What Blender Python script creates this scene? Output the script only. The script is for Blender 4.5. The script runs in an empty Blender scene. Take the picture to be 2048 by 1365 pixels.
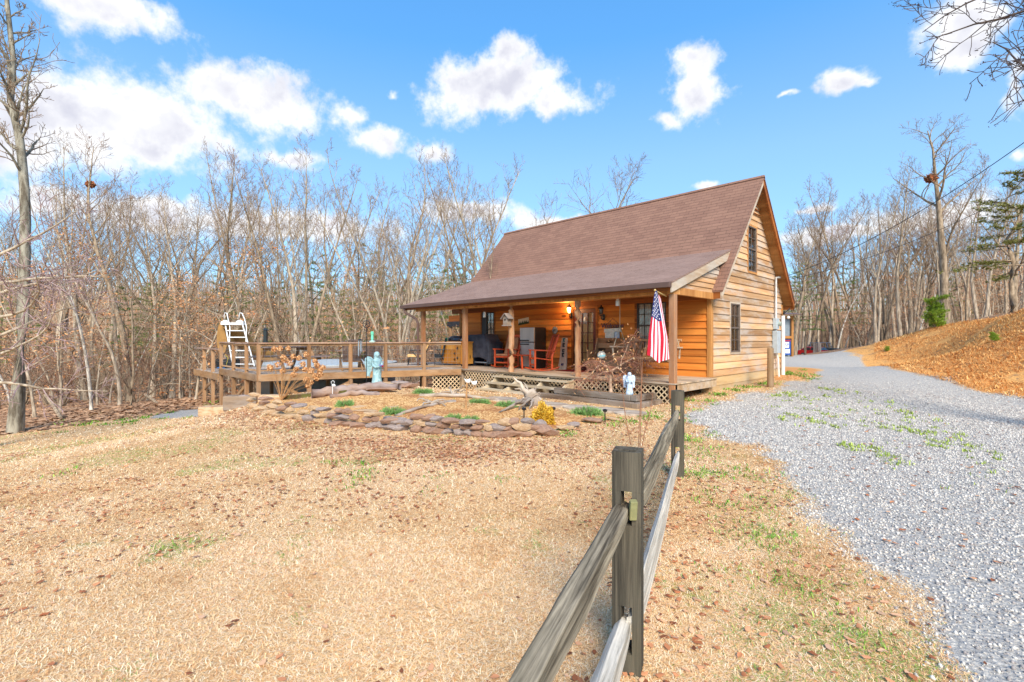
import bpy, bmesh, math, random
import numpy as np
from mathutils import Vector, Matrix, Euler
R = math.radians
scene = bpy.context.scene
# ------------------------------------------------------------------ camera
# The world axes follow the cabin: +X along its ridge to the near gable, +Y from the porch to the back.
TH = R(45.3); CT, ST = math.cos(TH), math.sin(TH)
FPX, CXP, HYP, EYE = 966.0, 1024.0, 677.0, 1.6
D0 = 12.6; A0 = (1420.6 - CXP) / FPX * D0
FL = 0.58                                   # porch and deck floor level

def W(a, d):                                # (metres to the right, metres ahead of the viewpoint) -> world x, y
    u, v = a - A0, d - D0
    return CT * u - ST * v, ST * u + CT * v

def AD(x, y):
    return A0 + CT * x + ST * y, D0 - ST * x + CT * y

cam = bpy.data.cameras.new('camera')
cam.sensor_width = 36.0; cam.lens = FPX / 2048 * 36.0
cam.shift_y = -5.5 / 2048
cam.clip_start = 0.05; cam.clip_end = 2000
camo = bpy.data.objects.new('camera', cam); scene.collection.objects.link(camo)
cx_, cy_ = W(0, 0)
camo.location = (cx_, cy_, EYE); camo.rotation_euler = (R(90), 0, TH)
scene.camera = camo
# ------------------------------------------------------------------ exposure, sun, sky
scene.view_settings.view_transform = 'Standard'; scene.view_settings.look = 'None'
scene.view_settings.exposure = 1.53; scene.view_settings.gamma = 1.0
SUN_EL = R(38)
SUN_DIR = Vector((0.80, -0.60, 0)).normalized()          # horizontal direction towards the sun
sv = Vector((SUN_DIR.x * math.cos(SUN_EL), SUN_DIR.y * math.cos(SUN_EL), math.sin(SUN_EL)))
sl = bpy.data.lights.new('sun', 'SUN'); sl.energy = 2.15; sl.angle = R(28); sl.color = (1.0, 0.92, 0.80)
so = bpy.data.objects.new('sun', sl); scene.collection.objects.link(so)
so.rotation_euler = sv.to_track_quat('Z', 'Y').to_euler(); so.location = (20, -20, 30)

world = bpy.data.worlds.new('World'); scene.world = world; world.use_nodes = True
wn, wl = world.node_tree.nodes, world.node_tree.links
wn.clear()

class NB:                                   # small node-graph writer
    def __init__(s, nodes, links): s.n, s.l = nodes, links
    def put(s, sock, v):
        if isinstance(v, bpy.types.NodeSocket): s.l.new(v, sock)
        elif v is not None: sock.default_value = v
    def math(s, op, a, b=None, c=None, clamp=False):
        n = s.n.new('ShaderNodeMath'); n.operation = op; n.use_clamp = clamp
        s.put(n.inputs[0], a); s.put(n.inputs[1], b); s.put(n.inputs[2], c); return n.outputs[0]
    def vm(s, op, a, b=None, out=0):
        n = s.n.new('ShaderNodeVectorMath'); n.operation = op
        s.put(n.inputs[0], a)
        if b is not None: s.put(n.inputs[1], b)
        return n.outputs[out]
    def mix(s, f, a, b, mode='MIX'):
        n = s.n.new('ShaderNodeMix'); n.data_type = 'RGBA'; n.blend_type = mode
        s.put(n.inputs[0], f); s.put(n.inputs[6], c4(a)); s.put(n.inputs[7], c4(b)); return n.outputs[2]
    def ramp(s, f, stops, interp='LINEAR'):
        n = s.n.new('ShaderNodeValToRGB'); r = n.color_ramp; r.interpolation = interp
        while len(r.elements) < len(stops): r.elements.new(0.5)
        for e, (p, c) in zip(r.elements, stops): e.position = p; e.color = c4(c)
        s.put(n.inputs[0], f); return n.outputs[0]
    def sstep(s, f, lo, hi, a=0.0, b=1.0):
        n = s.n.new('ShaderNodeMapRange'); n.interpolation_type = 'SMOOTHSTEP'
        s.put(n.inputs[0], f); s.put(n.inputs[1], lo); s.put(n.inputs[2], hi); s.put(n.inputs[3], a); s.put(n.inputs[4], b)
        return n.outputs[0]
    def noise(s, vec, scale, detail=3, rough=0.55, dist=0.0, out=0):
        n = s.n.new('ShaderNodeTexNoise')
        if vec is not None: s.l.new(vec, n.inputs['Vector'])
        n.inputs['Scale'].default_value = scale; n.inputs['Detail'].default_value = detail
        n.inputs['Roughness'].default_value = rough; n.inputs['Distortion'].default_value = dist
        return n.outputs[out]
    def voro(s, vec, scale, feature='F1', out='Color', rand=1.0):
        n = s.n.new('ShaderNodeTexVoronoi'); n.feature = feature
        if vec is not None: s.l.new(vec, n.inputs['Vector'])
        n.inputs['Scale'].default_value = scale; n.inputs['Randomness'].default_value = rand
        return n.outputs[out]
    def scale(s, vec, k):
        n = s.n.new('ShaderNodeMapping'); s.l.new(vec, n.inputs[0]); n.inputs['Scale'].default_value = k; return n.outputs[0]
    def attr(s, name, out='Fac'):
        n = s.n.new('ShaderNodeAttribute'); n.attribute_name = name; return n.outputs[out]
    def tc(s, out='Object'): return s.n.new('ShaderNodeTexCoord').outputs[out]
    def sep(s, v):
        n = s.n.new('ShaderNodeSeparateXYZ'); s.l.new(v, n.inputs[0]); return n.outputs
    def comb(s, x, y, z):
        n = s.n.new('ShaderNodeCombineXYZ')
        for i, v in enumerate((x, y, z)): s.put(n.inputs[i], v)
        return n.outputs[0]
    def bump(s, h, st=0.5, dist=0.02):
        n = s.n.new('ShaderNodeBump'); n.inputs['Strength'].default_value = st; n.inputs['Distance'].default_value = dist
        s.l.new(h, n.inputs['Height']); return n.outputs[0]

def c4(c):
    if isinstance(c, bpy.types.NodeSocket) or c is None: return c
    c = tuple(c); return c if len(c) == 4 else c + (1.0,)

def srgb(r, g, b):                          # 0-255 sRGB -> linear
    f = lambda u: (u / 12.92 if u <= .04045 else ((u + .055) / 1.055) ** 2.4)
    return (f(r / 255), f(g / 255), f(b / 255))

g = NB(wn, wl)
sky = wn.new('ShaderNodeTexSky'); sky.sky_type = 'NISHITA'; sky.sun_disc = False
sky.sun_elevation = SUN_EL
sky.sun_rotation = math.atan2(SUN_DIR.x, SUN_DIR.y)
sky.altitude = 200; sky.air_density = 1.0; sky.dust_density = 0.6; sky.ozone_density = 2.0
hs = wn.new('ShaderNodeHueSaturation'); hs.inputs['Saturation'].default_value = 1.0; hs.inputs['Value'].default_value = 1.0
wl.new(g.mix(1.0, sky.outputs[0], (0.66, 1.12, 1.33), 'MULTIPLY'), hs.inputs['Color'])
# cumulus: patches of (azimuth, elevation) on the sky sphere, broken up by fractal noise in 3-D direction space
dirv = g.tc('Generated')
dx, dy, dz = g.sep(dirv)
az = g.math('ARCTAN2', dx, dy)              # radians from +Y, clockwise
el = g.math('ARCSINE', dz)
wob = g.noise(dirv, 9.0, 4, 0.6, out=1)
wo = g.vm('MULTIPLY', g.vm('SUBTRACT', wob, (.5, .5, .5)), (.09, .06, 0))
ae = g.vm('ADD', g.comb(az, el, 0.0), wo)
def azel(px, py):
    t, v = (px - CXP) / FPX, (HYP - py) / FPX
    x, y = -ST + CT * t, CT + ST * t
    return math.atan2(x, y), math.atan2(v, math.hypot(1, t))
CLOUDS = [  # px, py, half width, half height (2048-pixel picture, used only to find sky directions)
    (210, 15, 170, 55), (120, 250, 180, 115), (230, 245, 190, 105), (360, 250, 125, 115), (60, 285, 150, 105), (440, 185, 105, 55), (550, 212, 110, 72), (300, 300, 150, 50),
    (690, 235, 55, 50), (745, 280, 70, 40), (860, 310, 72, 38), (590, 322, 75, 28), (1010, 165, 120, 78), (940, 185, 95, 62), (1020, 100, 60, 50), (1100, 200, 105, 40),
    (1390, 120, 70, 45), (1400, 190, 72, 50), (1325, 245, 42, 34), (1690, 158, 68, 36), (1735, 160, 50, 18), (790, 188, 22, 22), (1565, 185, 34, 10),
    (1905, 105, 70, 38), (1940, 40, 130, 62), (2030, 170, 50, 90), (2040, 300, 40, 26), (1410, 372, 45, 14), (960, 425, 110, 24), (1080, 445, 80, 20),
    (560, 450, 300, 40), (300, 430, 200, 44), (1620, 420, 60, 16), (1860, 440, 180, 40), (120, 400, 130, 40), (1700, 470, 200, 22)]
dens = None
for (px, py, hw, hh) in CLOUDS:
    a0_, e0_ = azel(px, py); a1, _ = azel(px + hw, py); a2, _ = azel(px - hw, py); _, e1 = azel(px, py - hh); _, e2 = azel(px, py + hh)
    v = g.vm('SUBTRACT', ae, (a0_, e0_, 0.0))
    v = g.vm('MULTIPLY', v, (1.84 / abs(a1 - a2), 1.84 / abs(e1 - e2), 0.0))
    q = g.math('SUBTRACT', min(1.0, .40 + .6 * hw / 90), g.vm('LENGTH', v, out=1))
    dens = q if dens is None else g.math('SMOOTH_MAX', dens, q, 0.25)
n1 = g.noise(dirv, 14.0, 9, 0.62)
n2 = g.noise(dirv, 5.5, 4, 0.5)
n3 = g.noise(dirv, 44.0, 6, 0.65)
dd = g.math('ADD', dens, g.math('MULTIPLY', g.math('SUBTRACT', n1, .5), 1.9))
dd = g.math('ADD', dd, g.math('MULTIPLY', g.math('SUBTRACT', n3, .5), .6))
calpha = g.sstep(dd, -0.06, 0.6)
up = g.noise(g.vm('ADD', dirv, (0.012, -0.010, 0.030)), 10.0, 4, 0.5)
relief = g.math('SUBTRACT', g.noise(dirv, 10.0, 4, 0.5), up)
core = g.sstep(dd, .35, 1.0)
grey = g.math('ADD', g.math('MULTIPLY', core, .62), g.math('MULTIPLY', relief, -2.8))
grey = g.math('MULTIPLY', g.math('ADD', grey, g.math('MULTIPLY', g.math('SUBTRACT', n2, .5), .5)), 1.0, clamp=True)
ccol = g.mix(grey, (5.0, 5.02, 5.1), (3.3, 3.35, 3.85))
clear = g.mix(.62, hs.outputs[0], g.ramp(dz, [(0, (2.7, 3.6, 4.6)), (.12, (2.3, 3.35, 4.6)), (.33, (1.75, 2.95, 4.65)), (.52, (.66, 2.2, 4.75)), (.75, (.40, 1.7, 4.4)), (1, (.36, 1.5, 4.1))]))
skyc = g.mix(calpha, clear, ccol)
bg = wn.new('ShaderNodeBackground'); bg.inputs['Strength'].default_value = 0.078
wl.new(skyc, bg.inputs['Color'])
wo_ = wn.new('ShaderNodeOutputWorld'); wl.new(bg.outputs[0], wo_.inputs['Surface'])

# ------------------------------------------------------------------ materials
MATS = {}
def newmat(name, fn, rough=0.8, spec=0.3):
    if name in MATS: return MATS[name]
    m = bpy.data.materials.new(name); m.use_nodes = True
    b = m.node_tree.nodes['Principled BSDF']
    b.inputs['Roughness'].default_value = rough; b.inputs['Specular IOR Level'].default_value = spec
    fn(NB(m.node_tree.nodes, m.node_tree.links), b); MATS[name] = m
    return m
def plain(name, col, rough=0.6, spec=0.4, metal=0.0, var=0.15, scale=6.0, bump=0.0, bscale=60.0, stretch=(1, 1, 1), alt=None):
    def fn(g, b):
        v = g.scale(g.tc(), stretch)
        n = g.noise(v, scale, 5, .6)
        c2 = alt if alt else tuple(x * (1 - var * 1.6) for x in col)
        g.put(b.inputs['Base Color'], g.mix(g.sstep(n, .3, .7), tuple(min(1, x * (1 + var * .6)) for x in col) if not alt else col, c2))
        b.inputs['Metallic'].default_value = metal
        if bump: g.l.new(g.bump(g.noise(v, bscale, 4, .6), bump, .01), b.inputs['Normal'])
    return newmat(name, fn, rough, spec)
def wood(name, light, dark, grain=(1, 1, 1), gs=9.0, knots=0.0, rough=0.65, spec=0.25, weather=None, bump=.35, wamt=.5):
    """grain: scale vector, small along the grain.  Face attribute 'rnd' shifts tone per board."""
    def fn(g, b):
        o = g.tc(); r = g.attr('rnd')
        v = g.vm('ADD', g.scale(o, grain), g.comb(g.math('MULTIPLY', r, 17.3), g.math('MULTIPLY', r, 9.1), g.math('MULTIPLY', r, 5.7)))
        n = g.noise(v, gs, 7, .65, .4)
        n3 = g.noise(v, gs * .22, 3, .5)
        f = g.math('ADD', g.math('MULTIPLY', n, .55), g.math('MULTIPLY', n3, .45))
        c = g.mix(g.sstep(f, .32, .68), dark, light)
        tone = g.math('ADD', g.math('MULTIPLY', r, .62), .66)
        c = g.mix(1.0, c, g.comb(tone, tone, tone), 'MULTIPLY')
        if weather:
            wn_ = g.noise(g.scale(o, tuple(max(x, .25) for x in grain)), 2.6, 6, .7)
            c = g.mix(g.math('MULTIPLY', g.sstep(wn_, .42, .66), wamt), c, weather)
        if knots:
            kv = g.vm('ADD', g.scale(o, tuple(.4 if x < .3 else 1.0 for x in grain)), g.comb(g.math('MULTIPLY', r, 11.0), 0.0, g.math('MULTIPLY', r, 3.0)))
            k = g.voro(kv, knots, out='Distance')
            c = g.mix(g.sstep(k, .07, .15, .92, 0.0), c, tuple(x * .16 for x in dark))
        g.put(b.inputs['Base Color'], c)
        if bump: g.l.new(g.bump(n, bump, .006), b.inputs['Normal'])
    return newmat(name, fn, rough, spec)

X_, Y_, Z_ = (.08, 1, 1), (1, .08, 1), (1, 1, .08)
M_side_x = wood('porch_cedar_boards', srgb(226, 142, 62), srgb(178, 94, 30), (.05, 1, 1), 10, 2.6, .6)
M_side_y = wood('weathered_cedar_boards', srgb(214, 172, 126), srgb(170, 122, 78), (1, .05, 1), 10, 0, .8, weather=srgb(190, 178, 164), wamt=.75)
M_trim = wood('cedar_trim', srgb(204, 146, 84), srgb(150, 94, 44), Z_, 8, 0, .7)
M_trim_dk = wood('dark_cedar_trim', srgb(170, 100, 44), srgb(112, 58, 22), X_, 8, 0, .7)
M_rake = wood('pale_weathered_trim', srgb(190, 170, 146), srgb(140, 112, 84), Y_, 8, 0, .8, weather=srgb(186, 180, 170))
M_soffit = wood('soffit_planks', srgb(198, 142, 84), srgb(140, 88, 40), X_, 6, 2.0, .7)
M_post_v = wood('stained_post', srgb(178, 126, 84), srgb(116, 70, 40), Z_, 9, 2.0, .75, weather=srgb(160, 134, 112))
M_deckpost = wood('deck_lumber_upright', srgb(180, 144, 110), srgb(136, 98, 64), Z_, 9, 1.6, .75)
M_decklum = wood('deck_lumber', srgb(186, 144, 100), srgb(134, 96, 60), (.3, .3, 1), 9, 0, .75, weather=srgb(168, 150, 132), wamt=.35)
M_railtop = wood('weathered_rail', srgb(170, 136, 112), srgb(120, 86, 66), (.3, .3, 1), 9, 0, .75, weather=srgb(184, 172, 164))
M_floor = wood('weathered_floor_boards', srgb(196, 170, 138), srgb(150, 118, 84), (.1, 1, 1), 9, 0, .8, weather=srgb(190, 180, 168))
M_deckfloor = wood('grey_deck_boards', srgb(190, 172, 152), srgb(140, 116, 96), (1, .1, 1), 9, 0, .8, weather=srgb(196, 192, 188))
M_timber = wood('old_landscape_timber', srgb(150, 128, 106), srgb(86, 66, 52), (.12, 1, 1), 8, 2.0, .9, weather=srgb(160, 150, 140), bump=.6)
M_timber_dk = wood('dark_landscape_timber', srgb(88, 78, 72), srgb(46, 38, 34), (.12, 1, 1), 8, 0, .9, bump=.6)
M_step = wood('grey_step_boards', srgb(216, 196, 162), srgb(170, 146, 112), X_, 9, 0, .85, weather=srgb(206, 196, 180))
M_lattice = plain('lattice_slats', srgb(210, 184, 148), .8, .2, var=.2)
M_skirt = wood('foundation_boards', srgb(206, 174, 126), srgb(170, 132, 86), (1, .08, 1), 8, 0, .8, weather=srgb(190, 176, 150))
M_fence = wood('grey_fence_post_wood', srgb(118, 108, 92), srgb(54, 50, 44), (1, 1, .035), 55, 0, .95, .08, weather=srgb(92, 88, 74), bump=1.0)
M_black = plain('black_metal', (.015, .015, .016), .45, .5)
M_white = plain('white_paint', (.78, .78, .76), .45, .4, var=.06)
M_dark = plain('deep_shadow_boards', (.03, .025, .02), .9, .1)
M_gutter = plain('brown_gutter_metal', srgb(96, 72, 62), .45, .45, var=.06)
M_red = wood('red_stained_wood', srgb(206, 84, 36), srgb(150, 48, 16), (.3, .3, .3), 10, 0, .5, .4)
M_metal = plain('galvanised_steel', srgb(150, 160, 166), .45, .5, metal=.3, var=.12)
M_pvc = plain('grey_painted_steel', srgb(178, 186, 188), .5, .4, var=.08)
M_stoneA = plain('grey_purple_fieldstone', srgb(176, 160, 148), .95, .2, scale=4, bump=1.0, bscale=24, alt=srgb(128, 110, 106), stretch=(1, 1, 3))
M_stoneB = plain('tan_fieldstone', srgb(208, 182, 148), .95, .2, scale=4, bump=1.0, bscale=24, alt=srgb(168, 128, 90), stretch=(1, 1, 3))
M_stoneC = plain('rust_brown_fieldstone', srgb(178, 142, 116), .95, .2, scale=4, bump=1.0, bscale=24, alt=srgb(140, 108, 92), stretch=(1, 1, 3))
M_drift = wood('silver_driftwood', srgb(190, 172, 150), srgb(120, 98, 82), (.5, .5, .5), 8, 0, .9, weather=srgb(170, 164, 160), bump=.8)
M_log = wood('old_bark_log', srgb(170, 140, 118), srgb(104, 78, 66), (.4, .4, 1), 7, 0, .95, weather=srgb(160, 150, 148), bump=.9)
M_teal = plain('verdigris_statue', srgb(176, 206, 206), .7, .2, scale=14, alt=srgb(126, 160, 164), bump=.2, bscale=40)
M_bluegrey = plain('pale_blue_statue', srgb(214, 222, 228), .7, .2, scale=22, alt=srgb(150, 172, 198), bump=.2, bscale=40)
def _glass(g, b):
    b.inputs['Base Color'].default_value = (.03, .035, .04, 1); b.inputs['Roughness'].default_value = .04
    b.inputs['Specular IOR Level'].default_value = .8
M_glass = newmat('window_glass', _glass, .04, .8)
def _curtain(g, b):
    x = g.sep(g.tc())
    w_ = g.noise(g.comb(g.math('MULTIPLY', g.math('ADD', x[0], x[1]), 1.0), 0.0, g.math('MULTIPLY', x[2], .05)), 26, 2)
    g.put(b.inputs['Base Color'], g.mix(w_, srgb(120, 112, 96), srgb(226, 218, 198)))
M_curtain = newmat('gathered_curtain', _curtain, .35, .6)

# ------------------------------------------------------------------ mesh writer
class MB:
    def __init__(s): s.v, s.f, s.r, s.m, s.cur, s.mi = [], [], [], [], .5, 0
    def rnd(s, v): s.cur = v; return s
    def face(s, idx): s.f.append(tuple(idx)); s.r.append(s.cur); s.m.append(s.mi)
    def poly(s, pts):
        b = len(s.v); s.v += [tuple(p) for p in pts]; s.face(range(b, b + len(pts)))
    def hexa(s, p):                        # 8 points: bottom ring then top ring (counter-clockwise from above)
        b = len(s.v); s.v += [tuple(q) for q in p]
        for q in ((3, 2, 1, 0), (4, 5, 6, 7), (0, 1, 5, 4), (1, 2, 6, 5), (2, 3, 7, 6), (3, 0, 4, 7)): s.face([b + i for i in q])
    def box(s, x0, x1, y0, y1, z0, z1):
        s.hexa([(x0, y0, z0), (x1, y0, z0), (x1, y1, z0), (x0, y1, z0), (x0, y0, z1), (x1, y0, z1), (x1, y1, z1), (x0, y1, z1)])
    def beam(s, p0, p1, w, h, up=(0, 0, 1), w1=None, h1=None):
        p0, p1 = Vector(p0), Vector(p1); d = (p1 - p0).normalized(); u = Vector(up)
        sd = d.cross(u)
        if sd.length < 1e-4: sd = d.cross(Vector((0, 1, 0)))
        sd.normalize(); u = sd.cross(d).normalized(); w1 = w if w1 is None else w1; h1 = h if h1 is None else h1
        q = lambda p, a, b, ww, hh: p + sd * a * ww / 2 + u * b * hh / 2
        s.hexa([q(p0, -1, -1, w, h), q(p0, 1, -1, w, h), q(p1, 1, -1, w1, h1), q(p1, -1, -1, w1, h1), q(p0, -1, 1, w, h), q(p0, 1, 1, w, h), q(p1, 1, 1, w1, h1), q(p1, -1, 1, w1, h1)])
    def prism(s, pts, ext):
        n = len(pts); b = len(s.v); e = Vector(ext); pts = [Vector(p) for p in pts]
        s.v += [tuple(p) for p in pts] + [tuple(p + e) for p in pts]
        s.face(list(range(b, b + n))[::-1]); s.face(range(b + n, b + 2 * n))
        for i in range(n): j = (i + 1) % n; s.face((b + i, b + j, b + n + j, b + n + i))
    def tube(s, pts, rad, n=8, caps=True, flat=1.0):
        pts = [Vector(p) for p in pts]; rad = rad if hasattr(rad, '__len__') else [rad] * len(pts)
        ref = Vector((0, 0, 1)); b = len(s.v)
        for i, p in enumerate(pts):
            t = (pts[min(i + 1, len(pts) - 1)] - pts[max(i - 1, 0)]).normalized()
            a = t.cross(ref)
            if a.length < .05: a = t.cross(Vector((1, 0, 0)))
            a.normalize(); c = a.cross(t).normalized()
            for k in range(n):
                w_ = 2 * math.pi * k / n; s.v.append(tuple(p + (a * math.cos(w_) + c * math.sin(w_) * flat) * rad[i]))
        for i in range(len(pts) - 1):
            for k in range(n): k2 = (k + 1) % n; s.face((b + i * n + k, b + i * n + k2, b + (i + 1) * n + k2, b + (i + 1) * n + k))
        if caps: s.face(range(b, b + n)); s.face([b + (len(pts) - 1) * n + k for k in range(n)][::-1])
    def lathe(s, c, prof, n=16, fx=1.0, fy=1.0, mod=None):
        b = len(s.v); c = Vector(c)
        for i, (r, z) in enumerate(prof):
            for k in range(n):
                w_ = 2 * math.pi * k / n; q = r * (mod(w_, z) if mod else 1)
                s.v.append((c.x + q * math.cos(w_) * fx, c.y + q * math.sin(w_) * fy, c.z + z))
        for i in range(len(prof) - 1):
            for k in range(n): k2 = (k + 1) % n; s.face((b + i * n + k, b + i * n + k2, b + (i + 1) * n + k2, b + (i + 1) * n + k))
        s.face(list(range(b, b + n))[::-1]); s.face([b + (len(prof) - 1) * n + k for k in range(n)])
    def ball(s, c, r, n=12, fx=1, fy=1, fz=1):
        s.lathe(c, [(max(1e-3, r * math.sin(math.pi * i / (n // 2 + 1))), -r * fz * math.cos(math.pi * i / (n // 2 + 1))) for i in range(n // 2 + 2)], n, fx, fy)
    def tri(s, a, b_, c): s.poly((a, b_, c))
    def build(s, name, mat, parent=None, smooth=False, bevel=0, loc=None, sub=0):
        me = bpy.data.meshes.new(name); me.from_pydata(s.v, [], s.f)
        mats = mat if isinstance(mat, (list, tuple)) else [mat]
        for m in mats: me.materials.append(m)
        if len(mats) > 1: me.polygons.foreach_set('material_index', s.m)
        at = me.attributes.new('rnd', 'FLOAT', 'FACE'); at.data.foreach_set('value', s.r)
        if smooth: me.polygons.foreach_set('use_smooth', [True] * len(s.f))
        me.update()
        o = bpy.data.objects.new(name, me); scene.collection.objects.link(o)
        if parent is not None: o.parent = parent
        if loc is not None: o.location = loc
        if bevel:
            m = o.modifiers.new('bevel', 'BEVEL'); m.width = bevel; m.segments = 2; m.limit_method = 'ANGLE'
        if sub:
            m = o.modifiers.new('sub', 'SUBSURF'); m.levels = sub; m.render_levels = sub
        return o

def tag(o, label=None, cat=None, group=None, kind=None):
    if label: o['label'] = label
    if cat: o['category'] = cat
    if group: o['group'] = group
    if kind: o['kind'] = kind
    return o
def thing(name, label, cat, loc=(0, 0, 0), rz=0, group=None, scale=1.0):
    o = bpy.data.objects.new(name, None); scene.collection.objects.link(o); o.empty_display_size = .2
    o.location = loc; o.rotation_euler = (0, 0, rz); o.scale = (scale,) * 3 if not hasattr(scale, '__len__') else scale
    return tag(o, label, cat, group)
def dup(root, loc, rz=0, label=None, scale=1.0, tilt=(0, 0), group=None):
    r = root.copy(); scene.collection.objects.link(r)
    r.location = loc; r.rotation_euler = (tilt[0], tilt[1], rz); r.scale = (scale,) * 3 if not hasattr(scale, '__len__') else scale
    if label: r['label'] = label
    if group: r['group'] = group
    for ch in list(root.children):
        c = ch.copy(); scene.collection.objects.link(c); c.parent = r
        for gc in ch.children:
            d = gc.copy(); scene.collection.objects.link(d); d.parent = c
    return r
def mesh_np(name, V, F, mat, col=None, kind=None, smooth=False, parent=None):
    """V (n,3), F (m,3) or (m,4); col (m,) a face value called 'rnd'."""
    me = bpy.data.meshes.new(name); V = np.asarray(V, np.float32); F = np.asarray(F, np.int32); k = F.shape[1]
    me.vertices.add(len(V)); me.vertices.foreach_set('co', V.ravel())
    me.loops.add(F.size); me.loops.foreach_set('vertex_index', F.ravel())
    me.polygons.add(len(F)); me.polygons.foreach_set('loop_start', np.arange(0, F.size, k, dtype=np.int32))
    if smooth: me.polygons.foreach_set('use_smooth', np.ones(len(F), bool))
    me.materials.append(mat)
    if col is not None:
        at = me.attributes.new('rnd', 'FLOAT', 'FACE'); at.data.foreach_set('value', np.asarray(col, np.float32))
    me.update(calc_edges=True); me.validate()
    o = bpy.data.objects.new(name, me); scene.collection.objects.link(o)
    if parent is not None: o.parent = parent
    if kind: o['kind'] = kind
    return o
# ------------------------------------------------------------------ terrain
CP = np.array([  # metres right, metres ahead, height
    (0, 0, 0), (0, 2.4, 0), (.6, 2.4, 0), (1.9, 5.5, 0), (-3, 5, -.02), (-3, 2, -.02), (-8, 1, -.45), (-6, 5.7, -.3), (-10, 9, -.66), (-13.8, 13, -.93), (-11.6, 15.5, -.86), (-11, 17, -.8),
    (-9.9, 16.4, -.74), (-6, 9, -.12), (-6.6, 11.6, -.22), (-8.2, 13.2, -.5), (-3, 8, .0), (0, 7.6, 0), (-4.6, 9.6, -.02), (-2, 9.6, .06), (0, 9.6, .08), (2.2, 8.8, .05), (3.6, 10.6, .1), (5.2, 12.4, .19), (9.5, 17.2, .39),
    (-7.1, 13.8, -.12), (-5.2, 13.2, .1), (-3.7, 13.2, .40), (-4.4, 13.0, .30), (-2.8, 13.2, .25), (-2.8, 15.5, -.05), (-2.9, 17.5, -.2), (-1, 14.2, .05), (1.2, 12, .08), (-10.5, 18, -.78), (-12, 19, -.8), (-8, 19, -.8), (-4, 20, -.5),
    (-17, 16, -1.1), (-20, 22, -1.5), (-14, 24, -1.3), (-26, 30, -2.0), (-10, 32, -1.6), (0, 28, -.6), (5, 22, .0), (-18, 8, -1.2), (-40, 20, -2.4), (-25, 60, -2.2), (0, 60, -1.2), (-60, 50, -2.6),
    (12, 24, .55), (14, 30, .4), (10, 12, .1), (13.2, 12.3, .12), (8, 8, .03), (3, 3, 0), (5, 3, 0), (8, 4, .02), (12, 7, .08), (15, 20, .36), (18.1, 28, .72), (17.6, 20.6, .3), (14, 25, .6), (21.4, 30.5, .72), (28, 42, .0), (45, 70, -1.2), (30, 66, -1.3),
    (22.2, 26, 2.06), (22.6, 30, 1.05), (20.1, 19, 2.76), (15.8, 16, 1.25), (19.8, 23, 1.25), (25, 16, 3.4), (18, 12, 2.3), (19, 7, 2.4), (15, 5, .4), (24, 8, 3.3), (30, 22, 3.6), (32, 34, 2.2), (45, 40, 3.4), (42, 55, 1.0), (60, 30, 5.0), (15, -5, .3), (-10, -8, -.3), (30, -8, 3), (0, -12, 0), (0, 110, 3.5), (-50, 110, 2.5), (60, 110, 2.5), (110, 70, 6), (-90, 60, 1)], float)
_P = CP[:, :2]; _n = len(CP)
def _ker(r2): return 0.5 * r2 * np.log(r2 + 1e-9)
_K = _ker(((_P[:, None] - _P[None]) ** 2).sum(-1)) + np.eye(_n) * .6
_Q = np.c_[np.ones(_n), _P]
_sol = np.linalg.solve(np.block([[_K, _Q], [_Q.T, np.zeros((3, 3))]]), np.r_[CP[:, 2], 0, 0, 0])
def vnoise(x, y, seed=0):                   # smooth value noise, vectorised
    xi, yi = np.floor(x).astype(np.int64), np.floor(y).astype(np.int64); fx, fy = x - xi, y - yi
    fx, fy = fx * fx * (3 - 2 * fx), fy * fy * (3 - 2 * fy)
    def h(i, j):
        n = (i * 374761393 + j * 668265263 + seed * 1442695) & 0x7fffffff
        n = ((n ^ (n >> 13)) * 1274126177) & 0x7fffffff
        return ((n ^ (n >> 16)) & 0xffff) / 65535.0
    return (h(xi, yi) * (1 - fx) + h(xi + 1, yi) * fx) * (1 - fy) + (h(xi, yi + 1) * (1 - fx) + h(xi + 1, yi + 1) * fx) * fy
def fnoise(x, y, seed=0, octv=3):
    s, a = 0, .5
    for o in range(octv): s = s + a * vnoise(x * 2 ** o, y * 2 ** o, seed + o); a *= .5
    return s / (1 - .5 ** octv)
def hz(a, d):                               # ground height at metres right / ahead
    a, d = np.atleast_1d(np.asarray(a, float)), np.atleast_1d(np.asarray(d, float))
    out = np.empty_like(a)
    for i in range(0, len(a), 20000):
        A, D = a[i:i + 20000], d[i:i + 20000]
        q = np.c_[A, D]; far = np.hypot(A, D); sc = np.minimum(1, 105 / np.maximum(far, 1e-6)); q = q * sc[:, None]
        z = _ker(((q[:, None] - _P[None]) ** 2).sum(-1)) @ _sol[:_n] + _sol[_n] + q @ _sol[_n + 1:]
        t = np.clip((far - 88) / 60, 0, 1); z = z + t * t * (3 - 2 * t) * (6.5 + 2 * vnoise(A / 40 + 7, D / 40 + 3))
        z = z + np.minimum(far / 400, .05) * (vnoise(A * .9, D * .9, 3) - .5)
        out[i:i + 20000] = z
    return out
def gz(x, y):
    a, d = AD(x, y); return float(hz([a], [d])[0])
def G(px, py, off=0.0):                     # the ground point seen at a pixel of the 2048-wide picture
    t, v = (px - CXP) / FPX, (HYP - py) / FPX
    ds = np.geomspace(1.5, 160, 700); zz = hz(ds * t, ds) + off; ray = EYE + ds * v
    k = int(np.argmax(ray < zz)); lo, hi = ds[max(k - 1, 0)], ds[k]
    for _ in range(16):
        m = (lo + hi) / 2
        if EYE + m * v < hz([m * t], [m])[0] + off: hi = m
        else: lo = m
    return hi * t, hi
def GP(px, py):
    a, d = G(px, py); x, y = W(a, d); return Vector((x, y, float(hz([a], [d])[0])))

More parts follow.
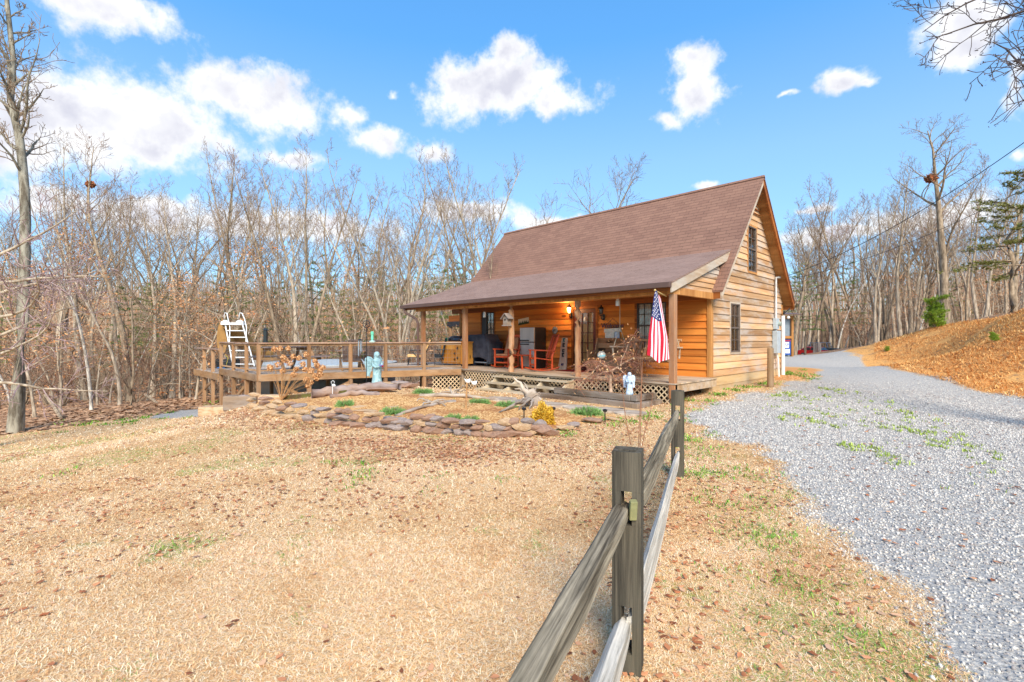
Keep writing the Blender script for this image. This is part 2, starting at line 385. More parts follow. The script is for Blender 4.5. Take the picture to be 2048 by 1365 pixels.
def sdist(P, poly):                         # signed distance, positive inside
    P = np.asarray(P, float); poly = np.asarray(poly, float); n = len(poly)
    best = np.full(len(P), 1e9); ins = np.zeros(len(P), bool)
    for i in range(n):
        a, b = poly[i], poly[(i + 1) % n]; ab = b - a
        t = np.clip(((P - a) @ ab) / max(ab @ ab, 1e-9), 0, 1)
        best = np.minimum(best, np.hypot(*(P - (a + t[:, None] * ab)).T))
        c = (a[1] > P[:, 1]) != (b[1] > P[:, 1])
        with np.errstate(divide='ignore', invalid='ignore'):
            xi = (b[0] - a[0]) * (P[:, 1] - a[1]) / (b[1] - a[1]) + a[0]
        ins ^= c & (P[:, 0] < xi)
    return np.where(ins, best, -best)
pg = lambda L: [G(*p) for p in L]
DRIVE = [(9.0, -6), (4.2, 0), (2.2, 2.0)] + pg([(1960, 1365), (1850, 1250), (1760, 1175), (1690, 1090), (1640, 1010), (1570, 950), (1520, 905), (1440, 872), (1385, 850), (1375, 830), (1420, 805), (1480, 796), (1550, 778), (1600, 762), (1652, 748), (1628, 738), (1590, 734), (1562, 733)]) + [(11.5, 21.5), (13, 26), (15.5, 31), (19, 36), (24, 38), (22.5, 34), (20.9, 31)] + pg([(1722, 722), (1790, 737), (1850, 749), (1920, 768), (2048, 797)]) + [(13.9, 9.5), (13.6, 6), (14, 0), (15, -6)]
FOREST = [(-60, -6), (-22, 2)] + pg([(0, 870), (100, 858), (200, 842), (300, 832), (380, 818), (432, 816)]) + [(-10.2, 17.5), (-7, 20), (-3, 24), (4, 27), (9, 26.5), (11.6, 26), (13.5, 30), (15, 31.5), (19, 36), (24, 38), (23, 30.8), (23.3, 26), (22, 21), (22, 16), (21, 8), (22, -6), (300, -60), (300, 320), (-300, 320), (-300, -60)]
BANK = pg([(1722, 720), (1790, 737), (1850, 749), (1920, 768), (2048, 797)]) + [(13.9, 9.5), (13.6, 6), (14, 0), (15, -6), (22, -6), (21, 8), (22, 16), (22, 21), (23.3, 26), (23, 30.8), (21.2, 31.2)]
BEDL = [(478, 806), (560, 836), (660, 848), (830, 864), (1000, 874), (1100, 864), (1150, 850), (1250, 832), (1190, 826), (1000, 812), (985, 792), (870, 786), (800, 790), (640, 795), (540, 800)]
BED = pg(BEDL)
SPOT = pg([(1545, 766), (1600, 757), (1648, 746), (1618, 737), (1560, 734)])
PAD = pg([(300, 836), (345, 818), (400, 812), (440, 822), (415, 832), (350, 838)])
PSTONE = pg([(985, 794), (1090, 806), (1290, 818), (1300, 826), (1200, 829), (1060, 812), (955, 808), (850, 805), (900, 799)])

NR, NA = 330, 520
rr = np.geomspace(.5, 340, NR); aa = np.linspace(R(-104), R(104), NA)
RR, AA = np.meshgrid(rr, aa, indexing='ij')
GA, GD = (RR * np.sin(AA)).ravel(), (RR * np.cos(AA)).ravel()
GZ = hz(GA, GD); GXY = np.c_[W(GA, GD)]
Q2 = np.c_[GA, GD]
pert = np.c_[fnoise(GA * 1.3, GD * 1.3, 11) - .5, fnoise(GA * 1.3 + 50, GD * 1.3, 12) - .5] * np.clip(.12 * RR.ravel(), .25, 1.2)[:, None]
s_dr, s_fo, s_ba, s_be, s_sp, s_pa, s_ps = [np.clip(sdist(Q2 + pert * k, pl), -3, 3) for pl, k in ((DRIVE, 1), (FOREST, 1), (BANK, .7), (BED, .2), (SPOT, .6), (PAD, .5), (PSTONE, .1))]

def _ground(g, b):
    o = g.tc()
    dr, fo, ba, be, sp, pa = [g.attr(n) for n in ('drive', 'forest', 'bank', 'bed', 'spot', 'pad')]
    nf = g.noise(o, 120, 3, .65); nm = g.noise(o, 22, 5, .65); nl = g.noise(o, 1.1, 4, .6); nb = g.noise(o, .42, 3, .5)
    straw = g.mix(g.sstep(nf, .3, .7), srgb(174, 130, 88), srgb(236, 200, 148))
    straw = g.mix(g.math('MULTIPLY', g.sstep(nm, .5, .75), .6), straw, srgb(140, 94, 58))
    straw = g.mix(g.math('MULTIPLY', g.sstep(nl, .58, .78), .35), straw, srgb(178, 104, 58))
    gr = g.math('MULTIPLY', g.sstep(g.math('ADD', nl, g.math('MULTIPLY', nm, .25)), .74, .86), .55)
    straw = g.mix(gr, straw, srgb(128, 148, 62))
    v1 = g.voro(o, 46); vs = g.sep(v1); v2 = g.voro(o, 46, out='Distance')
    tone = g.math('ADD', g.math('MULTIPLY', vs[0], .5), .6)
    grav = g.mix(g.math('MULTIPLY', vs[1], .4), (.60, .545, .46), (.62, .52, .41))
    grav = g.mix(1.0, grav, g.comb(tone, tone, tone), 'MULTIPLY')
    grav = g.mix(g.sstep(v2, .25, .7, 0, .7), grav, (.3, .29, .28))
    wk = g.attr('weed')
    wd = g.math('MULTIPLY', g.sstep(g.math('ADD', wk, g.math('MULTIPLY', g.math('SUBTRACT', g.noise(o, 5.5, 5, .7), .5), 2.6)), .62, .95), .75)
    grav = g.mix(g.math('MULTIPLY', wd, g.sstep(nm, .36, .58)), grav, srgb(156, 176, 60))
    grav = g.mix(g.math('MULTIPLY', g.sstep(nl, .62, .8), .4), grav, srgb(214, 180, 138))
    lv = g.voro(o, 14); ls = g.sep(lv)
    leaf = g.ramp(ls[0], [(0, srgb(132, 100, 76)), (.35, srgb(190, 144, 106)), (.6, srgb(164, 124, 94)), (.8, srgb(212, 168, 128)), (1, srgb(116, 90, 70))], 'CONSTANT')
    leaf = g.mix(g.math('MULTIPLY', g.sstep(nm, .5, .7), .5), leaf, srgb(96, 68, 48))
    leaf = g.mix(g.math('MULTIPLY', g.sstep(nb, .62, .7), .5), leaf, srgb(110, 120, 60))
    bk = g.mix(g.sstep(nm, .36, .66), srgb(236, 178, 104), srgb(188, 124, 70))
    bk = g.mix(g.math('MULTIPLY', g.sstep(g.noise(o, 3.2, 5, .7), .52, .68), .75), bk, srgb(124, 100, 82))
    bk = g.mix(g.math('MULTIPLY', g.sstep(nf, .5, .8), .4), bk, srgb(244, 200, 130))
    cv = g.voro(o, 38); cs = g.sep(cv)
    chip = g.ramp(cs[0], [(0, srgb(196, 142, 86)), (.3, srgb(236, 196, 136)), (.55, srgb(214, 164, 106)), (.8, srgb(168, 110, 64)), (1, srgb(240, 208, 156))], 'CONSTANT')
    chip = g.mix(g.math('MULTIPLY', g.sstep(nl, .5, .66), .55), chip, srgb(150, 88, 56))
    w = lambda a, s=.35: g.sstep(g.math('ADD', a, g.math('MULTIPLY', g.math('SUBTRACT', nm, .5), s * 3)), -.06, .06)
    c = g.mix(w(fo, .5), straw, leaf)
    c = g.mix(w(ba, .4), c, bk)
    c = g.mix(w(dr, .35), c, grav)
    c = g.mix(w(pa, .2), c, grav)
    c = g.mix(w(sp, .3), c, g.mix(nm, srgb(226, 166, 102), srgb(190, 124, 70)))
    c = g.mix(w(be, .1), c, chip)
    g.put(b.inputs['Base Color'], c)
    h = g.math('ADD', g.math('MULTIPLY', nf, .5), g.math('MULTIPLY', v2, .5))
    g.l.new(g.bump(h, .7, .025), b.inputs['Normal'])
M_ground = newmat('ground_cover', _ground, .95, .1)

ii, jj = np.meshgrid(np.arange(NR - 1), np.arange(NA - 1), indexing='ij')
v00 = (ii * NA + jj).ravel(); FQ = np.c_[v00, v00 + NA, v00 + NA + 1, v00 + 1][:, ::-1]
fm = lambda s: s[FQ].mean(1)
reg = np.zeros(len(FQ), int)
reg[fm(s_fo) > 0] = 1; reg[fm(s_ba) > 0] = 2; reg[fm(s_dr) > 0] = 3; reg[fm(s_be) > 0] = 4
# weeds grow along the middle strip of the drive
WEED = pg([(1640, 775), (1760, 790), (1860, 830), (2000, 905), (2060, 990), (1900, 985), (1760, 930), (1650, 880), (1560, 840), (1480, 810), (1540, 790)])
weed = np.clip(sdist(Q2, WEED) * .5, -.6, .42)
for k, nm in enumerate(('lawn', 'forest_floor', 'bank_terrain', 'gravel_road', 'mulch_ground')):
    Fk = FQ[reg == k]; used, inv = np.unique(Fk, return_inverse=True)
    V = np.c_[GXY[used], GZ[used]]
    if k == 4: V[:, 2] += np.clip(s_be[used], 0, .4) * .12
    o = mesh_np(nm, V, inv.reshape(-1, 4), M_ground, kind='structure', smooth=True)
    for an, arr in (('drive', s_dr), ('forest', s_fo), ('bank', s_ba), ('bed', s_be), ('spot', s_sp), ('pad', s_pa), ('weed', weed)):
        at = o.data.attributes.new(an, 'FLOAT', 'POINT'); at.data.foreach_set('value', arr[used].astype(np.float32))

# ------------------------------------------------------------------ ground cover (stuff)
rg = np.random.default_rng(7)
def cover_pts(n, dmin, dmax, amin=-1.12, amax=1.12, pw=1.0):
    d = dmin + (dmax - dmin) * rg.random(n) ** pw; t = amin + (amax - amin) * rg.random(n)
    return d * t, d
def tone_mat(name, stops, rough=.8, trans=0.0, interp='LINEAR'):
    def fn(g, b):
        g.put(b.inputs['Base Color'], g.ramp(g.attr('rnd'), stops, interp))
    return newmat(name, fn, rough, .2)
M_straw = tone_mat('dormant_blades', [(0, srgb(158, 102, 58)), (.16, srgb(218, 164, 106)), (.45, srgb(247, 210, 154)), (.75, srgb(254, 238, 204)), (.9, srgb(214, 146, 92)), (.93, srgb(120, 142, 62)), (1, srgb(142, 170, 70))])
M_green = tone_mat('green_blades', [(0, srgb(70, 112, 34)), (.5, srgb(112, 158, 52)), (1, srgb(164, 190, 84))])
M_leaf = tone_mat('fallen_oak_leaves', [(0, srgb(112, 66, 44)), (.3, srgb(172, 104, 66)), (.6, srgb(204, 140, 98)), (.85, srgb(226, 178, 138)), (1, srgb(164, 128, 106))])
M_peb = tone_mat('crushed_stone', [(0, (.22, .21, .20)), (.2, (.37, .315, .285)), (.55, (.55, .505, .44)), (.9, (.69, .635, .56)), (1, (.58, .49, .40))])
def blades(name, a, d, length, width, mat, tone, lift=.35, bank=False):
    n = len(a); x, y = W(a, d); z = hz(a, d)
    th = rg.random(n) * 2 * np.pi; L = length * (.5 + rg.random(n)); ph = lift * (rg.random(n) * 1.6 + .1)
    dx, dy = np.cos(th), np.sin(th); bend = th + (rg.random(n) - .5) * 2.2; ex, ey = np.cos(bend), np.sin(bend)
    w2 = width * (.6 + .8 * rg.random(n)) / 2
    p0 = np.c_[x, y, z - .004]
    p1 = p0 + np.c_[dx * np.cos(ph), dy * np.cos(ph), np.sin(ph)] * (L * .55)[:, None]
    ph2 = ph * (rg.random(n) * 1.2 - .7)
    p2 = p1 + np.c_[ex * np.cos(ph2), ey * np.cos(ph2), np.sin(ph2)] * (L * .5)[:, None]
    s1, s2 = np.c_[-dy, dx, np.zeros(n)] * w2[:, None], np.c_[-ey, ex, np.zeros(n)] * (w2 * .35)[:, None]
    V = np.stack([p0 - s1, p0 + s1, p1 + s1, p1 - s1, p2 + s2, p2 - s2], 1).reshape(-1, 3)
    k = np.arange(n)[:, None] * 6
    F = np.concatenate([k + [0, 1, 2, 3], k + [3, 2, 4, 5]], 1).reshape(-1, 4)
    return mesh_np(name, V, F, mat, np.repeat(tone, 2), 'stuff')
def on_lawn(a, d, margin=0.0):
    P = np.c_[a, d]; w = np.c_[fnoise(a * 1.3, d * 1.3, 11) - .5, fnoise(a * 1.3 + 50, d * 1.3, 12) - .5] * np.clip(.12 * np.hypot(a, d), .25, 1.2)[:, None]
    return np.minimum.reduce([-sdist(P + w, DRIVE), -sdist(P + w, FOREST), -sdist(P + w * .7, BANK), -sdist(P + w * .2, BED), -sdist(P, PSTONE), -sdist(P + w * .5, PAD)])
SA, SD, SL, SWD, ST_ = [], [], [], [], []
for n, d0_, d1_, L, w_ in ((230000, 1.7, 3.8, .038, .0023), (240000, 3.2, 6.2, .04, .0034), (180000, 5.5, 10, .048, .0058), (90000, 9, 17, .065, .011)):
    a, d = cover_pts(n, d0_, d1_, pw=.75); s = on_lawn(a, d); keep = (s > -.12 * rg.random(n)); a, d = a[keep], d[keep]
    SA.append(a); SD.append(d); SL.append(np.full(len(a), L)); SWD.append(np.full(len(a), w_))
a, d = np.concatenate(SA), np.concatenate(SD); n = len(a)
clump = fnoise(a * 2.2, d * 2.2, 5); gp_ = fnoise(a * .8, d * .8, 21) + .35 * (fnoise(a * 5, d * 5, 22) - .5)
edge = np.exp(-np.clip(on_lawn(a, d), 0, 9) / .8) * (a > 0)
patch_ = fnoise(a * .7 + 9, d * .7, 25)
tone = np.clip(.02 + .72 * rg.random(n) + .5 * (clump - .5) + .35 * (patch_ - .5) + .05, 0, .86)
tone = np.where(rg.random(n) < .05, .9, tone)
isg = rg.random(n) < np.clip((gp_ - .62) * 3.0, 0, .4) + .09 * edge * (gp_ > .45)
tone = np.where(isg, .94 + .06 * rg.random(n), tone)
blades('lawn_grass', a, d, np.concatenate(SL), np.concatenate(SWD), M_straw, tone, .42)
# green tufts: beside the gable, along the lawn's far edge, in the drive, near the bed
TA, TD = [], []
def tufts(px, py, n, spread, k=26):
    for _ in range(n):
        c = G(px + rg.normal() * spread, min(1340, py + rg.normal() * spread * (.16 if py < 880 else .6)))
        TA.append(c[0] + rg.normal(size=k) * .09); TD.append(c[1] + rg.normal(size=k) * .09)
for px, py, n, sp in ((1437, 790, 5, 9), (1470, 782, 4, 8), (1500, 775, 4, 6), (1530, 768, 5, 8), (1390, 800, 6, 20), (1400, 812, 3, 30), (1585, 748, 8, 14), (1620, 755, 5, 16), (1230, 846, 10, 30), (1330, 836, 8, 30), (1100, 862, 5, 40), (1375, 880, 4, 8), (300, 835, 8, 40), (180, 850, 10, 40), (240, 842, 8, 30), (430, 806, 10, 18), (136, 950, 2, 5), (700, 930, 6, 40), (330, 1090, 2, 14), (690, 940, 3, 30), (900, 960, 3, 60), (1590, 1200, 3, 30), (1420, 950, 4, 30), (1540, 1060, 4, 30), (1480, 1180, 3, 30), (560, 1110, 1, 6), (1410, 900, 9, 40), (1460, 950, 10, 45), (1510, 1010, 10, 45), (1560, 1080, 9, 45), (1620, 1160, 8, 45), (1700, 1260, 7, 45), (1440, 1080, 5, 60), (1370, 930, 6, 20), (910, 805, 2, 8), (1160, 868, 2, 10)):
    tufts(px, py, n, sp)
a, d = np.concatenate(TA), np.concatenate(TD)
blades('green_grass', a, d, np.clip(.035 + .004 * d, .04, .11), np.clip(.0016 * d, .005, .02), M_green, rg.random(len(a)), .9)
a, d = cover_pts(110000, 4.5, 19, .25, 1.1); P = np.c_[a, d]; k = (sdist(P, WEED) > 0) & (.55 * fnoise(a * .9, d * .9, 61) + .75 * fnoise(a * 7, d * 7, 62) > .76); a, d = a[k], d[k]
blades('drive_weeds', a, d, np.full(len(a), .065), np.clip(.0016 * d, .008, .026), tone_mat('moss_green_weeds', [(0, srgb(120, 140, 50)), (.5, srgb(160, 178, 74)), (1, srgb(196, 204, 110))]), rg.random(len(a)), 1.0)
# straw grass of the bank
a, d = cover_pts(130000, 9, 32, .75, 1.5); s = sdist(np.c_[a, d], BANK); k = (s > -.1) & (fnoise(a * .9, d * .9, 31) > .38); a, d = a[k], d[k]
M_bank = tone_mat('bank_straw', [(0, srgb(166, 104, 56)), (.4, srgb(236, 168, 92)), (.75, srgb(250, 206, 132)), (.95, srgb(250, 218, 160)), (1, srgb(150, 160, 70))])
blades('bank_grass', a, d, np.full(len(a), .15), np.full(len(a), .013), M_bank, np.clip(rg.random(len(a)) * .7 + .5 * (fnoise(a * 1.5, d * 1.5, 33) - .4), 0, 1), .6)
# fallen leaves: curled four-sided flakes
def leaves(name, a, d, size, mat, tone, z=None):
    n = len(a); x, y = W(a, d); z = (hz(a, d) + .012) if z is None else z
    th = rg.random(n) * 6.283; s = size * (.6 + .8 * rg.random(n)); cu = (rg.random((n, 4)) - .2) * .55
    V = np.empty((n, 6, 3))
    for k, (u, v) in enumerate(((-1, 0), (-.35, .5), (.45, .42), (1, 0), (.4, -.45), (-.4, -.5))):
        V[:, k, 0] = x + (u * np.cos(th) - v * np.sin(th)) * s; V[:, k, 1] = y + (u * np.sin(th) + v * np.cos(th)) * s
        V[:, k, 2] = z + cu[:, k % 4] * s
    q = np.arange(n)[:, None] * 6
    F = np.concatenate([q + [0, 1, 2, 3], q + [0, 3, 4, 5]], 1).reshape(-1, 4)
    return mesh_np(name, V.reshape(-1, 3), F, mat, np.repeat(tone, 2), 'stuff')
LA, LD = [], []
for n, d0_, d1_, thr in ((2600, 1.8, 5, .50), (4200, 4.5, 9, .50), (9000, 7, 15, .5)):
    a, d = cover_pts(n, d0_, d1_, -1.1, 1.1); w_ = fnoise(a * .6, d * .6, 41); k = (on_lawn(a, d) > 0) & ((w_ > thr) | (rg.random(n) < .12)); LA.append(a[k]); LD.append(d[k])
for px, py, n, sx, sy in ((900, 905, 1500, 170, 12), (600, 850, 900, 90, 9), (480, 830, 500, 30, 6), (750, 885, 800, 120, 8), (690, 785, 500, 60, 8), (1290, 1150, 320, 60, 90), (1230, 960, 200, 80, 50), (600, 800, 500, 60, 6), (1340, 800, 300, 40, 8), (860, 830, 250, 150, 12), (1750, 900, 60, 160, 60), (1400, 990, 140, 50, 60)):
    for _ in range(n // 4):
        c = G(px + rg.normal() * sx, min(1350, max(760, py + rg.normal() * sy))); LA.append(c[0] + rg.normal(size=4) * .15); LD.append(c[1] + rg.normal(size=4) * .15)
a, d = np.concatenate(LA), np.concatenate(LD)
k = rg.random(len(a)) < np.clip(d / 4.5, .55, 1); a, d = a[k], d[k]
leaves('fallen_leaves', a, d, np.where(d < 5, .021, .025), M_leaf, rg.random(len(a)))
a, d = cover_pts(1500, 2, 16, .3, 1.1); k = (sdist(np.c_[a, d], DRIVE) > -.2) & (rg.random(len(a)) < .35); a, d = a[k], d[k]
leaves('drive_leaves', a, d, np.full(len(a), .022), M_leaf, rg.random(len(a)))
a, d = cover_pts(60000, 12, 46, -1.15, -.1); k = sdist(np.c_[a, d], FOREST) > -.2; a, d = a[k], d[k]
leaves('forest_leaves', a, d, .06 + .002 * d, tone_mat('woodland_litter', [(0, srgb(120, 90, 66)), (.4, srgb(178, 134, 98)), (.8, srgb(208, 166, 128)), (1, srgb(150, 116, 90))]), rg.random(len(a)))
# crushed stone
a, d = cover_pts(120000, 1.9, 15, .3, 1.12, .62); P = np.c_[a, d]
w_ = np.c_[fnoise(a * 1.3, d * 1.3, 11) - .5, fnoise(a * 1.3 + 50, d * 1.3, 12) - .5] * np.clip(.12 * np.hypot(a, d), .25, 1.2)[:, None]
k = (sdist(P + w_, DRIVE) > -.25 * rg.random(len(a)) ** 2) & (rg.random(len(a)) < np.clip((15.5 - d) / 9, 0, 1)); a, d = a[k], d[k]; n = len(a)
x, y = W(a, d); z = hz(a, d); s = (.005 + .010 * rg.random(n) ** 1.8) * (1 + .05 * d)
base = np.array([(1, 0, 0), (0, 1, 0), (-1, 0, 0), (0, -1, 0), (0, 0, .75), (0, 0, -.75)])
V = base[None] * (.6 + .8 * rg.random((n, 6, 1))); th = rg.random(n) * 6.28; c_, s_ = np.cos(th)[:, None], np.sin(th)[:, None]
V = np.stack([V[..., 0] * c_ - V[..., 1] * s_ * .7, V[..., 0] * s_ + V[..., 1] * c_ * .7, V[..., 2] + (rg.random((n, 6)) - .5) * .5], -1) * s[:, None, None] + np.c_[x, y, z + .002][:, None]
q = np.arange(n)[:, None] * 6
F = np.concatenate([q + f for f in ((0, 1, 4), (1, 2, 4), (2, 3, 4), (3, 0, 4), (1, 0, 5), (2, 1, 5), (3, 2, 5), (0, 3, 5))], 1).reshape(-1, 3)
mesh_np('gravel', V.reshape(-1, 3), F, M_peb, np.repeat(rg.random(n), 8), 'stuff')
# ------------------------------------------------------------------ placing helpers
def on_y(px, py, y):                        # the point of the plane y = const seen at a pixel -> x, z
    t = (px - CXP) / FPX; x = (t * (D0 + CT * y) - A0 - ST * y) / (CT + t * ST); d = D0 - ST * x + CT * y
    return x, EYE + (HYP - py) / FPX * d
def on_x(px, py, x):
    t = (px - CXP) / FPX; y = (t * (D0 - ST * x) - A0 - CT * x) / (ST - t * CT); d = D0 - ST * x + CT * y
    return y, EYE + (HYP - py) / FPX * d
def on_z(px, py, z):
    d = FPX * (EYE - z) / (py - HYP); return W((px - CXP) / FPX * d, d)
def at(px, py, d):                          # the point a given distance ahead
    x, y = W((px - CXP) / FPX * d, d); return Vector((x, y, EYE + (HYP - py) / FPX * d))
rnd = random.Random(3)
# ------------------------------------------------------------------ cabin
house = thing('log_cabin', 'cedar sided cabin with steep brown shingle roof and a long front porch', 'cabin', (0, 0, 0))
WX0, WD, RY, RZ, SLP = -10.35, 5.8, 2.9, 6.42, 1.17
def courses(mb, along, plane, z0, z1, ext, openings, h=.18, outward=-1, lo=2.2, hi=4.9):
    """Lapped boards.  along 'x' or 'y'; ext(z) -> (u0, u1); openings = list of (u0, u1, z0, z1)."""
    z = z0
    while z < z1 - .02:
        zt = min(z + h, z1); a0, a1 = ext(z); b0, b1 = ext(zt)
        segs = [(a0, a1)]
        for (p, q, r, s) in openings:
            if min(zt, s) - max(z, r) > h * .3:
                ns = []
                for (m, n) in segs:
                    if q <= m or p >= n: ns.append((m, n)); continue
                    if p > m: ns.append((m, p))
                    if q < n: ns.append((q, n))
                segs = ns
        for (m, n) in segs:
            cuts = [m]
            while n - cuts[-1] > hi: cuts.append(cuts[-1] + rnd.uniform(lo, hi))
            if n - cuts[-1] < .3 and len(cuts) > 1: cuts.pop()
            cuts.append(n)
            for i in range(len(cuts) - 1):
                u0, u1 = cuts[i] + (.0015 if i else 0), cuts[i + 1] - .0015
                t0 = b0 if (i == 0 and abs(m - a0) < 1e-6) else u0; t1 = b1 if (i == len(cuts) - 2 and abs(n - a1) < 1e-6) else u1
                mb.rnd(rnd.random()); ob, ot, ib = plane + outward * .042, plane + outward * .010, plane
                if along == 'x': P = [(u0, ob, z - .012), (u1, ob, z - .012), (u1, ib, z - .012), (u0, ib, z - .012), (t0, ot, zt), (t1, ot, zt), (t1, ib, zt), (t0, ib, zt)]
                else: P = [(ob, u0, z - .012), (ob, u1, z - .012), (ib, u1, z - .012), (ib, u0, z - .012), (ot, t0, zt), (ot, t1, zt), (ib, t1, zt), (ib, t0, zt)]
                mb.hexa(P)
        z = zt
DOOR = (-4.47, -3.59, FL, 2.54); WINR = (-2.14, -1.22, 1.31, 2.62); WINS = (-9.02, -8.3, 1.31, 2.6)
GW1 = (1.27, 1.93, 1.21, 2.58); GW2 = (2.60, 3.28, 3.62, 4.98)
m = MB(); courses(m, 'x', 0, FL + .01, 2.80, lambda z: (WX0, -.06), [DOOR, WINR, WINS], .185); m.build('wall', M_side_x, house)
gext = lambda z: (max(.0, RY - (RZ - .14 - z) / SLP), min(WD, RY + (RZ - .14 - z) / SLP))
m = MB(); courses(m, 'y', 0, FL + .02, 6.1, gext, [GW1, GW2], .185, 1); m.build('wall', M_side_y, house)
m = MB(); courses(m, 'y', WX0, FL, 6.1, gext, [], .185, -1); courses(m, 'x', WD, FL, 2.9, lambda z: (WX0, 0), [], .185, 1); m.build('wall', M_side_y, house)
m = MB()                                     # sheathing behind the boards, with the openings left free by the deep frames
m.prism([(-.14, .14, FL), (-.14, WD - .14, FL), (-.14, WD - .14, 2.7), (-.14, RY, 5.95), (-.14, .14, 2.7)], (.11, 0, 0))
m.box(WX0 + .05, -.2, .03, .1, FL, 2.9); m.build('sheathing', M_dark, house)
m = MB(); m.rnd(.6); m.box(-.07, .045, -.05, .09, FL, 2.74); m.build('corner_board', M_trim, house, bevel=.004)
for bx in ((WX0 - .04, WX0 + .09, -.05, .09, FL, 2.8), (-.05, .045, WD - .09, WD + .05, .5, 2.75)):
    m = MB(); m.rnd(.4); m.box(*bx); m.build('corner_board', M_trim, house, bevel=.004)
m = MB(); m.rnd(.7); m.box(-.06, .018, .02, WD - .02, .34, FL); m.rnd(.4); m.box(-.07, .006, .02, WD - .02, -.1, .335); m.rnd(.5); m.box(WX0, -.08, WD - .05, WD, -.2, FL); m.box(WX0, WX0 + .06, 0, WD, -.9, FL)
m.rnd(.8); m.box(-.17, .03, -.16, .015, -.1, FL - .19); m.build('foundation', M_skirt, house, bevel=.004)

def _shingle(k, hi_, lo_):
    def fn(g, b):
        x = g.sep(g.tc()); v = g.comb(x[0], g.math('MULTIPLY', x[2], k), 0.0)
        n = g.n.new('ShaderNodeTexBrick'); g.l.new(v, n.inputs['Vector'])
        n.inputs['Scale'].default_value = 1; n.inputs['Brick Width'].default_value = .32; n.inputs['Row Height'].default_value = .142
        n.inputs['Mortar Size'].default_value = .004; n.inputs['Mortar Smooth'].default_value = .3; n.inputs['Bias'].default_value = -.1
        n.offset = .37; n.inputs['Color1'].default_value = c4(hi_); n.inputs['Color2'].default_value = c4(lo_); n.inputs['Mortar'].default_value = c4(srgb(70, 52, 48))
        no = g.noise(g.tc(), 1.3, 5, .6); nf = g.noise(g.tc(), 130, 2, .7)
        c = g.mix(g.math('MULTIPLY', g.sstep(no, .35, .72), .34), n.outputs[0], tuple(q * 1.25 for q in hi_))  # stain mottling, strengthened in the colour to suggest tree-shadow streaks
        c = g.mix(g.math('MULTIPLY', g.sstep(nf, .4, .7), .25), c, srgb(74, 56, 54))
        row = g.math('FRACT', g.math('DIVIDE', g.math('MULTIPLY', x[2], k), .142)); c = g.mix(g.sstep(row, .0, .14, .62, 0.0), c, srgb(62, 46, 42))  # shadow line under each shingle course, painted into the colour
        g.put(b.inputs['Base Color'], c)
        h = g.math('SUBTRACT', g.math('MULTIPLY', nf, .25), n.outputs[1]); g.l.new(g.bump(h, .6, .012), b.inputs['Normal'])
    return fn
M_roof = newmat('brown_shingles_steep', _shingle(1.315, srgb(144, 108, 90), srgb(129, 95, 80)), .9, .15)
M_roof2 = newmat('brown_shingles_shallow', _shingle(3.08, srgb(152, 124, 110), srgb(140, 112, 98)), .9, .15)
RX0, RX1, TF, TB = -10.75, .36, -.17, 5.97
zr = lambda y: RZ - SLP * abs(y - RY)
def slab(mb, x0, x1, ya, yb, za, zb, th):
    mb.hexa([(x0, ya, za - th), (x1, ya, za - th), (x1, yb, zb - th), (x0, yb, zb - th), (x0, ya, za), (x1, ya, za), (x1, yb, zb), (x0, yb, zb)])
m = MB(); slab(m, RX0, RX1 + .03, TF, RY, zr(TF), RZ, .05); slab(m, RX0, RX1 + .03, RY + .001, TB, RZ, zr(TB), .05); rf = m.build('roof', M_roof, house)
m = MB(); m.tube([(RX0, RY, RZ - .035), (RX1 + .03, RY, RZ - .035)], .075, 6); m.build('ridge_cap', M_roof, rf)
m = MB(); slab(m, RX0 + .02, RX1 - .04, TF + .03, RY - .01, zr(TF + .03) - .055, RZ - .067, .1); slab(m, RX0 + .02, RX1 - .04, RY + .01, TB - .03, RZ - .067, zr(TB - .03) - .055, .1); m.build('soffit', M_soffit, rf)
m = MB(); m.rnd(.7); slab(m, RX1 - .035, RX1 + .005, TF + .01, RY, zr(TF + .01) - .053, RZ - .053, .2); m.build('rake_board', M_rake, rf)
m = MB(); m.rnd(.6); slab(m, RX1 - .035, RX1 + .005, RY + .002, TB - .01, RZ - .053, zr(TB - .01) - .053, .2); slab(m, RX0, RX0 + .03, TF, RY, zr(TF) - .053, RZ - .053, .18)
m.box(RX0, RX1 - .04, TB - .032, TB - .002, zr(TB) - .25, zr(TB) - .06); m.rnd(.35); m.box(RX0, RX1 - .04, TF + .002, TF + .03, zr(TF) - .22, zr(TF) - .06); m.build('rake_board', M_trim_dk, rf)
# porch roof
PH, PHZ, PE, PEZ, PX1 = .85, 4.0, -2.52, 2.86, .22
m = MB(); slab(m, RX0, PX1, PE, PH, PEZ, PHZ + .012, .04); pr = m.build('porch_roof', M_roof2, house)
m = MB(); m.rnd(.8); slab(m, PX1 - .04, PX1 - .005, PE + .0, PH - .08, PEZ - .045, PHZ - .07, .2); m.build('fascia', M_rake, pr)
m = MB(); m.rnd(.5); slab(m, RX0 + .01, RX0 + .04, PE, PH, PEZ - .045, PHZ - .045, .16); m.box(RX0 + .02, PX1 - .05, PE + .01, PE + .04, PEZ - .2, PEZ - .05); m.build('fascia', M_trim_dk, pr)
m = MB(); m.box(RX0 - .06, PX1 - .01, PE - .11, PE + .005, PEZ - .135, PEZ - .012); m.build('gutter', M_gutter, pr, bevel=.012)
m = MB(); gx = on_y(823, 620, PE - .05)[0]
m.tube([(-10.55, PE - .05, PEZ - .13), (-10.55, PE - .05, PEZ - .27), (-10.1, PE + .15, PEZ - .52), (-9.98, PE + .18, PEZ - .7), (-9.98, PE + .18, FL)], .045, 8); m.build('downspout', M_gutter, pr)
m = MB(); z = PEZ - .1                       # boards that close the porch roof's end
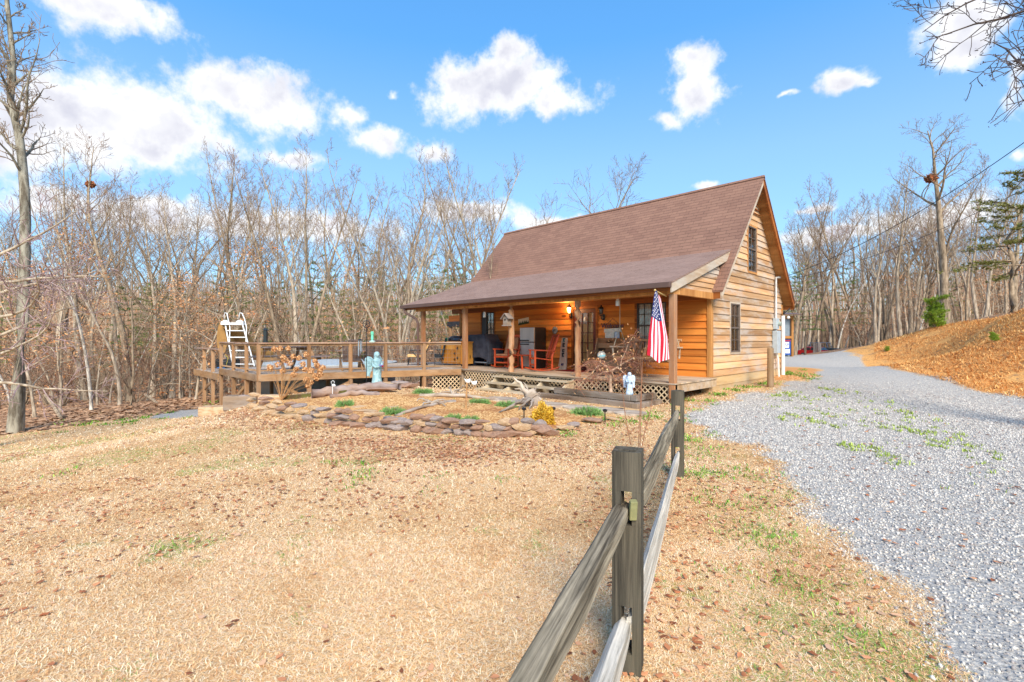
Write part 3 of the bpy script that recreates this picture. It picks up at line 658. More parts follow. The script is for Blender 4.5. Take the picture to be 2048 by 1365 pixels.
for k in range(7):
    y0, y1 = -2.3, .0; zz = 2.745 + k * .13; ys = PE + (zz + .13 + .10 - PEZ) / ((PHZ - PEZ) / (PH - PE))
    m.rnd(rnd.random()); m.hexa([(.10, max(-2.36, ys - .35), zz), (.13, max(-2.36, ys - .35), zz), (.13, .28, zz), (.10, .28, zz), (.085, max(-2.3, ys), zz + .128), (.105, max(-2.3, ys), zz + .128), (.105, .28, zz + .128), (.085, .28, zz + .128)])
m.build('gable_boards', M_side_y, pr)
m = MB(); m.rnd(.6); m.box(-10.3, .07, -2.3, -.05, 2.765, 2.79); m.build('ceiling', M_soffit, pr)
m = MB(); m.rnd(.75); m.box(-10.2, .15, -2.31, -2.2, 2.60, 2.764); m.rnd(.6); m.box(.05, .15, -2.195, -.06, 2.60, 2.764); m.build('porch_beam', M_trim, pr, bevel=.004)
# porch floor, posts
m = MB(); y = -2.32; k = 0
while y < -.06:
    x = -10.1
    while x < .2:
        L = rnd.uniform(2, 4); m.rnd(rnd.random()); m.box(x, min(.2, x + L) - .003, y, min(y + .135, -.04), FL - .03, FL); x += L
    y += .14
pf = m.build('porch_floor', M_floor, house, bevel=.003)
m = MB(); m.rnd(.6); m.box(.12, .17, -2.26, -.02, FL - .22, FL - .035); m.rnd(.5); m.box(-10.05, .11, -2.28, -2.23, FL - .075, FL - .035); m.rnd(.4)
for x in (-10, -7.6, -5.1, -2.6, 0): m.box(x - .06, x + .06, -2.2, -2.08, -.5, FL - .03)
m.build('floor_frame', M_floor, house)
for x, y in ((.1, -2.24), (-7.33, -2.24), (-9.79, -2.24)):
    m = MB(); m.rnd(rnd.random()); m.box(x - .07, x + .07, y - .07, y + .07, FL - (.35 if x > 0 else 0), 2.60); m.build('porch_post', M_post_v, house, bevel=.006)
for x, y, rr_ in ((-2.6, -2.24, .085), (-5.12, -2.24, .09)):
    m = MB(); m.rnd(.6); zs = [FL + i * (2.60 - FL) / 14 for i in range(15)]
    m.tube([(x + rnd.uniform(-.008, .008), y + rnd.uniform(-.008, .008), q) for q in zs], [rr_ * rnd.uniform(.9, 1.08) for _ in zs], 10)
    m.build('porch_post', wood('peeled_cedar_log', srgb(190, 142, 100), srgb(110, 66, 42), Z_, 12, 3.5, .8, weather=srgb(176, 156, 136), bump=.8), house, smooth=True)
# lattice skirts
def lattice(p0, p1, z0a, z0b, z1, step=.14, w=.026, nrm=(0, -1, 0), name='lattice'):
    p0, p1 = Vector(p0), Vector(p1); L = (p1 - p0).length; u = (p1 - p0) / L; nrm = Vector(nrm); m = MB()
    for s, off in ((1, .0), (-1, .010)):
        q = -3.0
        while q < L + 3:
            lo_, hi_ = 0.0, 1.0; pts = []
            for i in range(60):              # clip the slat to the panel
                t = i / 59; z = z1 + (min(z0a, z0b) - z1) * t; x = q + s * (z1 - z)
                zb = z0a + (z0b - z0a) * min(1, max(0, x / L))
                if 0 <= x <= L and z >= zb: pts.append((x, z))
            if len(pts) > 2:
                a, b = pts[0], pts[-1]; m.rnd(rnd.random())
                m.beam(p0 + u * a[0] + Vector((0, 0, a[1])) + nrm * off, p0 + u * b[0] + Vector((0, 0, b[1])) + nrm * off, .009, w, up=u)
            q += step
    m.rnd(.6); return m.build(name, M_lattice, house)
lattice((-7.3, -2.26, 0), (-5.55, -2.26, 0), -.28, -.02, FL - .075)
lattice((-2.7, -2.26, 0), (.05, -2.26, 0), .05, .1, FL - .075)
m = MB(); m.box(-5.6, -2.65, -2.2, -2.14, -.05, FL - .08); m.box(-10, .05, -1.6, -1.55, -.9, FL - .04); m.build('skirt_shade_sheet', M_dark, house)  # near-black sheets stand in for the shade under the porch
lattice((-5.55, -2.22, 0), (-2.7, -2.22, 0), -.02, .05, FL - .08)

# windows and door
def _pane(g, b):
    n = g.n; out = n['Material Output']; tr = n.new('ShaderNodeBsdfTransparent'); gl = n.new('ShaderNodeBsdfGlossy'); gl.inputs['Roughness'].default_value = .02
    fr = n.new('ShaderNodeFresnel'); fr.inputs[0].default_value = 1.5; mx = n.new('ShaderNodeMixShader'); g.l.new(g.math('ADD', g.math('MULTIPLY', fr.outputs[0], .75), .01), mx.inputs[0]); g.l.new(tr.outputs[0], mx.inputs[1]); g.l.new(gl.outputs[0], mx.inputs[2]); g.l.new(mx.outputs[0], out.inputs['Surface'])
M_pane = newmat('clear_pane', _pane)
M_sash = plain('dark_bronze_sash', srgb(70, 58, 52), .5, .4)
M_sash2 = plain('grey_brown_sash', srgb(112, 96, 84), .6, .3)
M_blind = plain('brown_drape', srgb(134, 92, 58), .8, .2, scale=3, stretch=(8, 8, .2), alt=srgb(74, 50, 36))
def window(along, plane, out, op, cols, rows, sash, back, casing=None, cw=.07):
    u0, u1, z0, z1 = op; B = lambda mb, a0, a1, p0, p1, c0, c1: mb.box(a0, a1, min(p0, p1), max(p0, p1), c0, c1) if along == 'x' else mb.box(min(p0, p1), max(p0, p1), a0, a1, c0, c1)
    f = MB(); P = plane + out * .045; Q = plane - out * .05; s = .035
    for a0, a1, c0, c1 in ((u0, u0 + s, z0, z1), (u1 - s, u1, z0, z1), (u0 + s, u1 - s, z0, z0 + s), (u0 + s, u1 - s, z1 - s, z1)): B(f, a0, a1, Q, P, c0, c1)
    zm = (z0 + z1) / 2; B(f, u0 + s, u1 - s, Q + out * .01, P - out * .01, zm - .02, zm + .02)
    w = f.build('window', sash, house, bevel=.003)
    g_ = MB()
    for i in range(1, cols): a = u0 + (u1 - u0) * i / cols; B(g_, a - .008, a + .008, plane + out * .004, plane + out * .018, z0 + s, z1 - s)
    for j in range(1, rows):
        if j * 2 != rows: c = z0 + (z1 - z0) * j / rows; B(g_, u0 + s, u1 - s, plane + out * .003, plane + out * .016, c - .008, c + .008)
    g_.build('muntins', sash, w)
    q = MB(); B(q, u0 + s * .5, u1 - s * .5, plane - out * .006, plane + out * .0, z0 + s * .5, z1 - s * .5); q.build('pane', M_pane, w)
    q = MB(); N = 40; pp = plane - out * .022
    for i in range(N):
        a, b = u0 + .02 + (u1 - u0 - .04) * i / N, u0 + .02 + (u1 - u0 - .04) * (i + 1) / N; o1, o2 = .006 * math.sin(i * 1.9), .006 * math.sin((i + 1) * 1.9)
        if along == 'x': q.poly([(a, pp + o1, z0 + .01), (b, pp + o2, z0 + .01), (b, pp + o2, z1 - .01), (a, pp + o1, z1 - .01)])
        else: q.poly([(pp + o1, a, z0 + .01), (pp + o2, b, z0 + .01), (pp + o2, b, z1 - .01), (pp + o1, a, z1 - .01)])
    q.build('curtain', back, w)
    if casing:
        c = MB(); c.rnd(.7); P2 = plane + out * .04
        for a0, a1, c0, c1 in ((u0 - cw, u0, z0 - cw, z1 + cw), (u1, u1 + cw, z0 - cw, z1 + cw), (u0, u1, z1, z1 + cw), (u0, u1, z0 - cw, z0)): B(c, a0, a1, plane, P2, c0, c1)
        c.build('casing', casing, w)
    return w
window('x', 0, -1, WINR, 4, 4, M_sash, M_curtain, M_trim_dk)
window('x', 0, -1, (WINS[0] + .26, WINS[1], WINS[2], WINS[3]), 2, 4, M_sash, M_curtain)
m = MB(); m.box(WINS[0] + .02, WINS[0] + .255, -.03, .02, WINS[2], WINS[3]); w_ = m.build('window_screen', M_black, house)
for bx in ((WINS[0] - .05, WINS[0] + .015), (WINS[1] + .005, WINS[1] + .07)):
    m = MB(); m.box(bx[0], bx[1], -.04, .02, WINS[2] - .05, WINS[3] + .05); m.build('casing', M_trim_dk, house)
window('y', 0, 1, GW1, 2, 4, M_sash2, M_blind, M_rake, .06)
window('y', 0, 1, GW2, 2, 4, M_sash2, M_blind, M_trim, .06)
m = MB(); u0, u1, z0, z1 = DOOR; m.box(u0 - .08, u0, -.045, .06, FL, z1 + .08); m.box(u1, u1 + .08, -.045, .06, FL, z1 + .08); m.box(u0, u1, -.045, .06, z1, z1 + .08); m.build('door_frame', M_trim_dk, house)
M_door = plain('dark_red_door_paint', srgb(92, 38, 24), .5, .4)
m = MB(); fw = .11
for a in ((u0 + .01, u0 + fw, FL + .01, z1 - .01), (u1 - fw, u1 - .01, FL + .01, z1 - .01), (u0 + fw, u1 - fw, z1 - .13, z1 - .01), (u0 + fw, u1 - fw, FL + .01, FL + .24)): m.box(a[0], a[1], -.02, .03, a[2], a[3])
for i in (1, 2): x = u0 + fw + (u1 - u0 - 2 * fw) * i / 3; m.box(x - .011, x + .011, -.016, .02, FL + .24, z1 - .13)
for j in range(1, 5): z = FL + .24 + (z1 - .37 - FL) * j / 5; m.box(u0 + fw, u1 - fw, -.014, .018, z - .011, z + .011)
dr_ = m.build('door', M_door, house)
m = MB(); m.box(u0 + fw, u1 - fw, .002, .006, FL + .24, z1 - .13); m.build('pane', M_pane, dr_)
m = MB(); m.box(u0 + fw, u1 - fw, .02, .024, FL + .24, z1 - .13); m.build('curtain', plain('tan_door_curtain', srgb(206, 166, 106), .6, .3, scale=2, stretch=(12, 1, .1), alt=srgb(164, 124, 72)), dr_)
m = MB(); m.tube([(u1 - .06, -.02, 1.55), (u1 - .06, -.07, 1.55), (u1 - .16, -.07, 1.54)], .012, 6); m.build('handle', M_black, dr_)
m = MB(); m.lathe((-4.02, -.03, 2.2), [(.001, -.06), (.035, -.04), (.04, .0), (.03, .06), (.001, .075)], 10, fy=.35); m.build('door_hanger', M_white, dr_)
m = MB(); zv = 5.42                           # louvred vent under the ridge
for k in range(4):
    z = zv + k * .13; hw = (RZ - .2 - z) / SLP * .98; m.hexa([(.03, RY - hw, z), (.075, RY - hw, z - .02), (.075, RY + hw, z - .02), (.03, RY + hw, z), (.03, RY - hw + .03, z + .02), (.075, RY - hw + .03, z), (.075, RY + hw - .03, z), (.03, RY + hw - .03, z + .02)])
m.build('gable_vent', M_trim_dk, house)
# wall lanterns
def _lamp(g, b):
    b.inputs['Base Color'].default_value = (1, .6, .25, 1); b.inputs['Emission Color'].default_value = (1, .55, .16, 1); b.inputs['Emission Strength'].default_value = 5
M_lit = newmat('lit_lamp_glass', _lamp)
for px, py, lit in ((1139, 620, 1), (1203, 623, 0)):
    x, z = on_y(px, py, -.15); y = -.17
    m = MB(); m.lathe((x, y, z), [(.05, -.14), (.06, -.12), (.03, -.11)], 8); m.lathe((x, y, z), [(.09, .07), (.075, .1), (.03, .15), (.012, .2)], 8)
    for k in range(4): w_ = k * math.pi / 2; m.tube([(x + .05 * math.cos(w_), y + .05 * math.sin(w_), z - .12), (x + .085 * math.cos(w_), y + .085 * math.sin(w_), z + .08)], .006, 4)
    m.tube([(x, y, z - .14), (x + .0, y + .02, z - .24), (x + .0, y + .1, z - .27), (x, -.04, z - .16)], .014, 6); m.lathe((x, -.045, z - .18), [(.001, -.1), (.05, -.08), (.05, .08), (.001, .1)], 8, fy=.3)
    la = m.build('wall_lantern', M_black, house); la['label'] = 'black lantern, lit' if lit else 'black lantern, unlit'
    m = MB(); m.lathe((x, y, z), [(.035, -.10), (.055, -.02), (.06, .065)], 8); m.build('lamp_glass', M_lit if lit else plain('smoked_lamp_glass', (.1, .1, .1), .1, .6), la)
    if lit:
        pl = bpy.data.lights.new('lantern_light', 'POINT'); pl.energy = 10; pl.color = (1, .62, .28); pl.shadow_soft_size = .06
        po = bpy.data.objects.new('lantern_light', pl); scene.collection.objects.link(po); po.location = (x, y - .14, z + .02)
# service mast, meter, floodlight, white corner pipe
yc = on_x(1551, 640, .08)[0]
m = MB(); zt = on_x(1551, 560, .08)[1]; m.tube([(.09, yc, 1.7), (.09, yc, zt), (.09, yc + .03, zt + .06), (.16, yc + .25, zt + .1)], .035, 8); m.build('service_mast', plain('pale_conduit', srgb(196, 192, 186), .5), house, smooth=True)
za, zb = on_x(1549, 659, .1)[1], on_x(1549, 637, .1)[1]; m = MB(); m.box(.04, .16, yc - .14, yc + .12, za, zb); mt = m.build('meter_box', M_pvc, house, bevel=.01)
m = MB(); m.tube([(.16, yc + .04, (za + zb) / 2), (.25, yc + .04, (za + zb) / 2)], .07, 12); m.build('meter_dial', plain('meter_glass', (.4, .45, .38), .1, .6), mt)
zc, zd = on_x(1549, 707, .1)[1], on_x(1549, 662, .1)[1]; m = MB(); m.box(.04, .2, yc - .2, yc + .16, zc, zd); m.build('breaker_box', M_pvc, house, bevel=.012)
m = MB(); m.tube([(.1, yc + .05, zc), (.12, yc + .12, .9), (.12, yc + .22, .3)], .03, 8); m.rnd(.2); m.build('conduit', M_white, house)
yp = on_x(1566, 680, .1)[0]; m = MB(); m.tube([(.1, yp, .35), (.1, yp, on_x(1566, 632, .1)[1])], .06, 8); dp = m.build('corner_pipe', M_white, house)
zf = on_x(1566, 622, .15)[1]; m = MB(); m.beam((.14, yp, zf - .08), (.3, yp + .05, zf + .08), .2, .03); m.tube([(.12, yp, zf - .12), (.14, yp, zf)], .03, 6); m.build('floodlight', M_black, house)
m = MB(); m.ball((.24, yp + .1, zf - .22), .05, 8); m.build('security_camera', M_white, house)

# ------------------------------------------------------------------ steps, planter, paving
st = thing('porch_steps', 'three grey weathered board steps up to the cabin porch', 'steps', (-4.1, -2.7, 0))
for k in range(3):
    z = FL - .17 * (k + .55) - .02; y = -2.34 - .3 * k; xl = 1.45 + .05 * k
    m = MB(); m.rnd(rnd.random()); m.box(-xl, xl, y - .16 + 2.7, y + .0 + 2.7, z - .04, z); m.rnd(rnd.random()); m.box(-xl, xl, y - .33 + 2.7, y - .165 + 2.7, z - .04, z); m.build('tread', M_step, st, bevel=.004)
for x in (-1.35, -.45, .5, 1.38):
    m = MB(); m.rnd(.4); m.prism([(x, .4, FL - .08), (x, .4, 0), (x, -.62, 0), (x, -.62, .1), (x, -.22, .22), (x, .1, .4)], (.05, 0, 0)); m.build('stringer', M_step, st)
pl_ = thing('timber_planter', 'stacked old landscape timber bed in front of the porch corner', 'planter', (-1.4, -2.8, 0))
def timber(x0, x1, y0, y1, z0, z1, mat):
    m = MB(); m.rnd(rnd.random()); m.box(x0 + 1.4, x1 + 1.4, y0 + 2.8, y1 + 2.8, z0, z1); return m.build('timber', mat, pl_, bevel=.012)
timber(-2.62, -.42, -3.2, -3.05, .21, .35, M_timber); timber(-.41, -.26, -3.2, -2.32, .215, .345, M_timber)
timber(-3.05, -.3, -3.38, -3.22, .07, .205, M_timber); timber(-.29, -.13, -3.38, -2.3, .07, .2, M_timber)
timber(-3.15, -.36, -3.62, -3.45, -.06, .09, M_timber_dk); timber(-.2, -.02, -3.5, -2.5, -.06, .04, M_timber)
m = MB(); m.box(-1.2, 1.0, -.26, .45, .0, .27); m.build('soil', newmat('planter_chips', lambda g, b: g.put(b.inputs['Base Color'], g.ramp(g.sep(g.voro(g.tc(), 40))[0], [(0, srgb(196, 142, 86)), (.4, srgb(230, 186, 126)), (.8, srgb(150, 100, 60)), (1, srgb(240, 208, 156))], 'CONSTANT')), .95), pl_)
slabs = [(1000, 800, .9), (1050, 806, .9), (1105, 811, .8), (1160, 817, .8), (1215, 822, .7), (940, 803, .8), (885, 804, .7), (1260, 828, .7)]
M_pave = plain('pale_flagstone', srgb(196, 180, 160), .9, .2, scale=5, bump=.5, bscale=30, alt=srgb(150, 130, 112))
for i, (px, py, r_) in enumerate(slabs):
    c = GP(px, py); m = MB(); n = 9; ph = rnd.random() * 6
    pts = [(r_ * .5 * rnd.uniform(.82, 1.1) * math.cos(ph + 6.283 * k / n) * 1.1, r_ * .42 * rnd.uniform(.82, 1.1) * math.sin(ph + 6.283 * k / n), -.03) for k in range(n)]
    m.prism(pts, (0, 0, .07)); o = m.build('flagstone', M_pave, bevel=.012, loc=c); o.rotation_euler = (0, 0, TH * .2)
    tag(o, 'pale flat flagstone in the path below the porch steps', 'paving stone', 'flagstones below the steps')

# ------------------------------------------------------------------ deck
C1, C2, J = Vector((-9.46, -8.02)), Vector((-13.3, -8.02)), Vector((-7.42, -2.36))
PC, PR = Vector((-14.2, -3.8)), 2.6
arc = [PC + (PR + .03) * Vector((math.cos(w_), math.sin(w_))) for w_ in [R(40 - 115 * k / 22) for k in range(23)]]
outline = [C2, C1, J, Vector((-10.12, -2.36)), Vector((-10.12, .5)), Vector((-11.2, .5))] + arc
deck = thing('wooden_deck', 'raised wooden deck with post railing around a pool beside the cabin', 'deck', (-10, -6, 0)); DO = Vector((-10, -6, 0))
def inpoly2(p, poly):
    c = False; n = len(poly)
    for i in range(n):
        a, b = poly[i], poly[(i + 1) % n]
        if (a.y > p[1]) != (b.y > p[1]) and p[0] < (b.x - a.x) * (p[1] - a.y) / (b.y - a.y) + a.x: c = not c
    return c
m = MB(); x = -14.0                           # boards run along y, cut at the outline
while x < -7.3:
    ys = [y_ / 100 for y_ in range(-810, 60, 4)]; run = None
    for y_ in ys + [99]:
        ok = y_ < 50 and inpoly2((x + .07, y_), outline)
        if ok and run is None: run = y_
        if not ok and run is not None:
            if last - run > .1: m.rnd(rnd.random()); m.box(x + 10, x + .136 + 10, run - .02 + 6, last + .02 + 6, FL - .03, FL)
            run = None
        last = y_
    x += .14
m.build('deck_floor', M_deckfloor, deck)
m = MB()
def fas(p, q, z0, z1, w=.04):
    m.rnd(rnd.random()); m.beam((p.x + 10, p.y + 6, (z0 + z1) / 2), (q.x + 10, q.y + 6, (z0 + z1) / 2), w, z1 - z0)
nrm = Vector((C1 - J).normalized()); out = Vector((-nrm.y, nrm.x)); out = out if out.dot(Vector((1, -1))) > 0 else -out
fas(C2 + Vector((0, -.05)), C1 + Vector((.02, -.05)), FL - .2, FL - .005); fas(C1 + out * .05, J + out * .05, FL - .2, FL - .005); fas(C2 + Vector((-.02, 0)), C2 + Vector((-.02, 1.0)), FL - .2, FL - .005)
for k in range(12): y_ = -7.4 + k * .6; m.rnd(.2); m.beam((-12.8 + 10 if y_ < -6.8 else .5, y_ + 6, FL - .13), (min(-7.6, -9.6 + (y_ + 8) * .36) + 10, y_ + 6, FL - .13), .045, .18)
m.build('deck_frame', M_decklum, deck)
def along(p, q, px):                          # the point of a plan line seen at a pixel column
    t = (px - CXP) / FPX; A_ = AD(p.x, p.y); B_ = AD(q.x, q.y)
    s = (t * A_[1] - A_[0]) / ((B_[0] - A_[0]) - t * (B_[1] - A_[1])); return p + (q - p) * s
def upright(p, z0, z1, w=.09, foot=None):
    m = MB(); m.rnd(rnd.random()); m.box(p.x + 10 - w / 2, p.x + 10 + w / 2, p.y + 6 - w / 2, p.y + 6 + w / 2, z0, z1); o = m.build('deck_post', M_deckpost, deck, bevel=.004)
    if foot: m = MB(); m.box(p.x + 10 - .16, p.x + 10 + .16, p.y + 6 - .16, p.y + 6 + .16, z0 - .08, z0 + .05); m.build('footing', M_stoneB, o, bevel=.015)
RT = FL + .9
front = [along(C1, J, px) for px in (618, 701, 771, 848)]
side = [along(C1, C2, px) for px in (493, 467)]
for p in [C1, C2] + front + side: upright(p + Vector((0, 0)), FL - .21, RT - .045)
for p, px, py in ((C1, 520, 796), (C2, 442, 814), (front[0], 618, 788), (front[1], 701, 768), (front[2], 771, 764), (front[3], 848, 775), (side[0], 493, 796), (side[1], 467, 808)):
    a_, d_ = AD(p.x, p.y); upright(p, max(-.9, EYE + (HYP - py) / FPX * d_ - .05), FL - .215, .1, True)
for p in (Vector((-11.8, -6.9)), Vector((-12.6, -7.3)), Vector((-10.4, -5.6)), Vector((-9.6, -4.4))): upright(p, -.8, FL - .2, .1)
m = MB(); ex = lambda p, z: (p.x + 10, p.y + 6, z)
for p, q in ((C2, C1), (C1, J)):
    m.rnd(rnd.random()); m.beam(ex(p, RT - .02), ex(q, RT - .02), .14, .038)
m.build('top_rail', M_railtop, deck, bevel=.004)
m = MB()
for p, q in ((C2, C1), (C1, J)): m.rnd(rnd.random()); m.beam(ex(p, FL + .1), ex(q, FL + .1), .05, .04); m.beam(ex(p, RT - .075), ex(q, RT - .075), .045, .06)
m.build('rail_frame', M_decklum, deck)
m = MB()                                      # wire mesh panels
for p, q in ((C2, C1), (C1, J)):
    L = (q - p).length; n = int(L / .15)
    for k in range(n): c = p + (q - p) * k / n; m.tube([ex(c, FL + .1), ex(c, RT - .09)], .0022, 3, False)
    for k in range(1, 5): m.tube([ex(p, FL + .1 + k * .14), ex(q, FL + .1 + k * .14)], .0022, 3, False)
m.build('wire_panel', M_metal, deck)
m = MB()                                      # diagonal braces
for p, q, za, zb in ((side[1], side[0], -.35, .2), (front[1] + Vector((-.5, -.6)), front[1], -.1, .28), (front[0], front[0] + Vector((-.9, -.6)), -.2, .25)):
    m.rnd(rnd.random()); m.beam(ex(p, za), ex(q, zb), .05, .09)
m.build('brace', M_decklum, deck)
_jl = along(C1, J, 864)
o_ = lattice((_jl.x, _jl.y, 0), (J.x - .03, J.y, 0), -.35, -.3, FL - .21, nrm=tuple(out) + (0,)); o_.parent = deck; o_.location = (10, 6, 0)
# lower landing at the deck's far end
ld = thing('deck_landing', 'small lower wooden landing with railing at the far end of the deck', 'landing', (-15.1, -7.4, 0)); LO = Vector((-15.1, -7.4))
LZ = .40; La, Lb = Vector((-17.0, -8.0)), Vector((-13.45, -8.0))
m = MB(); x = -17.0
while x < -13.45: m.rnd(rnd.random()); m.box(x - LO.x, x + .136 - LO.x, -.62, 1.0, LZ - .03, LZ); x += .14
m.build('deck_floor', M_deckfloor, ld)
m = MB(); m.rnd(.5); m.box(La.x - LO.x, Lb.x - LO.x, -.68, -.64, LZ - .24, LZ - .02); m.build('deck_frame', M_decklum, ld)
for px in (408, 425):
    p = along(La, Lb, px); m = MB(); m.rnd(rnd.random()); m.box(p.x - LO.x - .05, p.x - LO.x + .05, -.64, -.54, -.9, LZ + .8); m.build('deck_post', M_deckpost, ld, bevel=.004)
m = MB(); m.rnd(.7); m.beam((La.x - LO.x, -.6, LZ + .82), (Lb.x - LO.x, -.6, LZ + .82), .14, .038); m.build('top_rail', M_railtop, ld)
m = MB(); m.rnd(.4); m.beam((-1.6, -.58, -.6), (.9, -.58, .2), .04, .1); m.build('brace', M_decklum, ld)
# the pool inside the deck
pool = thing('swimming_pool', 'round above ground pool with white rim sunk within the deck', 'pool', (PC.x, PC.y, -.85))
m = MB(); m.lathe((0, 0, 0), [(PR, 0), (PR, 1.38)], 48); m.build('pool_wall', plain('grey_pool_wall', srgb(176, 172, 166), .5, .4, var=.1, scale=2), pool, smooth=True)
m = MB(); m.lathe((0, 0, 0), [(PR - .12, 1.40), (PR + .06, 1.38), (PR + .08, 1.47), (PR - .12, 1.49)], 48); m.build('pool_rim', M_pvc, pool)
m = MB(); m.lathe((0, 0, 0), [(PR - .13, 1.36), (PR - .13, 1.43), (.01, 1.40)], 48); m.build('pool_cover', plain('pale_blue_cover', srgb(140, 154, 184), .5, .4, var=.15, scale=2), pool)
# stone and timber edging at the deck's corner
for i, (px, py, sx, sy, sz, ml, lb) in enumerate(((445, 824, 1.1, .4, .16, M_stoneB, 'long pale stone slab below the left deck corner post'), (486, 813, .9, .4, .3, M_timber, 'mossy stacked timber block beside the left deck corner'), (500, 802, .5, .35, .26, M_stoneB, 'square cut stone block under the deck corner'), (545, 800, .7, .3, .14, M_stoneB, 'flat stone slab beside the deck corner post'))):
    c = GP(px, py); m = MB(); m.rnd(.5); m.box(-sx / 2, sx / 2, -sy / 2, sy / 2, -.1, sz); o = m.build('edging_block', ml, bevel=.03, loc=c); o.rotation_euler = (0, 0, TH + rnd.uniform(-.1, .1)); tag(o, lb, 'stone block')
a_, b_ = GP(570, 800), GP(690, 790); m = MB(); m.rnd(.3); m.beam((0, 0, .04), b_ - a_ + Vector((0, 0, .04)), .14, .14); o = m.build('edging_timber', plain('mossy_timber', srgb(104, 104, 52), .95, .1, scale=5, alt=srgb(88, 70, 50)), bevel=.015, loc=a_); tag(o, 'mossy green timber lying along the ground under the deck', 'timber')
# ------------------------------------------------------------------ things on the porch
def porch_at(px, py):
    x, y = on_z(px, py, FL); return x, y
# covered grill
gr = thing('covered_grill', 'large charcoal fabric covered barbecue grill standing on the porch', 'grill', (on_y(966, 700, -.7)[0], -.7, FL))
M_cover = plain('charcoal_cover_cloth', srgb(84, 84, 92), .75, .25, scale=3, alt=srgb(58, 58, 66), bump=.3, bscale=14)
prof = [(-.72, .28), (-.70, .62), (-.62, .86), (-.44, 1.15), (.42, 1.17), (.56, 1.02), (.66, .85), (.72, .5), (.74, .16), (.5, .3), (.2, .36), (-.3, .33)]
m = MB(); n = len(prof); layers = [(-.34, 1.0), (-.26, 1.03), (0, 1.03), (.26, 1.03), (.34, .98)]; b0 = 0
for yy, sc in layers:
    for i, (x, z) in enumerate(prof): m.v.append((x * sc + .012 * math.sin(i * 3 + yy * 9), yy + .02 * math.sin(i * 2.3), z if abs(yy) < .3 else z * .97))
for l in range(len(layers) - 1):
    for i in range(n): j = (i + 1) % n; m.face((l * n + i, l * n + j, (l + 1) * n + j, (l + 1) * n + i))
m.face(list(range(n))); m.face([(len(layers) - 1) * n + i for i in range(n)][::-1]); m.build('grill_cover', M_cover, gr, bevel=.02)
m = MB(); m.rnd(.4); m.box(-.5, .5, -.24, .24, .12, .16); m.box(-.45, .45, -.22, .22, .5, .54); m.build('shelf', M_metal, gr)
for x in (-.5, .48):
    m = MB(); m.box(x - .03, x + .03, -.2, .2, .1, .5); m.build('leg', M_pvc, gr)
for x in (-.45, .45):
    m = MB(); m.tube([(x, -.2, .06), (x + .05, -.2, .06)], .06, 10); m.build('wheel', M_black, gr)
# dark blue bin beside the post
bn = thing('storage_bin', 'tall dark blue bin squeezed between porch post and covered grill', 'bin', (-8.62, -.7, FL))
m = MB(); m.hexa([(-.24, -.24, 0), (.24, -.24, 0), (.24, .24, 0), (-.24, .24, 0), (-.29, -.29, .86), (.29, -.29, .86), (.29, .29, .86), (-.29, .29, .86)]); m.build('bin_body', plain('navy_plastic', srgb(30, 38, 58), .4, .5), bn, bevel=.02)
m = MB(); m.box(-.31, .31, -.31, .31, .86, .92); m.build('lid', plain('navy_lid', srgb(52, 64, 92), .4, .5), bn, bevel=.02)
# rocking chairs
def rocker(loc, rz, label, cushion):
    t = thing('rocking_chair', label, 'rocking chair', loc, rz, 'rocking chairs on the porch')   # faces -Y
    for x in (-.29, .29):
        m = MB(); m.rnd(rnd.random()); P = [(x, -.48 + .96 * k / 10, .035 + .35 * (k / 10 - .45) ** 2) for k in range(11)]
        m.tube(P, .024, 6); m.build('rocker', M_red, t, smooth=True)
        m = MB(); m.rnd(rnd.random()); m.tube([(x, -.3, .06), (x, -.3, .62)], .032, 8); m.tube([(x, -.3, .62), (x, -.3, .66)], .042, 8); m.build('leg', M_red, t)
        m = MB(); m.rnd(rnd.random()); m.tube([(x, .24, .07), (x, .24, .45), (x, .46, 1.12)], .03, 8); m.build('leg', M_red, t)
        m = MB(); m.rnd(rnd.random()); m.beam((x, -.36, .655), (x, .33, .63), .09, .03); m.build('arm', M_red, t, bevel=.006)
    m = MB()
    for k in range(6): m.rnd(rnd.random()); m.box(-.27, .27, -.3 + k * .095, -.22 + k * .095, .40 - k * .012, .425 - k * .012)
    m.build('seat', M_red, t)
    m = MB()
    for k in range(6): x = -.225 + k * .09; m.rnd(rnd.random()); m.hexa([(x - .032, .235, .40), (x + .032, .235, .40), (x + .032, .255, .40), (x - .032, .255, .40), (x - .032, .45, 1.08), (x + .032, .45, 1.08), (x + .032, .47, 1.08), (x - .032, .47, 1.08)])
    m.box(-.30, .30, .44, .48, 1.06, 1.14); m.build('backrest', M_red, t)
    m = MB()
    for q, w_ in (((-.3, -.3), .2), ((-.3, .24), .2)): m = MB(); m.tube([(-.29, q[1], w_), (.29, q[1], w_)], .028, 6); m.build('stretcher', M_red, t)
    m = MB(); m.tube([(-.29, -.3, .39), (.29, -.3, .39)], .03, 6); m.build('stretcher', M_red, t)
    if cushion:
        mc = plain('faded_tan_cushion', srgb(196, 142, 104), .9, .1, scale=4, alt=srgb(160, 108, 76))
        m = MB(); m.box(-.25, .25, -.3, .22, .43, .49); m.build('seat_cushion', mc, t, bevel=.025)
        m = MB(); m.hexa([(-.24, .13, .46), (.24, .13, .46), (.24, .22, .46), (-.24, .22, .46), (-.24, .33, 1.05), (.24, .33, 1.05), (.24, .43, 1.05), (-.24, .43, 1.05)]); m.build('back_cushion', mc, t, bevel=.025)
    return t
px_ = on_y(1012, 700, -1.05); rocker((px_[0] + .05, -1.05, FL), R(8), 'red rocking chair with faded tan cushions behind the log post', True)
px_ = on_y(1086, 700, -1.25); rocker((px_[0], -1.3, FL), R(-32), 'bare red slatted rocking chair next to the standing plank', False)
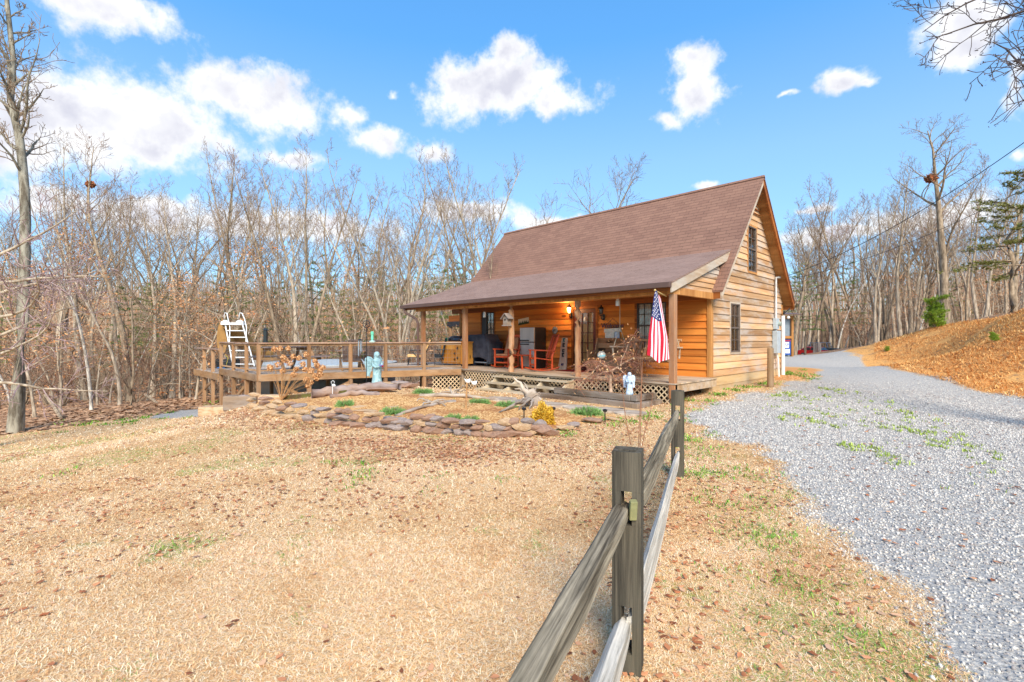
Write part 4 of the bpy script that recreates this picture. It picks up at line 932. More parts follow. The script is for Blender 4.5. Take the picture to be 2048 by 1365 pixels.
tb = thing('side_table', 'low red wooden side table between the two rocking chairs', 'side table', (on_y(1046, 720, -1.0)[0] - .05, -1.0, FL))
m = MB()
for k in range(4): m.rnd(rnd.random()); m.box(-.26, .26, -.24 + k * .12, -.13 + k * .12, .45, .475)
m.build('tabletop', M_red, tb)
for x in (-.2, .2):
    for y in (-.18, .18): m = MB(); m.rnd(rnd.random()); m.tube([(x * 1.15, y * 1.15, 0), (x * .8, y, .45)], .03, 6); m.build('leg', M_red, tb)
# fridge
fx = on_y(1056, 690, -.66)[0]; fr = thing('refrigerator', 'two door refrigerator with steel front and black sides against the porch wall', 'refrigerator', (fx - .05, -.36, FL)); fh = on_y(1058, 655, -.66)[1] - FL
m = MB(); m.box(-.33, .33, -.24, .3, 0, fh); m.build('cabinet', plain('fridge_black', (.018, .018, .02), .35, .5), fr, bevel=.01)
M_steel = plain('brushed_steel', srgb(190, 184, 176), .35, .5, metal=.55, var=.08, scale=3, stretch=(1, 1, .1))
for z0, z1 in ((.06, fh * .63), (fh * .645, fh - .005)):
    m = MB(); m.box(-.325, .325, -.31, -.245, z0, z1); d_ = m.build('door', M_steel, fr, bevel=.012)
    zz = z1 - .06 if z0 < .5 else z0 + .05
    m = MB(); m.box(-.31, .1, -.335, -.311, zz - .02, zz + .02); m.build('handle', M_black, d_)
# standing plank
sx = on_y(1125, 700, -.3)[0]; zt = on_y(1125, 676, -.3)[1] - FL
pk = thing('leaning_plank', 'tall live edge grey plank with dark painted letters leaning by door', 'plank sign', (sx, -.12, FL))
m = MB(); L_ = [(-.15, 0), (-.17, .1), (-.13, .4), (-.14, .7), (-.12, .95), (-.11, zt), (.1, zt), (.13, .95), (.11, .75), (.15, .4), (.16, .05), (.14, 0)]
m.rnd(.8); m.prism([(x, -.2 + .12 * z / zt, z) for x, z in L_], (0, .035, 0)); m.build('board', wood('bleached_plank', srgb(190, 172, 154), srgb(140, 120, 104), Z_, 9, 0, .85), pk)
for z, h_, mt_ in ((zt - .13, .12, 'teal'), (zt - .30, .13, 'black'), (zt - .47, .1, 'black'), (zt - .62, .13, 'black'), (.13, .07, 'navy')):
    m = MB(); q = -.205 + .12 * z / zt
    mm = plain('sign_paint_' + mt_, {'teal': srgb(40, 104, 110), 'black': (.03, .03, .035), 'navy': srgb(40, 44, 96)}[mt_], .6)
    m.box(-.05, .0, q - .006, q + .004, z, z + h_); m.box(.0, .05, q - .005, q + .004, z + h_ * .6, z + h_); m.box(.0, .04, q - .005, q + .004, z, z + h_ * .3); m.build('letter', mm, pk)
# wall signs
def text(name, s, size, loc, rot, mat, parent, ext=.003, align='CENTER'):
    c = bpy.data.curves.new(name, 'FONT'); c.body = s; c.size = size; c.extrude = ext; c.align_x = align; c.align_y = 'CENTER'; c.materials.append(mat)
    o = bpy.data.objects.new(name, c); scene.collection.objects.link(o); o.location = loc; o.rotation_euler = rot
    dg = bpy.context.evaluated_depsgraph_get(); me = bpy.data.meshes.new_from_object(o.evaluated_get(dg)); q = bpy.data.objects.new(name, me); scene.collection.objects.link(q); q.location = loc; q.rotation_euler = rot
    if not me.materials: me.materials.append(mat)
    bpy.data.objects.remove(o); q.name = name
    if parent: q.parent = parent
    return q
x0, z0 = on_y(1036, 646, -.06); x1, z1 = on_y(1059, 637, -.06)
sg = thing('mountain_sign', 'small pale plank sign with green tree shapes, hung tilted above the fridge', 'wall sign', ((x0 + x1) / 2, -.06, (z0 + z1) / 2 - .02)); sg.rotation_euler = (0, R(-7), 0)
m = MB(); m.rnd(.6); m.box(-.26, .26, -.012, .012, -.09, .1); m.build('board', plain('pale_sign_board', srgb(226, 200, 170), .8), sg)
m = MB()
for k in range(13): x = -.24 + k * .04; h_ = .05 + .1 * ((k * 37 % 11) / 11); m.prism([(x - .03, -.02, -.1), (x + .03, -.02, -.1), (x, -.02, -.1 + h_)], (0, .006, 0))
m.box(-.26, .26, -.022, -.013, -.12, -.07); m.build('tree_shapes', plain('dark_green_cutout', srgb(66, 74, 34), .8), sg)
x, z = on_y(1111, 661, -.05); m = MB(); m.lathe((0, 0, 0), [(.001, -.13), (.09, -.1), (.12, .0), (.09, .1), (.001, .13)], 12, fy=.4); o = m.build('wall_plaque', plain('grey_plaque', srgb(150, 150, 150), .5, .4, alt=srgb(40, 40, 44), scale=9), loc=(x, -.075, z)); tag(o, 'small round grey and black plaque on the porch wall', 'wall plaque')
x, z = on_y(1226, 652, -.05); ws = thing('welcome_sign', 'dark cut out script word hung on a cord over two white plaques', 'wall sign', (x, -.05, z))
text('lettering', 'Welcome', .2, (0, -.04, 0), (R(90), 0, 0), plain('dark_script', srgb(84, 70, 84), .6), ws, .012)
m = MB(); m.box(-.3, .34, -.012, .006, -.06, -.045); m.tube([(-.2, -.01, .06), (0, -.01, .22), (.2, -.01, .06)], .006, 4); m.build('cord', plain('dark_script', srgb(92, 84, 90)), ws)
M_plq = plain('white_washed_plaque', srgb(228, 226, 214), .7, .3, scale=30, alt=srgb(196, 200, 190))
x, z = on_y(1226, 661, -.05); m = MB(); m.box(-.29, .29, -.03, .03, -.055, .055); o = m.build('wall_plaque', M_plq, loc=(x, -.07, z)); o.rotation_euler = (0, R(-2), 0); tag(o, 'long narrow white plaque on the wall below the script word', 'wall plaque')
x, z = on_y(1223, 671, -.05); m = MB(); m.box(-.18, .16, -.03, .03, -.1, .1); o = m.build('wall_plaque', M_plq, loc=(x - .02, -.07, z)); tag(o, 'square cream plaque below the long narrow white plaque', 'wall plaque')
x, z = on_y(1233, 670, -.05); m = MB(); m.prism([(-.085, -.03, -.1), (.085, -.03, -.1), (.085, -.03, .05), (.05, -.03, .1), (-.05, -.03, .1), (-.085, -.03, .05)], (0, .05, 0)); o = m.build('wall_plaque', plain('pale_blue_tag', srgb(206, 222, 232), .7, scale=30, alt=srgb(140, 168, 200)), loc=(x + .03, -.07, z)); tag(o, 'tag shaped pale blue plaque beside the square cream plaque', 'wall plaque')
# birdhouse on the log post
bh = thing('birdhouse', 'rustic grey wooden birdhouse fixed high on the log porch post', 'birdhouse', (-5.12, -2.42, on_y(1014, 640, -2.4)[1]))
m = MB(); m.rnd(.5); m.prism([(-.09, -.08, -.16), (.09, -.08, -.16), (.09, -.08, .06), (0, -.08, .15), (-.09, -.08, .06)], (0, .16, 0)); m.build('house_body', M_timber, bh)
m = MB(); m.rnd(.8); m.beam((-.17, 0, .02), (.0, 0, .19), .24, .02, up=(-.7, 0, .7)); m.beam((.17, 0, .02), (.0, 0, .19), .24, .02, up=(.7, 0, .7)); m.box(-.11, .11, -.12, .1, -.19, -.16); m.build('roof', plain('grey_weathered_shake', srgb(140, 126, 116), .9), bh)
m = MB(); m.tube([(0, -.082, 0), (0, -.095, 0)], .03, 10); m.build('entrance_hole', M_black, bh)
# settle bench under the plaques
bx, bz = on_y(1232, 690, -.5); bw = thing('wooden_settle', 'weathered wide high backed bench against the wall below the white plaques', 'bench', (on_y(1232, 700, -.35)[0], -.32, FL))
M_bench = wood('weathered_bench_boards', srgb(176, 132, 92), srgb(116, 78, 50), X_, 8, 2, .8, weather=srgb(160, 140, 122)); bt = on_y(1232, 676, -.3)[1] - FL
m = MB(); m.rnd(.5); h0 = .42
for k in range(4): m.rnd(rnd.random()); zz = h0 + (bt - h0) * k / 4; m.hexa([(-.78, .05 + .03 * k, zz), (.78, .05 + .03 * k, zz), (.78, .08 + .03 * k, zz), (-.78, .08 + .03 * k, zz), (-.78, .08 + .03 * k, zz + (bt - h0) / 4 - .006), (.78, .08 + .03 * k, zz + (bt - h0) / 4 - .006), (.78, .11 + .03 * k, zz + (bt - h0) / 4 - .006), (-.78, .11 + .03 * k, zz + (bt - h0) / 4 - .006)])
m.build('backrest', M_bench, bw)
m = MB(); m.rnd(.6); m.box(-.76, .76, -.42, .06, .40, .44); m.rnd(.3); m.box(-.74, .74, -.4, -.37, .05, .40); m.build('seat', M_bench, bw)
for x in (-.76, .76): m = MB(); m.rnd(rnd.random()); m.prism([(x - .02, -.42, 0), (x - .02, .1, 0), (x - .02, .2, bt * .95), (x - .02, .1, bt), (x - .02, .0, .66), (x - .02, -.4, .64)], (.04, 0, 0)); m.build('side_panel', M_bench, bw)
# porch swing on ropes
sxp, szp = on_y(1300, 715, -1.1); sw = thing('porch_swing', 'hanging wooden log swing seat in front of the big porch window', 'porch swing', (sxp - .1, -1.15, FL))
m = MB()
for k in range(4): m.rnd(rnd.random()); m.box(-.75, .75, -.25 + k * .12, -.14 + k * .12, .5, .53)
m.tube([(-.78, -.27, .49), (.78, -.27, .49)], .06, 8); m.build('seat', M_bench, sw)
m = MB()
for k in range(9): x = -.7 + k * .175; m.rnd(rnd.random()); m.beam((x, .22, .55), (x, .42, .95), .07, .02, up=(0, -1, .5))
m.tube([(-.78, .43, .97), (.78, .43, .97)], .035, 8); m.build('backrest', M_bench, sw)
for x in (-.78, .78): m = MB(); m.rnd(.7); m.beam((x, -.42, .80), (x, .4, .78), .1, .035); m.tube([(x, -.3, .5), (x, -.36, .79)], .025, 6); m.tube([(x, .3, .5), (x, .34, .79)], .025, 6); m.build('arm', M_rake, sw)
for x in (-.78, .78): m = MB(); m.tube([(x, -.3, .8), (x, .0, 1.35), (x, .3, .8)], .01, 5); m.tube([(x, 0, 1.35), (x, 0, 2.18)], .01, 5); m.build('rope', plain('old_rope', srgb(190, 176, 150), .9), sw)
# hanging jar lights
for i, (px, py, py_, lb) in enumerate(((1235, 603, -1.9, 'glass jar lamp on a wooden block hung near the unlit lantern'), (969, 628, -2.0, 'clear glass jar lamp hanging in front of the small dark window'), (884, 624, -2.1, 'glass jar lamp on a red block hung between the left end porch posts'), (848, 631, -2.1, 'white jar lamp hanging beside the downspout post'), (927, 620, -1.9, 'small jar lamp hung beside the post at the deck rail'))):
    x, z = on_y(px, py, py_); j = thing('jar_lamp', lb, 'hanging lamp', (x, py_, z))
    if i in (0, 2): m = MB(); m.rnd(.8); m.box(-.05, .05, -.05, .05, .06, .2); m.build('block', M_red if i == 2 else M_trim, j, bevel=.004)
    m = MB(); m.lathe((0, 0, 0), [(.001, -.12), (.045, -.12), (.05, -.1), (.05, .0), (.035, .04), (.04, .06)], 10); m.build('glass_jar', plain('cloudy_jar_glass', srgb(210, 206, 196), .1, .6), j)
    m = MB(); m.tube([(0, 0, .05), (0, 0, 2.75 - z)], .004, 4); m.build('cord', M_black, j)
# gazing ball
x, y = on_y(1203, 711, -1.6)[0], -1.6; gb = thing('gazing_ball', 'pale blue banded glass globe on a small stand on the porch', 'glass globe', (x, y, FL)); zb_ = on_y(1203, 711, -1.6)[1] - FL
m = MB(); m.ball((0, 0, zb_), .115, 16); m.build('globe', newmat('banded_blue_globe', lambda g, b: g.put(b.inputs['Base Color'], g.ramp(g.sep(g.tc('Generated'))[2], [(0, srgb(170, 160, 150)), (.4, srgb(150, 190, 196)), (.5, srgb(120, 200, 214)), (.62, srgb(190, 182, 170)), (1, srgb(150, 150, 146))])), .2, .6), gb, smooth=True)
m = MB(); m.lathe((0, 0, 0), [(.1, 0), (.03, .04), (.02, zb_ - .13), (.06, zb_ - .1)], 10); m.build('stand', M_black, gb)
m = MB(); m.box(-.5, .5, -.35, .35, 0, .012); o = m.build('doormat', plain('dark_red_mat', srgb(124, 36, 34), .95, .1, scale=30, alt=srgb(80, 30, 34)), loc=(-4.0, -.55, FL + .001)); tag(o, 'dark red patterned doormat lying in front of the door', 'doormat')
# flag
fx, fz = on_y(1326, 592, -2.42); fg = thing('flag_on_pole', 'red white and blue striped flag hanging limp from a bracket at the corner post', 'flag', (.0, -2.36, 2.55))
pole0, pole1 = Vector((0, 0, 0)), Vector((fx, -.42, fz - 2.55 + .1))
m = MB(); m.tube([pole0, pole1], .012, 6); m.ball(tuple(pole1), .028, 8); m.build('pole', plain('brass_pole', srgb(200, 170, 110), .4, .5), fg)
H = 1.5
def cloth(u, v):                              # u 0..1 down the fly, v 0..1 across the hoist
    w_ = .10 + .36 * min(1, u * 1.5) ** .7
    v = v / .54 * .74 if v < .54 else .74 + (v - .54) / .46 * .26
    s = v - .45; ph = 9.5 * s + 1.2 * math.sin(3 * u) 
    X = w_ * s * (1 - .1 * math.sin(5 * u)) + .012 * math.sin(ph * 1.7)
    Y = .055 * math.sin(ph) * (.5 + .5 * u) + .03 * math.sin(7 * u + 3 * s)
    Zd = -H * u * (.93 + .12 * (1 - abs(v - .55) * 1.6)) - (.14 * abs(v - .1)) * (1 - u * .5)
    bx_ = pole1 * (1 - .10 * (1 - v))
    return Vector((bx_.x + X * CT - Y * ST + .04, bx_.y + X * ST + Y * CT, bx_.z + Zd))
m = MB(); NU, NV = 60, 52
for i in range(NU + 1):
    for j in range(NV + 1): m.v.append(tuple(cloth(i / NU, j / NV)))
for i in range(NU):
    for j in range(NV):
        st_ = int((j + .5) / NV * 13); can = (i + .5) / NU < .40 and (j + .5) / NV < 7 / 13
        m.mi = 2 if can else (0 if st_ % 2 == 0 else 1); a = i * (NV + 1) + j; m.face((a, a + 1, a + NV + 2, a + NV + 1))
fl_ = m.build('cloth', [plain('flag_red', srgb(206, 44, 62), .8, .1, var=.05), plain('flag_white', srgb(232, 228, 232), .8, .1, var=.04), plain('flag_blue', srgb(52, 60, 112), .8, .1, var=.05)], fg, smooth=True)
m = MB()
for r_ in range(9):
    for c_ in range(6 if r_ % 2 == 0 else 5):
        v_ = (r_ + 1) / 10 * 7 / 13; u_ = .40 * ((c_ + (.5 if r_ % 2 == 0 else 1.0)) / 6); P0 = cloth(u_, v_)
        e1 = (cloth(u_ + .01, v_) - P0).normalized(); e2 = (cloth(u_, v_ + .02) - P0).normalized(); nn = e1.cross(e2).normalized()
        for sgn in (1, -1):
            m.poly([P0 + nn * .006 * sgn + (e1 * math.cos(k * math.pi / 5) + e2 * math.sin(k * math.pi / 5)) * (.024 if k % 2 == 0 else .010) for k in range(10)][::sgn])
m.build('stars', plain('flag_white', srgb(232, 228, 232)), fl_)
# cabinet at the deck end of the porch
cx0, cx1 = on_y(862, 700, -1.5)[0], on_y(914, 700, -1.5)[0]
cb = thing('pine_cabinet', 'golden pine outdoor cabinet with black iron hinges by the deck rail', 'cabinet', (-9.0, -1.3, FL)); hw = .62
M_pine = wood('golden_pine', srgb(226, 160, 74), srgb(184, 112, 40), Z_, 8, 2.6, .5, .35)
m = MB(); m.rnd(.6); m.box(-hw, hw, -.24, .3, .08, .86); m.rnd(.8); m.box(-hw - .05, hw + .05, -.3, .34, .86, .9); m.build('carcass', M_pine, cb, bevel=.006)
m = MB(); m.rnd(.5); m.box(-.56, .28, -.262, -.242, .60, .84); m.build('drawer', M_pine, cb, bevel=.004)
for a, b in ((-.56, -.145), (-.135, .28), (.31, .58)):
    m = MB(); m.rnd(rnd.random()); m.box(a, b, -.262, -.242, .12, .575 if b < .3 else .84); d_ = m.build('door', M_pine, cb, bevel=.004)
    hx = a + .07 if a < -.2 or a > .3 else b - .07
    for z in (.24, .46) if b < .3 else (.3, .66):
        m = MB(); m.prism([(hx - .06, -.264, z), (hx, -.264, z - .02), (hx + .06, -.264, z - .035), (hx + .06, -.264, z + .035), (hx, -.264, z + .02)], (0, -.006, 0)); m.box(hx + .02, hx + .05, -.27, -.264, z - .06, z + .06); m.build('hinge', M_black, d_)
m = MB(); m.v = []
m.lathe((0, 0, 0), [(.36, 0), (.40, .05), (.38, .14), (.27, .2), (.001, .22)], 14, fy=.6, mod=lambda w_, z: 1 + .06 * math.sin(5 * w_ + z * 20)); o = m.build('covered_bag', plain('black_plastic_sheet', (.02, .025, .04), .3, .6, bump=.8, bscale=9), loc=(-9.0, -1.3, FL + .9)); tag(o, 'shiny black plastic covered bundle on top of the pine cabinet', 'bag')
m = MB(); m.lathe((0, 0, 0), [(.04, 0), (.045, .1), (.05, .14)], 10); o = m.build('green_cup', plain('green_plastic', srgb(30, 160, 120), .4, .5), loc=(-9.55, -1.35, FL + .9)); tag(o, 'green plastic cup on the cabinet beside the black bundle', 'cup')
m = MB(); m.lathe((0, 0, 0), [(.035, 0), (.037, .14), (.015, .18), (.012, .22), (.001, .23)], 10); o = m.build('spray_bottle', plain('pink_white_bottle', srgb(236, 200, 206), .4, .5), loc=(-8.55, -.2, FL + .93)); tag(o, 'pink and white bottle on the ledge behind the deck corner post', 'bottle')
m = MB(); m.rnd(.4); m.box(-9.3, -7.75, -.28, -.04, FL + .87, FL + .915); o = m.build('wall_ledge', M_trim); tag(o, 'narrow wooden ledge along the porch wall behind the blue bin', 'shelf')
# awning frame beyond the porch end
aw = thing('awning_frame', 'red brown timber beam with scalloped black awning valance beyond the porch end', 'awning', (-11.6, 2.2, 0))
m = MB(); m.rnd(.4); m.box(-2.4, 1.6, -.06, .06, 2.42, 2.72); m.build('beam', M_trim_dk, aw)
m = MB(); N = 60
for i in range(N):
    a, b = -2.5 + 4.2 * i / N, -2.5 + 4.2 * (i + 1) / N; f_ = lambda u: 2.2 - .05 * abs(math.sin(u * 9)); m.poly([(a, -.09, f_(a)), (b, -.09, f_(b)), (b, -.09, 2.42), (a, -.09, 2.42)])
m.build('valance', plain('black_awning_cloth', (.03, .03, .035), .8), aw)
m = MB(); m.rnd(.5); m.box(-2.4, -2.28, -.06, .06, -.9, 2.42); m.build('post', M_deckpost, aw)

# ------------------------------------------------------------------ things on the deck
cx_, cy2 = on_z(838, 730, FL)
def lounge(name, lab, loc, rz, mcu, sc):
    t = thing(name, lab, 'patio chair', loc, rz, None, sc)
    m = MB(); m.hexa([(-.26, -.4, .30), (.26, -.4, .30), (.26, .14, .28), (-.26, .14, .28), (-.26, -.4, .42), (.26, -.4, .42), (.26, .14, .38), (-.26, .14, .38)]); m.build('seat_cushion', mcu, t, bevel=.03)
    m = MB(); m.hexa([(-.26, .12, .32), (.26, .12, .32), (.26, .24, .32), (-.26, .24, .32), (-.25, .42, .98), (.25, .42, .98), (.25, .5, .95), (-.25, .5, .95)]); m.build('back_cushion', mcu, t, bevel=.03)
    for x in (-.28, .28): m = MB(); m.tube([(x, -.38, 0), (x, -.34, .3), (x, .2, .28), (x, .5, .95)], .018, 6); m.tube([(x, .35, 0), (x, .0, .3), (x, -.3, .56), (x, .3, .56)], .018, 6); m.build('frame', M_black, t)
lounge('cushioned_lounge_chair', 'black framed reclining patio chair with tan cushion seen side on', (cx_ + .1, cy2 - .1, FL), R(-35), plain('tan_cushion', srgb(222, 178, 122), .85, .1, scale=3), 1.0)
lounge('folded_patio_chair', 'dark folded patio chair standing between deck rail post and pine cabinet', (cx_ + .85, cy2 + .35, FL), R(-35), plain('black_sling_cloth', (.02, .025, .03), .8, .2), (1, .5, 1.05))
# picnic table
M_tab = wood('dark_weathered_table_boards', srgb(126, 104, 92), srgb(80, 62, 54), X_, 9, 0, .8, weather=srgb(150, 146, 150))
c = W((577 - CXP) / FPX * 15.3, 15.3); pt = thing('picnic_table', 'weathered wooden picnic table with attached benches on the deck', 'picnic table', (c[0], c[1], FL), TH + R(62))
m = MB()
for k in range(5): m.rnd(rnd.random()); m.box(-.85, .85, -.37 + k * .15, -.23 + k * .15, .72, .757)
m.build('tabletop', M_tab, pt, bevel=.004)
for s in (-1, 1):
    m = MB()
    for k in range(2): m.rnd(rnd.random()); y = s * (.68 + .14 * k) - .07; m.box(-.85, .85, y, y + .135, .42, .457)
    m.build('bench_seat', M_tab, pt, bevel=.004)
for x in (-.6, .6):
    for s in (-1, 1): m = MB(); m.rnd(rnd.random()); m.beam((x, s * .62, 0), (x, s * .26, .72), .04, .09, up=(1, 0, 0)); m.build('leg', M_deckpost, pt)
    m = MB(); m.rnd(rnd.random()); m.box(x - .06, x - .02, -.8, .8, .34, .42); m.box(x - .06, x - .02, -.33, .33, .64, .72); m.build('crossbar', M_decklum, pt)
# slatted chairs
def adirondack(loc, rz, lab):
    t = thing('slatted_deck_chair', lab, 'deck chair', loc, rz, 'fan backed chairs on the deck')    # faces -Y
    M = M_decklum; m = MB()
    for k in range(6): m.rnd(rnd.random()); y = -.36 + .11 * k; z = .40 - .022 * k; m.box(-.28, .28, y, y + .1, z - .02, z)
    m.build('seat', M, t)
    m = MB()
    for k in range(7): x = -.27 + .09 * k; top = .98 - .07 * ((k - 3) / 3) ** 2; m.rnd(rnd.random()); m.beam((x * .8, .24, .26), (x * 1.05, .56, top), .075, .02, up=(0, -1, .4))
    m.build('backrest', M_tab, t)
    for s in (-1, 1):
        m = MB(); m.rnd(rnd.random()); m.box(s * .38 - .07, s * .38 + .07, -.5, .42, .60, .625); m.build('arm', M_railtop, t)
        m = MB(); m.rnd(rnd.random()); m.box(s * .32 - .02, s * .32 + .02, -.38, -.28, 0, .60); m.build('leg', M, t)
        m = MB(); m.rnd(rnd.random()); m.beam((s * .3, -.36, .36), (s * .3, .62, 0), .03, .1); m.build('leg', M, t)
    return t
c = W((702 - CXP) / FPX * 15.7, 15.7); a1 = adirondack((c[0], c[1], FL), R(-112), 'slatted wooden deck chair with rounded back near the picnic table')
c2 = W((741 - CXP) / FPX * 16.3, 16.3); dup(a1, (c2[0], c2[1], FL), R(-105), 'slatted wooden deck chair partly behind the tall teal angel statue')
# pool slide
sl_ = Vector(on_z(497, 733, FL)); sd = thing('pool_slide', 'white ladder pool slide with curved tan flume on the deck', 'pool slide', (sl_.x, sl_.y, FL), TH)
def SLp(px, py, dd=0.0):                      # local point: right, away, up
    d0_ = AD(sl_.x, sl_.y); d = d0_[1] + dd; return Vector(((px - CXP) / FPX * d - d0_[0], dd, EYE + (HYP - py) / FPX * d - FL))
for (ax, ay), (bx_, by_) in (((466, 733), (450, 646)), ((509, 733), (484, 646))):
    m = MB(); p0, p1 = SLp(ax, ay, 0), SLp(bx_, by_, .35); m.tube([p0, p1], .026, 6); m.build('ladder_rail', M_white, sd)
for k in range(6):
    f_ = k / 6 * .92 + .05; a = SLp(466, 733, 0).lerp(SLp(450, 646, .35), f_); b = SLp(509, 733, 0).lerp(SLp(484, 646, .35), f_); m = MB(); m.beam(a, b, .1, .035); m.build('step', M_white, sd)
for (ax, bx_) in ((448, 456), (478, 489)):
    m = MB(); m.tube([SLp(ax, 650, .45), SLp(ax, 632, .45), SLp(ax + 2, 626, .42), SLp(ax + 6, 627, .38), SLp(bx_, 638, .35), SLp(bx_ + 4, 655, .3), SLp(bx_ + 3, 684, .2)], .018, 6); m.build('handrail', M_white, sd, smooth=True)
M_flume = plain('tan_flume_underside', srgb(158, 118, 66), .6, .3, var=.15)
path = [(-.84, .45, 1.45), (-.95, .7, 1.42), (-1.08, 1.0, 1.25), (-1.15, 1.35, .95), (-1.05, 1.8, .6), (-.8, 2.2, .35), (-.4, 2.5, .28)]
def flume(mb, off):
    n = len(path); secs = []
    for i, p in enumerate(path):
        p = Vector(p); t = (Vector(path[min(i + 1, n - 1)]) - Vector(path[max(i - 1, 0)])); t.z = 0; t.normalize(); s = Vector((t.y, -t.x, 0))
        secs.append([p + s * a + Vector((0, 0, b)) for a, b in ((-.33, .32 - off), (-.3 + off, .0), (-.16, -.1 + off), (.16, -.1 + off), (.3 - off, 0), (.33, .32 - off))])
    b = len(mb.v)
    for s in secs: mb.v += [tuple(q) for q in s]
    for i in range(n - 1):
        for k in range(5): mb.face((b + i * 6 + k, b + i * 6 + k + 1, b + i * 6 + 7 + k, b + i * 6 + 6 + k))
m = MB(); flume(m, 0); o = m.build('flume', M_flume, sd, smooth=True); sm = o.modifiers.new('s', 'SOLIDIFY'); sm.thickness = .03
m = MB(); c0 = SLp(444, 677, .5); 
m.prism([c0 + Vector((.36 * math.cos(w_) * .55, 0, .62 * math.sin(w_))) for w_ in [R(90 + 20 * k) for k in range(14)]], (0, .5, 0)); m.build('slide_side', M_flume, sd)
m = MB(); m.beam(SLp(446, 648, .4), SLp(486, 648, .4), .3, .08); m.lathe(SLp(450, 646, .42), [(.14, -.08), (.13, .04), (.06, .1)], 10); m.lathe(SLp(480, 646, .42), [(.14, -.08), (.13, .04), (.06, .1)], 10); m.build('platform', M_white, sd, smooth=False)
# pool filter box with hoses
c = on_z(455, 735, FL - .15); pb = thing('pump_box', 'black plastic pump box with yellow hose behind the corner deck post', 'pump', (c[0], c[1], FL - .18), TH)
m = MB(); m.box(-.35, .4, -.2, .2, 0, .36); m.build('housing', M_black, pb, bevel=.02)
m = MB(); m.tube([(-.1, -.22, .05), (-.15, -.24, .5), (-.22, -.1, .95), (-.05, -.1, .6), (.15, -.22, .4), (.1, -.25, .1)], .014, 6); m.build('hose', plain('yellow_hose', srgb(216, 196, 60), .5), pb, smooth=True)
m = MB(); m.tube([(-.25, -.26, .02), (-.1, -.3, .03), (.05, -.27, .02)], .03, 6); m.build('hose', plain('blue_hose', srgb(50, 120, 190), .5), pb, smooth=True)
# feeder on the rail
fp_ = along(C1, J, 531); a_, d_ = AD(fp_.x, fp_.y); bf = thing('bird_feeder', 'black tube bird feeder with hanging hook beside the deck rail corner', 'bird feeder', (fp_.x, fp_.y, RT))
m = MB(); m.lathe((0, 0, 0), [(.07, 0), (.07, .03), (.06, .04), (.06, .34), (.075, .35), (.04, .40), (.005, .41)], 12); m.build('feeder_tube', plain('smoked_feeder', srgb(40, 44, 44), .3, .5), bf)
m = MB(); m.tube([(0, 0, .4), (-.04, 0, .5), (0, 0, .58), (.02, 0, .6), (.05, 0, .56), (.04, 0, .42)], .007, 5); m.build('hook', M_black, bf)

# ------------------------------------------------------------------ garden bed
def gthing(name, lab, cat, px, py, rz=0, group=None, scale=1.0, sink=0):
    p = GP(px, py); return thing(name, lab, cat, (p.x, p.y, p.z + .03 - sink), rz, group, scale)
def statue(t, H, mat, hand):
    """A robed winged figure of height H, facing -Y."""
    k = H / 1.0
    fold = lambda w_, z: 1 + .07 * math.sin(9 * w_ + 4 * z / k) * max(0, 1 - z / (.62 * k))
    m = MB(); m.lathe((0, 0, 0), [(q * k, z * k) for q, z in ((.155, 0), (.17, .02), (.15, .1), (.125, .25), (.115, .4), (.12, .48), (.105, .56), (.115, .64), (.125, .71), (.11, .765), (.05, .80), (.042, .83), (.05, .845))], 22, fy=.8, mod=fold)
    m.ball((0, -.015 * k, .905 * k), .066 * k, 14, 1, 1.08, 1.22)
    m.ball((0, -.09 * k, .897 * k), .014 * k, 8)                                  # nose
    for s in (-1, 1):
        m.ball((s * .026 * k, -.078 * k, .915 * k), .009 * k, 6)
        m.tube([(s * .115 * k, .0, .73 * k), (s * .145 * k, -.02 * k, .6 * k), (s * .11 * k, -.13 * k, .545 * k), (s * .035 * k, -.17 * k, .575 * k)], [.042 * k, .04 * k, .032 * k, .02 * k], 8)
        m.ball((s * .03 * k, -.175 * k, .58 * k), .022 * k, 8)
    m.build('figure', mat, t, smooth=True)
    m = MB(); m.lathe((0, .012 * k, .80 * k), [(.07 * k, -.12 * k), (.085 * k, -.02 * k), (.082 * k, .08 * k), (.075 * k, .15 * k), (.04 * k, .185 * k), (.002, .19 * k)], 14, mod=lambda w_, z: .62 if -2.5 < (w_ if w_ < math.pi else w_ - 2 * math.pi) < -.64 and z < .15 * k else 1.0); m.build('hair', mat, t, smooth=True)
    for s in (-1, 1):
        m = MB(); P = [(.03, .74), (.10, .83), (.19, .86), (.26, .80), (.275, .66), (.24, .48), (.19, .32), (.15, .26), (.12, .4), (.07, .55)]
        m.prism([(s * x * k, (.09 + x * .35) * k, z * k) for x, z in P], (0, .03 * k, 0))
        for r_ in range(5):
            z = .72 - r_ * .09; m.prism([(s * (.10 + .012 * r_) * k, (.085 + .04) * k, z * k), (s * .25 * k, (.085 + .085) * k, (z + .03) * k), (s * .235 * k, (.085 + .08) * k, (z - .07) * k), (s * (.12 + .01 * r_) * k, (.085 + .04) * k, (z - .06) * k)], (0, -.006 * k, 0))
        m.build('wing', mat, t, bevel=.006 * k)
    if hand:
        m = MB(); m.lathe((0, -.2 * k, .575 * k), [(.02 * k, 0), (.05 * k, .03 * k), (.052 * k, .05 * k)], 12); m.build('bowl', plain('violet_bowl', srgb(150, 150, 214), .5), t)
        m = MB(); m.lathe((.06 * k, -.2 * k, .55 * k), [(.02 * k, 0), (.03 * k, .03 * k), (.02 * k, .06 * k)], 8); m.build('red_cup', plain('red_cup_plastic', srgb(190, 40, 70), .4), t)
p_d = 13.2; p = ground_at_px = at(754, 773, p_d)
an = thing('angel_statue', 'tall teal winged angel statue standing on the rock mound before the deck', 'statue', tuple(p), TH + R(46))
statue(an, 70 / FPX * p_d, M_teal, True)
